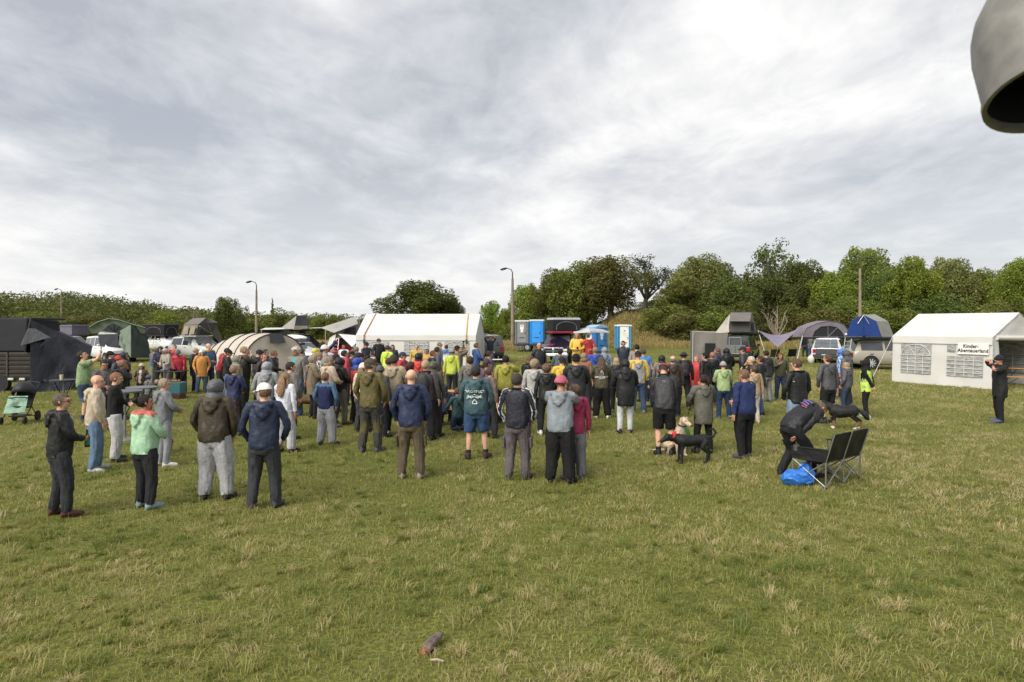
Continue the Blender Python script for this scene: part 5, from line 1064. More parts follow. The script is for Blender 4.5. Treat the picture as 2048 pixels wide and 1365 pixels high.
def top_template(kind, tris, off=0.0):
    m = MB(); hem = {'jacket': 0.845, 'collar': 0.855, 'coat': 0.66, 'shirt': 0.86, 'sweater': 0.87}[kind]
    g = {'jacket': 1.0, 'collar': 0.97, 'coat': 1.04, 'shirt': 0.93, 'sweater': 0.94}[kind]
    rows = [(hem, 0.180*g, 0.136*g, -0.006)]
    if hem < 0.75: rows += [(0.72, 0.186*g, 0.140*g, -0.008)]
    rows += [(0.90, 0.182*g, 0.138*g, -0.010), (0.98, 0.182*g, 0.137*g, -0.006), (1.08, 0.176*g, 0.130*g, 0.004), (1.20, 0.184*g, 0.132*g, 0.006), (1.31, 0.196*g, 0.134*g, 0.002), (1.385, 0.190*g, 0.118*g, -0.004), (1.435, 0.145*g, 0.096*g, -0.008), (1.47, 0.088, 0.078, -0.004), (1.50 if kind != 'shirt' else 1.475, 0.074, 0.070, 0.0)]
    torso(m, rows)
    if kind == 'shirt': arms(m, 0.0, 0.40, (0.078, 0.074, 0.070, 0.068))
    else: arms(m, 0.0, 0.985, (0.083*g, 0.075*g, 0.069*g, 0.064*g, 0.061*g, 0.056*g, 0.050*g, 0.047*g))
    if kind in ('jacket', 'coat'):
        m.tube([(-0.088, 0.055, 1.475), (-0.112, -0.02, 1.475), (-0.088, -0.098, 1.455), (0, -0.138, 1.435), (0.088, -0.098, 1.455), (0.112, -0.02, 1.475), (0.088, 0.055, 1.475)], [0.026, 0.034, 0.044, 0.05, 0.044, 0.034, 0.026], 10)
        m.ell((0, -0.142, 1.375), (0.108, 0.032, 0.095), 14, 8); m.ell((0, -0.158, 1.31), (0.055, 0.022, 0.055), 12, 8)
    elif kind == 'collar':
        m.tube([(-0.055, 0.075, 1.49), (-0.082, 0.0, 1.495), (-0.055, -0.07, 1.50), (0, -0.088, 1.50), (0.055, -0.07, 1.50), (0.082, 0.0, 1.495), (0.055, 0.075, 1.49)], [(0.012, 0.034)]*7, 8)
    V, F = remesh(m, 0.011, 3, tris)
    V = wrinkle(V, F, 0.019 if kind != 'shirt' else 0.012, 0.85, off); return V, F
def bottom_template(kind, tris, off=0.0):
    m = MB(); g = {'trousers': 1.0, 'wide': 1.22, 'slim': 0.87, 'shorts': 1.12}[kind]
    torso(m, [(0.76, 0.13*g, 0.105, -0.005), (0.84, 0.172*min(g, 1.05), 0.122, -0.010), (0.90, 0.158, 0.116, -0.014), (0.97, 0.138, 0.098, -0.004), (1.03, 0.128, 0.088, 0.0)])
    if kind == 'shorts': legs(m, (0.93, 0.80, 0.68, 0.58, 0.50), (0.096, 0.105*1.04, 0.102, 0.098, 0.096))
    else: legs(m, (0.93, 0.80, 0.66, 0.54, 0.46, 0.36, 0.24, 0.14, 0.065), [r_*(g if k > 1 else (1+(g-1)*0.4)) for k, r_ in enumerate((0.094, 0.106, 0.098, 0.087, 0.083, 0.081, 0.077, 0.074, 0.071))])
    V, F = remesh(m, 0.011, 3, tris); z = V[:, 2]
    V0 = V; V = wrinkle(V, F, 0.019*(1 if kind != 'slim' else 0.55), 0.95, off); k = sst(0.80, 0.90, z)[:, None]; V = V*(1-k)+V0*k
    if kind in ('trousers', 'wide'):     # folds stacking above the shoe
        n = normals(V, F); V = V+n*(0.007*np.sin(z*95+3*V[:, 0]*10)*sst(0.30, 0.10, z))[:, None]
    return V, F
def shoe_template(s, tris=500):
    m = MB(); m.tube([mir((0.120, -0.072, 0.045), s), mir((0.122, -0.04, 0.052), s), mir((0.128, 0.03, 0.05), s), mir((0.136, 0.11, 0.038), s), mir((0.142, 0.175, 0.030), s), mir((0.143, 0.20, 0.026), s)], [(0.034, 0.04), (0.043, 0.052), (0.045, 0.055), (0.052, 0.040), (0.045, 0.030), (0.025, 0.018)], 12)
    m.tube([mir((0.121, -0.03, 0.06), s), mir((0.122, -0.02, 0.12), s)], [0.05, 0.05], 12)
    m.tube([mir((0.120, -0.085, 0.012), s), mir((0.128, 0.03, 0.012), s), mir((0.138, 0.12, 0.012), s), mir((0.143, 0.21, 0.012), s)], [(0.04, 0.014), (0.046, 0.014), (0.055, 0.014), (0.028, 0.014)], 10)
    return remesh(m, 0.009, 2, tris)
def head_shell(scale, keep, n=40, m=28, off=(0, 0, 0), jitter=0.0, seed=0, thick=0.0):
    rs = np.random.RandomState(seed); V = []; F = []
    C = np.array((0, -0.008, 1.655)); r_ = np.array((0.080, 0.100, 0.094))*np.array(scale)
    for i in range(m+1):
        th = PI*i/m
        for j in range(n):
            a = 2*PI*j/n; V.append(C+np.array(off)+r_*np.array((math.sin(th)*math.cos(a), math.sin(th)*math.sin(a), math.cos(th))))
    V = np.array(V)
    if jitter: V += (V-C)*(jitter*(ridge(V, 60, seed)-0.4)+jitter*0.6*rs.normal(size=len(V)))[:, None]
    for i in range(m):
        for j in range(n):
            k = (j+1) % n; q = (i*n+j, (i+1)*n+j, (i+1)*n+k, i*n+k); c = V[list(q)].mean(0)
            if keep(c): F += [(q[0], q[1], q[2]), (q[0], q[2], q[3])]
    F = np.array(F, np.int32); used = np.unique(F); mp = -np.ones(len(V), int); mp[used] = np.arange(len(used)); return V[used], mp[F]
def merge(*parts):
    Vs, Fs, o = [], [], 0
    for V, F in parts: Vs.append(np.asarray(V)); Fs.append(np.asarray(F)+o); o += len(V)
    return np.concatenate(Vs), np.concatenate(Fs)
def mbarr(mb):
    V = np.array([tuple(v) for v in mb.v]); F = []
    for f in mb.f:
        for k in range(1, len(f)-1): F.append((f[0], f[k], f[k+1]))
    return V, np.array(F, np.int32)
hairline = lambda c, zf=1.705, zn=1.585, ys=0.035: (c[2] > zf or c[1] < ys-0.4*max(0, 1.68-c[2])) and c[2] > zn+0.25*max(0, c[1]+0.03)
HEADS = {}
def build_heads():
    H = HEADS
    H['short'] = head_shell((1.07, 1.06, 1.06), lambda c: hairline(c), jitter=0.05, seed=1)
    H['buzz'] = head_shell((1.025, 1.02, 1.025), lambda c: hairline(c, 1.715, 1.60), jitter=0.012, seed=2)
    H['ring'] = head_shell((1.05, 1.04, 1.0), lambda c: hairline(c, 9, 1.59) and c[2] < 1.685, jitter=0.04, seed=3)
    H['curly'] = head_shell((1.26, 1.22, 1.17), lambda c: hairline(c, 1.70, 1.555, 0.045), jitter=0.13, seed=4)
    H['bob'] = merge(head_shell((1.16, 1.13, 1.09), lambda c: hairline(c, 1.70, 1.56, 0.045), jitter=0.06, seed=5), mbarr(MB().tube([(-0.082, 0.03, 1.62), (-0.088, -0.02, 1.56), (-0.06, -0.085, 1.55), (0, -0.105, 1.55), (0.06, -0.085, 1.55), (0.088, -0.02, 1.56), (0.082, 0.03, 1.62)], [(0.016, 0.05)]*7, 8)))
    cap = head_shell((1.09, 1.08, 1.07), lambda c: hairline(c), jitter=0.05, seed=6)
    lg = MB(); lg.tube([(0, -0.085, 1.66), (0, -0.115, 1.56), (0, -0.135, 1.44), (0, -0.150, 1.32), (0, -0.145, 1.22)], [(0.075, 0.03), (0.088, 0.04), (0.098, 0.036), (0.085, 0.03), (0.04, 0.018)], 14)
    for s in (1, -1): lg.tube([(s*0.075, 0.01, 1.64), (s*0.088, -0.02, 1.54), (s*0.098, -0.05, 1.42), (s*0.085, -0.08, 1.30)], [(0.022, 0.035), (0.03, 0.045), (0.032, 0.045), (0.012, 0.02)], 10)
    lv, lf = remesh(lg, 0.012, 2, 1200); nn = normals(lv, lf); lv = lv+nn*(0.006*np.sin(lv[:, 0]*190+4*np.sin(lv[:, 2]*9)))[:, None]
    H['long'] = merge(cap, (lv, lf))
    H['bun'] = merge(cap, mbarr(MB().ell((0, -0.128, 1.68), (0.045, 0.04, 0.045), 12, 8)))
    H['pony'] = merge(cap, mbarr(MB().tube([(0, -0.10, 1.69), (0, -0.145, 1.67), (0, -0.165, 1.60), (0, -0.155, 1.50)], [0.022, 0.034, 0.034, 0.010], 10)))
    dome = head_shell((1.15, 1.13, 1.12), lambda c: c[2] > 1.672+0.12*(c[1]-0.0)*(-0.3), off=(0, 0, 0.012), seed=7)
    br = MB()
    rings = []
    for k in range(9):
        a = PI*(0.12+0.76*k/8); ca, sa = math.cos(a), math.sin(a)
        rings.append([Vector((0.088*ca, 0.075*sa+0.02, 1.682)), Vector((0.080*ca, 0.105+0.075*sa, 1.674-0.02*ca*ca)), Vector((0.080*ca, 0.105+0.075*sa, 1.668-0.02*ca*ca)), Vector((0.088*ca, 0.075*sa+0.02, 1.672))])
    br.rings(rings); H['cap'] = merge(dome, mbarr(br))
    fold = MB(); fold.tube([(0.092*math.cos(2*PI*k/20), -0.008+0.112*math.sin(2*PI*k/20), 1.668+0.012*math.sin(2*PI*k/20)) for k in range(21)], [(0.030, 0.009)]*21, 8)
    bd = head_shell((1.16, 1.14, 1.22), lambda c: c[2] > 1.655, off=(0, -0.006, 0.006), jitter=0.01, seed=8)
    H['beanie'] = merge(bd, mbarr(fold))
    hv, hf = head_shell((1.30, 1.26, 1.20), lambda c: not (c[1] > 0.055 and abs(c[0]) < 0.075 and c[2] < 1.725), off=(0, -0.018, -0.004), n=44, m=32, seed=9)
    nk = MB(); nk.tube([(0, -0.02, 1.58), (0, -0.03, 1.50), (0, -0.03, 1.42)], [(0.098, 0.10), (0.112, 0.108), (0.135, 0.112)], 20, caps=False)
    rimm = MB(); rimm.tube([(0.075*math.sin(2*PI*k/16), 0.072+0.03*math.cos(2*PI*k/16)*0.5, 1.645+0.095*math.cos(2*PI*k/16)) for k in range(17)], 0.014, 8)
    HV, HF = merge((hv, hf), mbarr(nk), mbarr(rimm)); H['hood'] = (wrinkle(HV, HF, 0.012, 1.2), HF)
    hat = head_shell((1.13, 1.11, 1.12), lambda c: c[2] > 1.68, off=(0, 0, 0.012), seed=10)
    hb = MB(); hb.lathe([(0.085, 1.682), (0.155, 1.668), (0.158, 1.672), (0.085, 1.690)], (0, -0.005, 0), 20); H['hat'] = merge(hat, mbarr(hb))
build_heads()
TPL = {}
def reg(key, VF, force=None, only=None):
    V, F = VF; TPL[key] = (V, F, auto_weights(V, force, only))
ARMB = [n+s for n in ('ua', 'fa', 'hd') for s in 'RL']
NOARM = [b[0] for b in BONES if b[0] not in ARMB]; NOHEAD = [b[0] for b in BONES if b[0] != 'head' and b[0][:2] not in ('sn', 'ft', 'hd')]
for lod, k in (('n', 1.0), ('f', 0.38)):
    reg('body'+lod, body_template(int(3900*k)))
    for i, kd in enumerate(('jacket', 'collar', 'coat', 'shirt', 'sweater')): reg(kd+lod, top_template(kd, int(3200*k), i*2.1), None, NOHEAD)
    for i, kd in enumerate(('trousers', 'wide', 'slim', 'shorts')): reg(kd+lod, bottom_template(kd, int(2600*k), i*1.3), None, NOARM)
for s, n in ((1, 'R'), (-1, 'L')): reg('shoe'+n, shoe_template(s, 420), 'ft'+n)
for k, v in HEADS.items():
    V, F = v
    if k == 'long': reg('h_'+k, v, None, ['head', 'neck', 'chest']); TPL['h_'+k][2][V[:, 2] > 1.60] = auto_weights(V[V[:, 2] > 1.60], 'head')
    elif k == 'hood': reg('h_'+k, v, None, ['head', 'neck', 'chest']); TPL['h_'+k][2][V[:, 2] > 1.56] = auto_weights(V[V[:, 2] > 1.56], 'head')
    else: reg('h_'+k, v, 'head')
# face details riding on the head
fm = MB()
for s in (1, -1): fm.ell((s*0.030, 0.080, 1.648), (0.012, 0.007, 0.007), 8, 6)
fe = mbarr(fm); fb = MB()
for s in (1, -1): fb.tube([(s*0.015, 0.094, 1.668), (s*0.032, 0.092, 1.673), (s*0.05, 0.080, 1.666)], [0.004, 0.005, 0.003], 6)
fbw = mbarr(fb); fl = mbarr(MB().ell((0, 0.097, 1.588), (0.023, 0.008, 0.007), 10, 6))
reg('eyes', fe, 'head'); reg('brows', fbw, 'head'); reg('lips', fl, 'head')
def gl():
    g = MB()
    for s in (1, -1):
        g.tube([(s*(0.031+0.021*math.cos(2*PI*k/12)), 0.099, 1.646+0.017*math.sin(2*PI*k/12)) for k in range(13)], 0.0025, 5); g.tube([(s*0.053, 0.097, 1.650), (s*0.082, 0.0, 1.650)], 0.0025, 5)
    g.tube([(-0.010, 0.100, 1.650), (0.010, 0.100, 1.650)], 0.0025, 5); return mbarr(g)
reg('glasses', gl(), 'head')
def beard():
    V, F = head_shell((1.0, 1.0, 1.0), lambda c: c[1] > 0.0 and c[2] < 1.60, n=30, m=20, seed=12); V = (V-np.array((0, -0.008, 1.655)))*np.array((0.92, 0.95, 1.12))+np.array((0, 0.012, 1.645)); return V, F
reg('beard', beard(), 'head')
def rot_between(a, b):
    a, b = a.normalized(), b.normalized(); return a.rotation_difference(b).to_matrix()
HANDS = {   # wrist targets in the torso frame for the right side, and elbow pole
 'h': ((0.275, 0.02, 0.865), (0.5, -1, 0)), 'p': ((0.215, 0.115, 0.930), (1, -0.75, 0)), 'c': ((-0.105, 0.215, 1.165), (1, -0.1, -0.9)), 'b': ((0.06, -0.185, 0.90), (1, -0.6, 0)),
 'u': ((0.05, 0.36, 1.66), (1, 0.2, -0.6)), 'd': ((0.055, 0.165, 1.49), (1, 0.1, -0.9)), 'f': ((0.06, 0.27, 1.10), (1, -0.3, -0.6)), 't': ((0.09, 0.235, 1.52), (1, 0, -0.8)), 'x': ((0.10, -0.06, 1.70), (1, 0.25, 0.1)),
 'o': ((0.22, 0.36, 1.78), (1, 0, -0.5)), 'e': ((0.115, 0.06, 1.575), (1, 0.1, -0.8)), 'm': ((0.10, 0.24, 1.50), (1, 0.0, -0.7)), 'r': ((0.20, 0.30, 1.02), (1, -0.5, -0.4)), 'g': ((-0.05, 0.34, 1.36), (1, 0.3, -0.3)),
 'w': ((0.36, 0.02, 0.88), (0.6, -1, 0)), 's': ((0.14, 0.33, 0.86), (1, -0.6, 0)), 'l': ((0.24, 0.30, 0.72), (1, -0.6, 0.2)), 'k': ((0.06, 0.20, 1.34), (1, 0, -0.8)), 'a': ((0.30, 0.22, 1.02), (1, -0.6, -0.2)) }
def ik(S, T, L1, L2, pole):
    d = T-S; D = min(max(d.length, 0.08), L1+L2-0.004); u = d.normalized(); a = (L1*L1+D*D-L2*L2)/(2*D); h = math.sqrt(max(L1*L1-a*a, 1e-6))
    pl = pole-u*pole.dot(u); pl = pl.normalized() if pl.length > 1e-4 else Vector((1, 0, 0)); return S+u*a+pl*h, S+u*D
def pose(kw, rg):
    """returns list of 4x4 matrices per bone (person space, unit height 1.75)"""
    st = kw.get('st', 'stand'); bend = R(kw.get('bend', rg.uniform(-1, 4))); side = R(rg.uniform(-2.5, 2.5)); tw = R(rg.uniform(-6, 6))
    sx = rg.uniform(-0.02, 0.02)
    foot = {}; w_ = kw.get('w', rg.uniform(0.0, 0.045)); dy = rg.uniform(-0.06, 0.06)
    drop = 0.0; pel = Vector((sx, 0, 0))
    if st == 'stand':
        foot = {'R': (Vector((0.115+w_, dy, 0.09)), R(rg.uniform(2, 22))), 'L': (Vector((-0.115-w_, -dy, 0.09)), R(-rg.uniform(2, 22)))}; drop = 0.012+w_*0.2
    elif st == 'walk': foot = {'R': (Vector((0.10, 0.28, 0.10)), R(4)), 'L': (Vector((-0.10, -0.32, 0.15)), R(-4))}; drop = 0.055
    elif st == 'stride': foot = {'R': (Vector((0.16, 0.10, 0.09)), R(12)), 'L': (Vector((-0.16, -0.20, 0.09)), R(-14))}; drop = 0.035
    elif st == 'sit': foot = {'R': (Vector((0.13, 0.36, 0.09)), R(6)), 'L': (Vector((-0.13, 0.32, 0.09)), R(-6))}; drop = 0.92-kw.get('seat', 0.50)-0.085
    elif st == 'sitback': foot = {'R': (Vector((0.14, 0.20, 0.09)), R(10)), 'L': (Vector((-0.14, 0.12, 0.09)), R(-10))}; drop = 0.92-kw.get('seat', 0.50)-0.085
    elif st == 'kneel': foot = {'R': (Vector((0.12, -0.30, 0.09)), R(0)), 'L': (Vector((-0.12, -0.32, 0.09)), R(0))}; drop = 0.47
    elif st == 'crouch': foot = {'R': (Vector((0.13, 0.10, 0.09)), R(12)), 'L': (Vector((-0.13, -0.05, 0.12)), R(-12))}; drop = 0.46
    elif st == 'bendover': foot = {'R': (Vector((0.16, 0.12, 0.09)), R(12)), 'L': (Vector((-0.16, -0.26, 0.09)), R(-10))}; drop = 0.07; pel = Vector((0, -0.16, 0))
    if st in ('stand', 'stride', 'walk'):      # nearly straight legs: hip height from the more distant foot
        hz_ = max((Vector((f_[0].x-s_*0.092-sx, f_[0].y, 0)).length, f_[0].z) for f_, s_ in ((foot['R'], 1), (foot['L'], -1)))
        drop = 0.92-(hz_[1]+math.sqrt(max(0.8302**2-hz_[0]**2, 0.3)))
    pel.z = -drop; M = {}
    def TR(pos, rot, rest): return Matrix.Translation(pos) @ rot.to_4x4() @ Matrix.Translation(-Vector(rest))
    tilt = Matrix.Rotation(-bend*0.4, 3, 'X') @ Matrix.Rotation(side, 3, 'Y')
    pj = Vector((0, 0, 0.92)); Rp = tilt; P0 = pj+pel; M['pelvis'] = TR(P0, Rp, pj)
    def child(par, rest, rot): pos = M[par] @ Vector(rest); return TR(pos, rot, rest)
    Rs = Matrix.Rotation(-bend*0.7, 3, 'X') @ Matrix.Rotation(side*0.3, 3, 'Y') @ Matrix.Rotation(tw*0.5, 3, 'Z'); M['spine'] = child('pelvis', (0, 0, 1.02), Rs)
    Rc = Matrix.Rotation(-bend, 3, 'X') @ Matrix.Rotation(-side*0.5, 3, 'Y') @ Matrix.Rotation(tw, 3, 'Z'); M['chest'] = child('spine', (0, 0, 1.22), Rc)
    hy, hp = -R(kw.get('hy', rg.uniform(-18, 18))), -R(kw.get('hp', rg.uniform(-6, 10)))
    hb = -bend*kw.get('hb', 0.35)
    Rn = Matrix.Rotation(hb, 3, 'X') @ Matrix.Rotation(hy*0.4, 3, 'Z') @ Matrix.Rotation(hp*0.4, 3, 'X'); M['neck'] = child('chest', (0, 0, 1.46), Rn)
    Rh = Matrix.Rotation(hb, 3, 'X') @ Matrix.Rotation(hy, 3, 'Z') @ Matrix.Rotation(hp, 3, 'X'); M['head'] = child('neck', (0, 0.005, 1.55), Rh)
    hands = kw.get('hands', 'hh'); Mc = M['chest']
    for s, n, c in ((1, 'R', hands[0]), (-1, 'L', hands[1])):
        T, pole = HANDS[c]; j = 0.015
        T = mir(Vector(T)+Vector((rg.uniform(-j, j), rg.uniform(-j, j), rg.uniform(-j, j))), s); pole = mir(Vector(pole), s)
        if c == 'c' and s < 0: T = T+Vector((0, 0.03, -0.045))
        S = mir(SH, s); E, Wp = ik(S, T, UA, FA, pole); a0 = mir(ADIR, s)
        r1 = rot_between(a0, E-S); r2 = rot_between(a0, Wp-E); R3 = Rc
        M['ua'+n] = TR(Mc @ S, R3 @ r1, S); M['fa'+n] = TR(Mc @ E, R3 @ r2, mir(EL, s)); M['hd'+n] = TR(Mc @ Wp, R3 @ r2, mir(WR, s))
        hip = M['pelvis'] @ mir(HIP, s); ft, ya = foot[n]; lt = (HIP-KNEE).length; ls = (KNEE-ANK).length
        ft = Vector(ft)
        pl = Vector((s*0.12, 1, 0)) if st != 'kneel' else Vector((0, 1, -0.6))
        K, A = ik(hip, ft, lt, ls, pl)
        M['th'+n] = TR(hip, rot_between(mir(KNEE-HIP, s), K-hip), mir(HIP, s)); M['sn'+n] = TR(K, rot_between(mir(ANK-KNEE, s), A-K), mir(KNEE, s))
        fr = Matrix.Rotation(-ya, 3, 'Z')
        if st == 'kneel': fr = Matrix.Rotation(R(-70), 3, 'X')
        if st == 'walk' and n == 'L': fr = Matrix.Rotation(R(-32), 3, 'X')
        M['ft'+n] = TR(A, fr, mir(ANK, s))
    return [np.array(M[b[0]]) for b in BONES]
def skin(P, W, MM):
    H = np.concatenate([P, np.ones((len(P), 1))], 1); out_ = np.zeros((len(P), 3))
    for i, m in enumerate(MM):
        w_ = W[:, i]
        if w_.max() > 1e-4: out_ += w_[:, None]*(H@m.T)[:, :3]
    return out_
def shape(P, W, fat, child, shoulders=1.0):
    P = P.copy(); wt = W[:, 0]+W[:, 1]+W[:, 2]; bel = np.exp(-((P[:, 2]-1.06)/0.20)**2)
    k = 1+fat*wt*(0.55+0.75*bel); P[:, 0] *= k; front = np.where(P[:, 1] > 0, 1.5, 0.9); P[:, 1] *= 1+fat*wt*(0.6+0.9*bel)*front
    if fat:
        for s, n in ((1, 'R'), (-1, 'L')):
            wl = W[:, BI['th'+n]]; P[:, 0] += wl*(P[:, 0]-s*0.095)*fat*0.75; P[:, 1] += wl*P[:, 1]*fat*0.75
            wa = W[:, BI['ua'+n]]+W[:, BI['fa'+n]]; P[:, 1] += wa*P[:, 1]*fat*0.7
            P[:, 0] += s*fat*0.05*np.minimum(1, wa+W[:, BI['hd'+n]])
    wh = W[:, 4]; c = np.array((0, 0.0, 1.55)); P += (P-c)*(wh*(0.06+child))[:, None]; P[:, 2] -= 0.030*(wh+0.5*W[:, 3])
    return P
SKINS = ['c99a7f', 'bb8a70', 'd2a68c', 'b5826a']
def skin_mat(c): return mat('skin', c, 0.5, var=0.10, vscale=14, spec=0.35)
def hair_mat(c):
    r, g, b = lin(c); m = 0.3*r+0.59*g+0.11*b; c = tuple(round(0.78*(0.66*x+0.34*m), 4) for x in (r, g, b))
    return mat('hair', c, 0.6, var=0.45, vscale=30, bump=0.8, bscale=60, spec=0.3, stretch=(2, 2, 0.5))
ZONES = {
 'raglan': lambda c, w: (w[:, [BI[b] for b in ARMB]].sum(1) > 0.45)|(c[:, 2] > 1.405),
 'yoke': lambda c, w: (c[:, 2] > 1.27)&(np.abs(c[:, 0]) < 0.6),
 'hoodpart': lambda c, w: (c[:, 1] < -0.10)&(c[:, 2] > 1.27)&(np.abs(c[:, 0]) < 0.12),
 'collarpart': lambda c, w: c[:, 2] > 1.452,
 'lower': lambda c, w: c[:, 2] < 0.40, 'knee': lambda c, w: (c[:, 2] > 0.36)&(c[:, 2] < 0.60),
 'backpanel': lambda c, w: (c[:, 1] < -0.03)&(np.abs(c[:, 0]) < 0.115)&(c[:, 2] < 1.40),
 'frontopen': lambda c, w: (c[:, 1] > 0.06)&(np.abs(c[:, 0]) < 0.045),
 'band': lambda c, w: (c[:, 2] > 1.20)&(c[:, 2] < 1.27)&(w[:, [BI[b] for b in ARMB]].sum(1) < 0.5),
 'hemline': lambda c, w: (c[:, 2] < 0.89),
 'stripes': lambda c, w: (np.abs(c[:, 1]+0.035) < 0.013)&(np.abs(c[:, 0]) > 0.07)&(c[:, 2] > 0.9)&(w[:, [BI[b] for b in ARMB]].sum(1)+(c[:, 2] > 1.36) > 0.4)&(c[:, 2] > 1.02)&((c[:, 0]*math.cos(ARM_A)+c[:, 2]*math.sin(ARM_A)) > 0.0),
 'camo': lambda c, w: (ridge(c, 26, 1.0) > 0.52), 'print': lambda c, w: (ridge(c, 45, 2.0) > 0.42),
}
CHESTM = {}
PEOPLE = []
def person(u, vt, vf, yaw, top, bottom, head, hands='hh', label='', **kw):
    PEOPLE.append(dict(u=u, vt=vt, vf=vf, yaw=yaw, top=top, bottom=bottom, head=head, hands=hands, label=label, **kw))
def build_person(q, i):
    rg = random.Random(1000+i*7); d = q['d']; h = q['h']; x = gx(q['u'], d); z0 = q.get('z', 0.0)
    o = empty('person', (x, d, z0), -R(q['yaw']), q['label'], 'person', 'people gathered on the meadow')
    child = q.get('child', 0.0) or (0.16 if h < 1.30 else (0.08 if h < 1.5 else 0.0)); fat = q.get('fat', rg.uniform(0.0, 0.10))
    MM = pose(q, rg); S = q.get('scale', h/1.735); lod = 'n' if d < 21 else 'f'; far = d > 30
    # soles on the ground for tilted poses
    def make(name, key, mats, zone=None, parent=o, w_over=None):
        V, F, W = TPL[key]; W = W if w_over is None else w_over; P = shape(V, W, fat, child); mi = None
        if zone:
            mi = np.zeros(len(F), int); c = V[F].mean(1); wc = W[F].mean(1)
            for zi, zn in enumerate(zone): mi[ZONES[zn](c, wc)] = zi+1
        return link(name, np_mesh(name, skin(P, W, MM)*S, F, mats, mi), parent)
    sk = skin_mat(q.get('skin', SKINS[i % 4])); hd, hc = (q['head']+':3a2c22').split(':')[:2]
    b = make('body', 'body'+lod, [sk])
    if not far and abs(((q['yaw']+q.get('hy', 0)+180) % 360)-180) > 35:
        make('eyes', 'eyes', [mat('eye', (0.05, 0.04, 0.035), 0.2)], None, b); make('eyebrows', 'brows', [hair_mat(hc if hd not in ('cap', 'beanie', 'hood', 'hat', 'bald') else '4a3a2c')], None, b); make('lips', 'lips', [skin_mat('a05a50')], None, b)
    tk, tcols = q['top'].split(':')[0], q['top'].split(':')[1:]; zn = q.get('zone', []); zn = [zn] if isinstance(zn, str) else zn
    fab = shellcloth if tk in ('jacket', 'coat', 'collar') else cloth
    nm = {'jacket': 'jacket', 'collar': 'jacket', 'coat': 'coat', 'shirt': 'shirt', 'sweater': 'sweater'}[tk]
    tp = make(nm, tk+lod, [fab(c) for c in tcols], zn if len(tcols) > 1 else None)
    bk_, bcols = q['bottom'].split(':')[0], q['bottom'].split(':')[1:]; bz = q.get('bzone', [])
    make('shorts' if bk_ == 'shorts' else 'trousers', bk_+lod, [cloth(c) for c in bcols], [bz] if (bz and len(bcols) > 1) else None)
    sc = q.get('shoe', rg.choice(['1d1d1f', '26262a', '3a332c', '55565a', '2a2a30']))
    for n in 'RL': make('shoe', 'shoe'+n, [mat('shoe', sc, 0.6, var=0.3, vscale=30)])
    if hd != 'bald':
        under = q.get('hair')
        if hd in ('cap', 'beanie', 'hat'):
            if under is None: under = 'buzz:4a3a2c'
            if under: hk, hcc = under.split(':'); make('hair', 'h_'+hk, [hair_mat(hcc)])
            make(hd, 'h_'+hd, [cloth(hc)])
        elif hd == 'hood': make('hood', 'h_hood', [fab(hc)])
        else: make('hair', 'h_'+hd, [hair_mat(hc)])
    if q.get('glasses'): make('glasses', 'glasses', [plastic('17171a')])
    if q.get('beard'): make('beard', 'beard', [hair_mat(q['beard'])])
    if q.get('socks'):
        V, F, W = TPL['body'+lod]
        pass
    q['MM'] = MM; q['S'] = S; q['o'] = o; q['fat_'] = fat; q['topobj'] = tp; q['make'] = make; q['lod'] = lod; return o
def chest_to_world(q, p, bone='chest'):
    M4 = Matrix(q['MM'][BI[bone]].tolist()); return q['o'].matrix_basis @ ((M4 @ Vector(p))*q['S'])
def hand_pos(q, side='R', along=0.08):
    s = 1 if side == 'R' else -1; M4 = Matrix(q['MM'][BI['hd'+side]].tolist()); return q['o'].matrix_basis @ ((M4 @ (mir(WR, s)+mir(ADIR, s)*along))*q['S'])
def back_print(q, shapes, colour, name='back_print', zoff=0.0):
    """flat print on the back of a top: shapes = list of (V,F) in a plane (x right, y up), centred on the back"""
    V0, F0, W0 = TPL[q['top'].split(':')[0]+q['lod']]; back = (V0[:, 1] < 0.0)
    bv = V0[back]; n = normals(V0, F0)[back]; Vs, Fs, off = [], [], 0
    for V, F in shapes:
        for (a, b, *_c) in V:
            X_, Z_ = a, 1.20+zoff+b; dd = (bv[:, 0]-X_)**2+(bv[:, 2]-Z_)**2; near = dd.argsort()[:4]; y = bv[near, 1].min()-0.018; Vs.append((X_, y, Z_))
        Fs += [tuple(k+off for k in f) for f in F]; off += len(V)
    P = np.array(Vs); W = auto_weights(P, None, NOHEAD); P2 = skin(shape(P, W, q['fat_'], 0), W, q['MM'])*q['S']
    me = bpy.data.meshes.new(name); me.from_pydata([tuple(p) for p in P2], [], Fs); me.materials.append(cloth(colour)); return link(name, me, q['topobj'])
def stroke(pts, w_=0.008):
    V, F = [], []
    for a, b in zip(pts[:-1], pts[1:]):
        a, b = Vector((a[0], a[1])), Vector((b[0], b[1])); n_ = max(1, int((b-a).length/0.03)); t_ = (b-a).normalized(); pr = Vector((-t_.y, t_.x))*w_/2
        for k in range(n_):
            p0, p1 = a.lerp(b, k/n_), a.lerp(b, (k+1)/n_); i0 = len(V); V += [tuple(p0-pr), tuple(p1-pr), tuple(p1+pr), tuple(p0+pr)]; F.append((i0, i0+1, i0+2, i0+3))
    return V, F
# ================================================================== the crowd (u, top row, foot row or 0, facing: 0 away / 90 right / 180 camera)
P = person
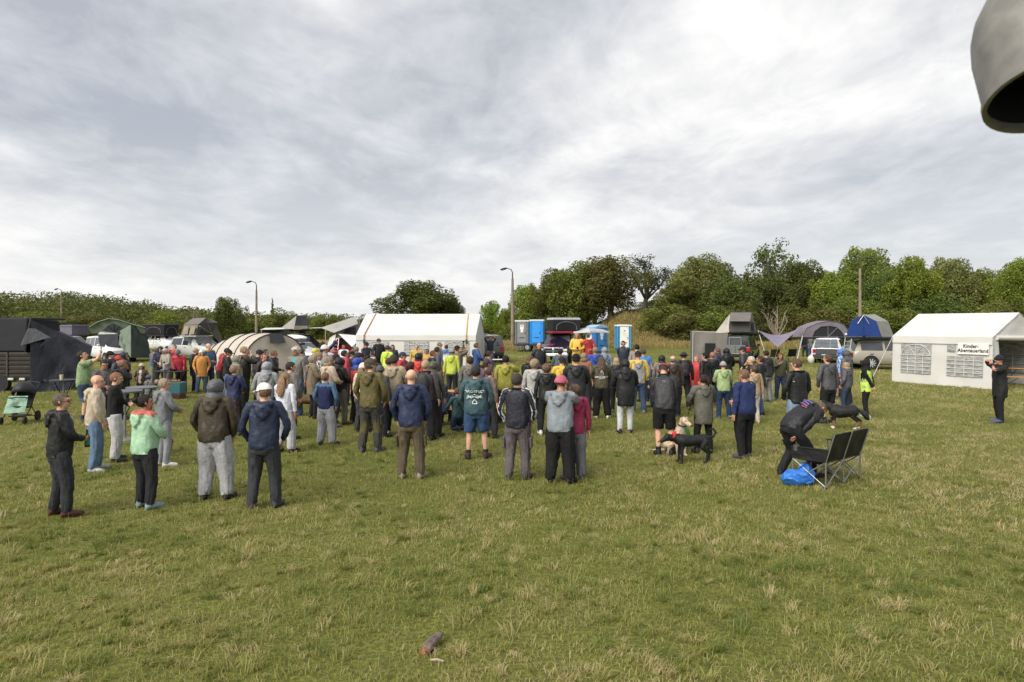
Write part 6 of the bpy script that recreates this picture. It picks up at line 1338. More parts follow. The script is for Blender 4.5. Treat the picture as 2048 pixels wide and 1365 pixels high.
# --- left group
P(120, 786, 1036, 48, 'jacket:17181b', 'trousers:2f3136', 'short:6b5a48', 'fh', 'person in black rain jacket and glasses holding a bottle at the far left', hy=28, hp=4, glasses=1, shoe='4a2a24', fat=.12)
P(190, 750, 946, 62, 'jacket:b9a98f', 'trousers:5d7896', 'bald', 'pp', 'bareheaded person in beige fleece hoodie and light blue jeans', hy=12, hp=8, shoe='a9a9aa', skin='d0a08a', fat=.08)
P(230, 745, 926, 58, 'sweater:1a1a1d', 'wide:b4b2b2', 'short:a9683a', 'cc', 'person in black sweater and pale grey joggers with folded arms', hy=12, hp=14, shoe='1b1b1d', fat=.04)
P(290, 790, 1020, 28, 'jacket:9dc9a4:c05a4c', 'trousers:26272b', 'bun:2c1d18', 'ff', 'person in mint green jacket with red collar and black trousers', zone='collarpart', hy=22, shoe='84989b', fat=.16)
P(326, 757, 936, 42, 'jacket:74777c', 'slim:8d9095', 'bun:b59a72', 'ff', 'person in grey hoodie and grey leggings left of the olive jacket', hy=20, shoe='c9c5bf', fat=.10)
P(432, 759, 1002, 2, 'jacket:3d3524', 'wide:a6a6ab', 'hood:55565a', 'pp', 'person in olive brown jacket with grey hood up and pale joggers', shoe='2c2a28', fat=.26, w=.05)
P(528, 768, 1020, -6, 'jacket:1f2c45', 'trousers:34363b', 'cap:dcd9cf', 'pp', 'person in white cap and navy hooded jacket in the front row', hy=-48, hair='short:8a5f3e', shoe='3c3c40', fat=.14, w=.04)
P(570, 746, 908, 22, 'sweater:c9ccd6', 'wide:b5b5ba', 'long:a5793f', 'hf', 'person in white sweater and pale trousers right of the white cap', hy=10, hp=10, shoe='1d1d1f')
P(468, 731, 874, 22, 'jacket:232a52', 'trousers:2b1d22', 'short:a07a4d', 'ff', 'bareheaded child in navy hoodie with hands in front and dark trousers', bzone='knee', hy=14, shoe='3a3a3d')
P(532, 724, 878, 4, 'jacket:8a8b90', 'trousers:2a2b30', 'hood:8f9095', 'pp', 'person in light grey hoodie with hood up behind the white cap', fat=.16)
P(580, 724, 882, 38, 'jacket:6b655f', 'trousers:45474a', 'short:3e2d20', 'pp', 'person in grey brown hoodie right beside the white sweater', hy=20, beard='33251b', bzone='knee')
P(592, 694, 834, 202, 'jacket:77716c:2a8f8e', 'trousers:4a6a8c', 'curly:d7d0bf', 'hh', 'person in open grey jacket over turquoise shirt facing the camera', zone='frontopen', hy=10, shoe='3d63a8', fat=.12)
P(488, 690, 828, 56, 'jacket:2e2a22', 'trousers:33332d', 'buzz:b08a55', 'dp', 'person in dark olive jacket drinking from a white cup', bzone='knee', hy=10, hp=-6, fat=.10)
P(455, 700, 0, 72, 'jacket:1d1d1f', 'trousers:5b6d85', 'cap:17181a', 'ff', 'person in black cap and black hoodie beside the tunnel tent', hy=8)
P(441, 694, 0, 88, 'jacket:9c1f2a', 'trousers:232428', 'short:2f2621', 'ff', 'person in red jacket bending forward behind the black cap', bend=26, hp=18, d=24.5)
P(475, 712, 0, 60, 'jacket:8c8a76:6d6b58', 'trousers:4a4a48', 'hood:7d7b69', 'hh', 'person in pale camouflage hood between black cap and olive jacket', zone='camo', d=19.5)
P(512, 700, 0, 76, 'jacket:1b1c1f:55565a', 'trousers:202126', 'beanie:1e2230', 'ff', 'person in dark beanie looking down beside the drinking person', zone='print', hp=26, bend=8)
P(526, 707, 0, 118, 'collar:3c2c2e', 'trousers:26272b', 'buzz:7d6145', 'hh', 'person in maroon brown jumper turned towards the camera by the tunnel tent', hy=10, skin='c98a76')
P(531, 699, 0, 96, 'jacket:2b3a3f', 'trousers:26272b', 'short:4a3c30', 'hh', 'person in dark teal jacket right behind the maroon jumper', d=24.5)
P(548, 701, 0, 88, 'collar:1f2226', 'trousers:2e3138', 'short:7a5638', 'fh', 'person in dark leather jacket in profile before the tunnel tent', hp=6)
# --- tables at the left
P(403, 700, 790, 150, 'coat:c8861f', 'trousers:3d5879', 'beanie:c9cdd8', 'pp', 'person in mustard yellow coat and pale beanie', hair='bob:b79a74', hy=-14, shoe='2c3138')
P(391, 696, 788, 100, 'coat:1d2a44', 'slim:191a1d', 'short:c3a878', 'pp', 'person in long navy coat beside the mustard coat', shoe='8a8a3a')
P(417, 687, 0, 125, 'jacket:3b5878:b8932e', 'trousers:26304a', 'ring:b5b0a8', 'fp', 'person in blue jacket with yellow collar behind the mustard coat', zone='collarpart', d=26)
P(362, 704, 0, 180, 'jacket:b51f3c:c9cac8', 'trousers:2a2b30', 'beanie:6d6c68', 'ss', 'person in crimson jacket bending over the grill table', zone='hoodpart', bend=30, hp=22, d=25.6, h=1.68)
P(350, 690, 0, 172, 'coat:c2303a', 'trousers:2a2b30', 'short:6a5240', 'tt', 'person in long red coat holding both hands to the face', d=31)
P(336, 697, 0, 205, 'jacket:a39a8c', 'trousers:4f4d4a', 'hood:aaa294', 'ff', 'person in beige hooded jacket at the grill table', bend=14, hp=16, d=26.6)
P(321, 693, 0, 160, 'jacket:1f2440', 'trousers:23252c', 'hood:20264a', 'ff', 'person in navy hood at the grill table', bend=10, hp=12, d=27.6)
P(306, 696, 778, 82, 'jacket:5f6a7e', 'trousers:7d7f6c', 'cap:6b6b66', 'ff', 'person in slate blue jacket and khaki trousers at the grill table', hp=16, bend=8)
P(366, 737, 785, 200, 'jacket:a67280', 'trousers:3d5f8c', 'beanie:c3d3c8', 'ff', 'small child in jeans and pale headband beside the grill table', hp=16)
P(283, 729, 808, 172, 'jacket:4b3528:b9b4ac', 'slim:20222c', 'beanie:b7a996', 'pp', 'child in beige knitted hat and brown jacket facing the camera', zone='frontopen', hair='long:6a4a33')
P(297, 752, 828, 20, 'jacket:6f7472:4a4e4e', 'trousers:5a5a52', 'hat:4b5c80', 'ff', 'child in blue sun hat and grey patterned jacket', zone='camo', shoe='6a5a50')
P(168, 702, 846, 66, 'shirt:7f9a6c', 'shorts:2f3d58:4a5f86', 'short:3a2b20', 'uu', 'person in green T-shirt and striped shorts holding a phone up', bzone='knee', hy=8, hp=-16, skin='d2a68c', fat=.24, shoe='20243a', w=.01)
P(176, 722, 0, 24, 'jacket:7d6246:5b4632', 'trousers:2d2a28', 'short:42342a', 'aa', 'person in brown camouflage jacket behind the green T-shirt', zone='camo', d=18.4, fat=.18)
P(208, 719, 0, 128, 'sweater:6a5f5c:3f4446', 'trousers:2c2d31', 'short:3a2a20', 'ff', 'person in brown patterned sweater looking down behind the high table', zone='camo', hp=24)
P(221, 703, 0, 84, 'jacket:23273a', 'trousers:26272b', 'beanie:1a1b1d', 'hh', 'person in black beanie and dark blue jacket by the high table', beard='3a2a20')
P(236, 712, 0, 100, 'jacket:3a3c48', 'trousers:26272b', 'beanie:b8342f', 'hh', 'person in bright red beanie by the high table', d=21.2)
P(249, 705, 0, 96, 'jacket:22262f', 'trousers:26272b', 'hood:23283a', 'pp', 'person in dark navy hood behind the red beanie', d=23)
P(243, 721, 842, 52, 'coat:17181c', 'slim:16171a', 'curly:a8764a', 'kd', 'person in black coat with raised hands behind the high table', hp=8)
# --- centre left
P(626, 711, 840, 62, 'coat:7a6a54', 'slim:1b1b1d', 'curly:a9a195', 'ff', 'person in olive beige coat and black trousers with hands in front', hy=8, shoe='2c221c', fat=.12)
P(657, 713, 0, 50, 'coat:bba58e', 'trousers:2b2b2f', 'bob:a58b66', 'ff', 'person in pale peach coat left of the black hooded jacket', hy=10, d=17.2)
P(637, 704, 0, 66, 'jacket:cfcdc6:1d1d1f', 'trousers:2b2b2f', 'bob:b08c58', 'ff', 'person in black and white patterned jacket behind the olive beige coat', zone='print', d=19.6)
P(631, 697, 0, 40, 'jacket:c7b52b', 'trousers:2b2b2f', 'hood:c9b72d', 'hh', 'person with bright yellow hood beside the patterned jacket', d=23.5)
P(646, 684, 0, 60, 'jacket:1f2a4e', 'trousers:2b2b2f', 'short:3a2a22', 'oh', 'person in navy jacket stretching one arm up to take a picture', glasses=1, hp=-8, d=25.5)
P(649, 691, 0, 66, 'jacket:8b8488', 'trousers:2b2b2f', 'beanie:cfc7c0', 'hh', 'person with pale headband below the raised navy arm', d=22.4)
P(604, 698, 0, 20, 'jacket:5a5856', 'trousers:2b2b2f', 'short:4c4436', 'hh', 'person in grey just behind the open grey jacket and turquoise shirt', d=25)
P(679, 716, 852, 40, 'jacket:18191b', 'trousers:66625a', 'hood:1a1b1d', 'fp', 'person in black hooded jacket and grey patterned trousers', bzone='knee', shoe='5a4632', fat=.14)
P(653, 745, 894, 14, 'sweater:1e2650:3e6383', 'wide:92929a', 'short:8a6238', 'pp', 'child in navy jumper with blue sleeves and grey joggers', zone='raglan', hy=12, shoe='2a2a2d')
P(688, 689, 0, 190, 'jacket:c8d2da', 'trousers:2b2b2f', 'short:33261e', 'cc', 'person in pale blue jacket with folded arms left of the marquee', beard='3a2a1e', d=30)
P(690, 701, 0, 62, 'jacket:b7223f', 'trousers:2b2b2f', 'short:2d2522', 'hh', 'bareheaded person in red quilted jacket left of the marquee corner', d=21.5)
P(672, 709, 0, 70, 'jacket:29304a', 'trousers:2b2b2f', 'cap:20263c', 'hh', 'person in navy cap behind the black hooded jacket', d=20)
P(703, 704, 802, 66, 'jacket:1d1e20', 'shorts:4b5f75', 'cap:18191c', 'ff', 'person in black hoodie and cap with denim shorts', hy=8)
P(720, 707, 0, 66, 'jacket:20222a', 'trousers:2b2b2f', 'cap:1b1c1f', 'kf', 'person in black cap behind the child in the red jacket', d=19.2)
P(716, 716, 0, 30, 'jacket:d8432a:23345c', 'trousers:23242c', 'hood:2a45a8', 'ff', 'child with blue hood and red orange jacket', zone='raglan', d=17.6)
P(727, 727, 0, 20, 'jacket:d2bfae', 'trousers:3b3b42', 'beanie:d9cabb', 'hh', 'child in cream knitted hat beside the olive rain jacket', hair='long:a37d4a', d=16.2)
P(740, 718, 908, 14, 'jacket:5b5224', 'trousers:3b3a36:57502c', 'cap:4a4536', 'pp', 'person in olive green rain jacket and olive cap in the front row', bzone='knee', hy=42, hair='short:6a5a48', shoe='4a4b52', fat=.12, w=.02)
P(714, 694, 0, 20, 'jacket:33363c', 'trousers:2b2b2f', 'buzz:9a7a58', 'hh', 'bareheaded person in dark grey left of the navy cap and fleece', d=27.5)
P(732, 685, 0, 150, 'collar:1d2433', 'trousers:2a2d35', 'cap:1c2130', 'cc', 'person in navy cap and navy fleece with folded arms by the marquee', beard='4a3a2e', d=30)
P(757, 678, 0, 150, 'jacket:15181c', 'trousers:24262b', 'cap:3f3a2e', 'pp', 'person in black parka and olive cap before the marquee', hy=-20, glasses=1, d=33)
P(775, 692, 0, 26, 'jacket:c4e01e', 'trousers:23242a', 'beanie:3a3b40', 'pp', 'person in neon yellow jacket and dark beanie', hy=16)
P(785, 690, 0, 170, 'jacket:2b2c32', 'trousers:23242a', 'bob:2f2522', 'hh', 'bareheaded person in dark jacket behind the neon yellow jacket', d=31)
P(806, 705, 0, 112, 'jacket:b02336:1d2130', 'trousers:23242a', 'cap:2a3250', 'hh', 'person in red and black jacket with navy cap and glasses', zone='frontopen', glasses=1, skin='c98a76')
P(789, 711, 872, 10, 'coat:a8987b', 'trousers:1b1c1f', 'beanie:3c372c', 'ff', 'person in beige parka and dark beanie with white trainers', shoe='d8d8d6', fat=.14)
P(778, 716, 0, -10, 'jacket:6d6f55', 'trousers:23242a', 'short:5a3a2a', 'hh', 'bareheaded person tucked behind the beige parka', d=18.3)
P(761, 732, 0, 30, 'jacket:3b3a40', 'trousers:23242a', 'beanie:55525a', 'hh', 'child in grey woolly hat between olive jacket and beige parka', d=15.6)
P(822, 725, 0, 60, 'jacket:3b3134:8a8a8a', 'trousers:23242a', 'curly:5a3328', 'hh', 'person in dark patterned jacket half hidden left of the navy hooded jacket and khaki trousers', zone='print', d=16.4)
P(837, 706, 0, 8, 'jacket:d63a2c', 'trousers:23242a', 'hood:1f1f22', 'hh', 'person in bright red jacket with black hood', d=20.5)
P(834, 689, 0, 172, 'jacket:c9a327:23335c', 'trousers:23242a', 'buzz:8a7a68', 'hh', 'person in yellow and navy jacket before the marquee window', zone='band', d=28.5)
P(853, 698, 0, 200, 'jacket:b98a2a:7a2634', 'trousers:23242a', 'short:6a5038', 'hh', 'person in ochre and burgundy jacket beside the yellow and navy jacket', zone='band', d=27)
P(866, 701, 0, 78, 'jacket:1c2030', 'trousers:23242a', 'short:7a3f24', 'pp', 'person in dark blue jacket in profile right of the ochre jacket', beard='6a3420', hp=4)
P(873, 694, 0, 70, 'coat:4f5560', 'trousers:23242a', 'short:3b332a', 'pp', 'person in long slate coat left of the pale grey coat', d=24.5)
P(878, 684, 0, 94, 'coat:8a8c92', 'trousers:23242a', 'buzz:8a8078', 'pp', 'person in pale grey coat by the marquee wall', d=29)
P(822, 739, 961, 0, 'jacket:1f2b4d', 'trousers:5a4f3c', 'bald', 'pp', 'bareheaded person in navy hooded jacket and khaki cargo trousers in the front row', skin='d6a88e', shoe='8d8474', fat=.10, w=.035, hy=0, hp=2)
P(851, 720, 884, 8, 'collar:4a4548', 'trousers:1f2023', 'buzz:c9a878', 'hh', 'person in dark grey jacket with a backpack behind the khaki cargo trousers', hy=10, shoe='17171a')
P(868, 723, 0, 18, 'jacket:4a4a36', 'trousers:2b2b2f', 'hood:4f4e3c', 'hh', 'person in olive hooded jacket right of the dark grey backpacker', d=15.2)
P(893, 690, 762, 35, 'jacket:c9ced6:3f6fae', 'trousers:b52a26', 'short:4a3a30', 'hf', 'walking person in white and blue jacket with red trousers', st='walk', zone='yoke')
P(904, 698, 0, 20, 'jacket:b4c41f', 'trousers:2a2b2f', 'beanie:8c8a86', 'hh', 'person in lime yellow jacket and grey beanie', d=23.6)
P(915, 692, 792, 40, 'sweater:6d6452', 'wide:55657a', 'cap:1d1d20', 'et', 'person in black cap and olive sweater shading the eyes', hy=10, skin='c98f72')
P(940, 713, 0, 10, 'jacket:6d6a62:55534e', 'trousers:3a3d44', 'short:4a3628', 'hh', 'child in mottled grey hoodie in front of the bright blue jacket', zone='camo', d=17.3)
P(953, 686, 0, 76, 'jacket:2b4f86', 'trousers:3a3a40', 'short:6a5040', 'ff', 'person in bright blue jacket by the right end of the marquee', d=27)
P(981, 673, 735, 185, 'sweater:2a3140', 'trousers:4f5f74', 'short:3b2f28', 'xx', 'person with both hands on the head beside the teal awning')
P(977, 702, 0, 60, 'sweater:6b5068:3f3a55', 'trousers:2a2b2f', 'pony:4a2f24', 'hh', 'person in purple patterned top right of the bright blue jacket', zone='camo', d=21.8)
P(975, 720, 0, 55, 'jacket:5a4658', 'trousers:2a2b2f', 'cap:3d3340', 'hh', 'child in dark purple cap behind the orange brown jacket', d=16.9)
P(980, 735, 0, 60, 'jacket:6a564e', 'trousers:2a2b2f', 'short:5a4030', 'hh', 'small bareheaded child right of the orange brown jacket', d=15.4)
P(967, 724, 857, 20, 'collar:b06a33', 'trousers:1d1f2a', 'cap:7a6a3c', 'pp', 'person in orange brown jacket and olive cap', hy=12, skin='c98f72')
P(954, 731, 921, 4, 'jacket:35545c', 'shorts:2d4a72', 'short:3c342c', 'pp', 'person in teal hoodie with white back print and denim shorts', hy=8, fat=.26, shoe='3a2c24', w=.045, skin='d2a68c')
P(1010, 711, 850, 2, 'jacket:98961c', 'trousers:1f2024', 'short:2a1f19', 'mh', 'person in lime green rain jacket photographing with a phone', fat=.12)
# --- centre
P(1035, 747, 962, 10, 'collar:1b1d2b:d8d8d4', 'trousers:5c5557', 'short:4a3f36', 'pp', 'person in navy jacket with white sleeve stripes and grey cargo trousers', zone='stripes', fat=.12, hy=14, shoe='3a3a3d', w=.02)
P(1120, 753, 970, 14, 'jacket:7d868e', 'wide:17181a', 'beanie:b5586b', 'gg', 'person in pale grey jacket and pink beanie hugging a child', hy=28, hp=14, bend=6, fat=.2, shoe='1d1d20', w=.04)
P(1150, 768, 963, -16, 'jacket:8c1246', 'wide:6d6c72', 'short:6a4a38', 'hk', 'child in magenta jacket hugged by the person in pink beanie', hy=-30, shoe='55555a')
P(1068, 719, 869, 14, 'jacket:a6a5a1', 'slim:20263a', 'curly:b79b6c', 'fh', 'person in pale grey jacket and dark slim trousers beside a black jacket', hy=12, shoe='a9836a', fat=.08)
P(1093, 728, 873, 6, 'jacket:1e1f20', 'slim:1b1b1e', 'curly:8a5f3e', 'fh', 'person in black rain jacket and white shoes behind the pink beanie', hy=8, shoe='d2d2d0', fat=.06)
P(1060, 711, 0, 40, 'jacket:1d1d20', 'trousers:2a2b2f', 'bob:7a5840', 'mf', 'person in black jacket looking at a raised hand left of the pale grey jacket', hp=14, d=18.6)
P(1077, 686, 0, 162, 'collar:1b2030', 'trousers:26282e', 'bald', 'hh', 'person in navy jacket standing before the dark pickup', skin='c98f72', d=27, fat=.14)
P(1121, 697, 0, 2, 'sweater:4f5f66', 'trousers:26282e', 'short:2b2622', 'ff', 'person in grey teal sweater near the speakers', d=23)
P(1124, 714, 0, -4, 'jacket:d6ae12', 'trousers:26282e', 'cap:23242c', 'ff', 'person in yellow raincoat and dark cap seen from behind', d=17.8)
P(1152, 709, 872, 4, 'jacket:26272a', 'trousers:4a4b4f', 'cap:141417', 'ff', 'person in black rain jacket and black cap behind the pink beanie', hair='buzz:2b2420', fat=.16, skin='d2a68c')
P(1168, 706, 0, 20, 'sweater:8a5f3c', 'trousers:26282e', 'bob:b08c5a', 'hh', 'person in brown top behind the black cap and rain jacket', d=20.3)
P(1155, 667, 0, 186, 'coat:e2b40c', 'trousers:c99f10', 'long:c08a4c', 'ff', 'person in yellow raincoat facing the crowd beside the megaphone', d=26.5, h=1.74, z=.50, hp=4)
P(1176, 668, 0, 176, 'jacket:c01f24', 'trousers:1d1e22', 'pony:8a6a4a', 'mf', 'person in red rain jacket speaking through a megaphone', d=26.5, h=1.72, z=.50, hy=4)
P(1190, 694, 0, 2, 'jacket:2347a0', 'trousers:26282e', 'buzz:a5825a', 'ff', 'person in royal blue jacket near the speakers', d=22.5)
P(1209, 695, 0, 4, 'jacket:7f8f98:4f5c66', 'trousers:26282e', 'hood:7d8c94', 'hk', 'person in silver patterned hooded jacket beside the blue jacket', zone='camo', d=24)
P(1204, 713, 840, 4, 'jacket:4a4630', 'wide:141416', 'long:6a4a38', 'ff', 'person in olive hoodie with white back print and wide black trousers', fat=.08, shoe='d8d8d6', w=.05)
P(1233, 716, 832, 8, 'jacket:222124', 'slim:1a1a1d', 'bob:c2a268', 'hh', 'person in black jacket right of the olive hoodie', d=19.8)
P(1250, 720, 870, 0, 'coat:17181a', 'slim:b9bfc4', 'hood:191a1c', 'ff', 'person in black padded coat with hood up and pale grey jeans', fat=.2, shoe='2e2226')
P(1247, 682, 0, 192, 'collar:20283c', 'trousers:24262e', 'short:4a3a2c', 'bb', 'person in navy jacket facing the crowd in front of the white toilet', glasses=1, d=28.5)
P(1277, 703, 830, 2, 'jacket:c9a93c:8f9093', 'trousers:3a4f70', 'cap:1c1d1f', 'pp', 'person in yellow and grey jacket with dark cap and jeans', zone='backpanel', shoe='7a7a7d')
P(1274, 689, 0, 6, 'sweater:8f867e', 'trousers:24262e', 'short:231a18', 'hh', 'person in taupe top behind the yellow and grey jacket', d=25.5)
P(1288, 698, 0, -6, 'sweater:3d80c0', 'trousers:24262e', 'buzz:5a3f2e', 'hh', 'person in sky blue top behind the yellow and grey jacket', d=22.6)
P(1308, 727, 818, -40, 'jacket:1d2440', 'trousers:22304a', 'short:6a4a34', 'fh', 'child in navy jacket beside the yellow and grey jacket', hy=-14)
P(1323, 711, 0, 4, 'jacket:77706c:a8452c', 'trousers:26282e', 'hood:1b1b1e', 'hh', 'person in grey and rust striped jumper with black hood', zone='band', d=20.4)
P(1322, 738, 848, 8, 'jacket:3f8a8c', 'trousers:20222a', 'beanie:2c2e30', 'ff', 'person in turquoise jacket and charcoal beanie', shoe='c9c8c4')
P(1347, 712, 838, 8, 'jacket:3a2f26', 'trousers:1c1d22', 'ring:8a8078', 'hh', 'bareheaded person in dark brown jacket left of the black hat', skin='d0a08a', fat=.12)
P(1367, 705, 0, 6, 'jacket:1b1c20', 'trousers:26282e', 'hat:2c2d30', 'hh', 'person in black hat carrying a dark backpack', d=20.6)
P(1393, 712, 815, -142, 'coat:c01826', 'trousers:2a2b2f', 'long:d9647a', 'pp', 'person in long bright red coat looking to the left', hy=-4, fat=.12, skin='dcb29c')
P(1330, 752, 916, 8, 'collar:2b2b2e', 'shorts:141416', 'cap:8a3040', 'ss', 'person in black jacket and black shorts bending over the dogs', bend=28, hp=30, hy=24, shoe='17171a', skin='d2a68c', h=1.84)
P(1407, 749, 910, -4, 'coat:5c5b50', 'slim:17181a', 'pony:3a2420', 'fr', 'person in grey green parka holding a dog lead', hy=-20, hp=4, shoe='3a2f2c')
P(1411, 706, 0, -40, 'jacket:17181b', 'trousers:26282e', 'short:17120f', 'hh', 'person in black just right behind the bright red coat', d=20.5)
P(1425, 704, 0, 2, 'jacket:1e2024', 'trousers:26282e', 'buzz:b5713c', 'hh', 'bareheaded person in black jacket before the grey annex', d=21.6)
P(1436, 696, 0, -50, 'jacket:3a3d58', 'trousers:26282e', 'bob:7a5a40', 'hh', 'person in slate jacket in profile before the grey annex', d=24.8)
P(1453, 697, 0, 4, 'jacket:121214', 'trousers:26282e', 'hood:141416', 'ff', 'person in black with hood up in front of the off-roader', d=23.6)
P(1448, 724, 840, 4, 'jacket:93aa70', 'trousers:1f3152', 'beanie:9a9894', 'ff', 'person in pale green rain jacket and grey beanie', fat=.10, shoe='4a5a78', w=.05)
P(1487, 694, 0, -70, 'jacket:232428:3a3b40', 'trousers:a5302a', 'cap:1d2740', 'pp', 'person in navy cap and black jacket with red trousers', zone='yoke', d=24)
P(1502, 713, 0, -78, 'jacket:1c1d21', 'trousers:26282e', 'short:d9d0b0', 'dh', 'person in black jacket with a hand at the mouth', d=19)
P(1521, 712, 832, -66, 'jacket:1f1f24', 'slim:3a4f6e', 'short:4a382c', 'pp', 'person in black quilted jacket and blue jeans in profile', hp=6, shoe='1d1b1f')
P(1533, 701, 0, -30, 'jacket:2a2b2f', 'trousers:7a7c80', 'short:33261f', 'hh', 'person in grey trousers behind the black quilted jacket', d=22.5)
P(1490, 739, 920, -22, 'sweater:22305e', 'trousers:141518', 'short:8a5f3a', 'fh', 'person in blue sweatshirt and black track trousers', fat=.28, hy=-8, shoe='4a4a52', hp=8, w=.0)
P(1508, 732, 850, -12, 'jacket:a58a6a', 'slim:b9b4ae', 'short:6a4f38', 'hh', 'child in tan jacket and pale trousers behind the blue sweatshirt', shoe='c9a08a')
P(1561, 706, 803, 188, 'jacket:3d4029', 'trousers:1f3350', 'bob:6a442c', 'kh', 'person in olive jacket and dark blue trousers facing the camera', hy=-6, fat=.10, shoe='20243a')
P(1593, 718, 896, -12, 'collar:17181a', 'trousers:6f8aa3', 'short:6a4a36', 'pp', 'person in black softshell jacket and washed blue jeans', hy=-38, hp=16, fat=.10, skin='d0a08a')
P(1600, 826, 956, 68, 'jacket:1c1d23', 'trousers:1b1c20', 'short:7a5a40', 'ss', 'person in black bending down over the camping bench', st='bendover', bend=80, hb=0.9, hp=6, h=1.72, shoe='1b1a1a', fat=.14)
P(1657, 709, 0, -16, 'jacket:4a4a4f', 'shorts:17181a', 'short:6a4530', 'hp', 'person in dark grey jacket and black shorts beside the fluffy dog', d=17.6, hy=-18, skin='d0a08a')
P(1683, 698, 0, -60, 'jacket:2b6fc0:c9d6e6', 'trousers:26282e', 'hood:2f78cc', 'hh', 'person in bright blue patterned raincoat behind the grey jackets', zone='print', d=23.4)
P(1694, 701, 0, -40, 'coat:4f5152', 'trousers:26282e', 'hood:4c4e50', 'hh', 'person in grey hooded coat beside the blue raincoat', d=21.4)
P(1692, 726, 827, -56, 'jacket:50505a', 'slim:2a3a52', 'bob:b59c72', 'pp', 'person in dark grey jacket and slim jeans left of the safety vest', fat=.08, hp=6)
P(1733, 720, 838, -48, 'sweater:141416', 'slim:17181a', 'hood:17171a', 'bb', 'person in neon yellow safety vest and black hood', vest=1, shoe='8a8a8c', d=18.8)
P(2000, 711, 848, -82, 'coat:17181b', 'trousers:17181a', 'beanie:1c1b2a', 'et', 'person in long black coat and dark beanie on the phone at the right', shoe='4a5070', hp=6)
P(1610, 672, 713, 20, 'jacket:2a2f4a', 'trousers:2a2b33', 'short:3a2d24', 'hh', 'far person in navy under the grey arched roof tent', d=52, h=1.75)
P(1621, 674, 713, -30, 'jacket:6a6e68', 'trousers:33507a', 'short:5a4a3a', 'hh', 'far person in grey top and jeans under the grey arched roof tent', d=52, h=1.70)
# --- children at the benches
P(889, 760, 838, 6, 'jacket:21344f', 'trousers:3a3026', 'hood:24384f', 'ff', 'child in dark blue hooded jacket sitting on the beer bench', st='sitback', seat=.42, d=17.3, h=1.36)
P(915, 783, 838, -30, 'jacket:2c4a52', 'trousers:1f2f44', 'short:6a4a34', 'fr', 'child in teal hoodie kneeling beside the beer bench', st='kneel', d=16.6, h=1.38)
P(872, 790, 838, 10, 'jacket:6a2f2a', 'trousers:4a4a3a', 'short:5a4030', 'ff', 'small child in reddish jacket at the left end of the beer bench', st='sitback', seat=.42, d=17.6, h=1.16)
# resolve distance and height, then keep neighbours from standing inside each other
for q in PEOPLE:
    if 'd' not in q:
        if q['vf']: q['d'] = CAM_H*FPX/(q['vf']-YH-3)
        else: q['d'] = min((CAM_H-1.72)*FPX/(q['vt']-YH), 33.0)
    q['free'] = not q['vf'] and not q.get('z')
for it in range(60):
    mv = False
    for a in range(len(PEOPLE)):
        for b in range(a+1, len(PEOPLE)):
            A, B = PEOPLE[a], PEOPLE[b]; dx = gx(A['u'], A['d'])-gx(B['u'], B['d']); dy = A['d']-B['d']
            if dx*dx+(dy*1.15)**2 < 0.52**2 and (A['free'] or B['free']):
                s = 0.06 if dy >= 0 else -0.06; mv = True
                if A['free']: A['d'] += s*(1 if not B['free'] else .5)
                if B['free']: B['d'] -= s*(1 if not A['free'] else .5)
    if not mv: break
for i, q in enumerate(PEOPLE):
    if 'h' not in q: q['h'] = gzv(q['vt'], q['d'])-q.get('z', 0)
    if q['h'] > 1.93: q['h'] = 1.93
    build_person(q, i)
def who(s): return [q for q in PEOPLE if s in q['label']][0]
# prints on hoodies
# cargo pockets on the khaki and grey work trousers
for s_, c in (('bareheaded person in navy hooded', '52472f'), ('white sleeve stripes', '565053'), ('olive green rain jacket and', '33322e')):
    q = who(s_)
    for n, sg in (('R', 1), ('L', -1)):
        mb = MB().box(mir((0.205, -0.005, 0.60), sg), (0.035, 0.13, 0.17)); mb.box(mir((0.208, -0.005, 0.675), sg), (0.04, 0.135, 0.045)); V, F = mbarr(mb); Wt = auto_weights(V, 'th'+n)
        link('cargo_pocket', np_mesh('cargo_pocket', skin(shape(V, Wt, q['fat_'], 0), Wt, q['MM'])*q['S'], F, [cloth(c)], smooth=False), q['o']).modifiers.new('b', 'BEVEL').width = 0.012
W1 = text_mesh('DACHZELT', 0.052, 0, 1.0, 1.0, 0.0012); W2 = text_mesh('NOMADEN', 0.038, 0, 1.1, 1.1, 0.0008)
sh_ = lambda VF, dx, dy: ([(a+dx, b+dy) for a, b, *c in VF[0]], VF[1])
q = who('teal hoodie with white'); tent = [stroke([(-0.12, -0.09), (-0.02, -0.02), (0, -0.01), (0.02, -0.02), (0.12, -0.09)], .010), stroke([(-0.10, -0.02), (-0.05, -0.08), (0, -0.05), (0.05, -0.08), (0.10, -0.02)], .009), stroke([(-0.03, -0.15), (0, -0.10), (0.03, -0.15), (0.03, -0.18), (-0.03, -0.18), (-0.03, -0.15)], .010), stroke([(0, -0.17), (0, -0.19)], .03)]
back_print(q, [sh_(text_mesh('DACHZELT', 0.062, 0, 1.0, 1.0, .0015), 0, 0.04), sh_(W2, 0, -0.055)]+tent, 'd3dad8', zoff=0.03)
q = who('olive hoodie with white'); tent = [stroke([(-0.055, 0.10), (0, 0.18), (0.055, 0.10), (-0.055, 0.10)], .009), stroke([(-0.045, 0.09), (-0.045, 0.03), (0.045, 0.03), (0.045, 0.09)], .009), stroke([(-0.03, 0.12), (0, 0.15), (0.03, 0.12)], .008), stroke([(-0.02, 0.055), (0.02, 0.055)], .012)]
back_print(q, [sh_(text_mesh('DACHZELT', 0.066, 0, 1.0, 1.0, .0015), 0, -0.01), sh_(text_mesh('NOMADEN', 0.026, 0, 1.1, 1.1, .0006), 0, -0.055)]+tent, 'd8d8d0', zoff=-0.02)
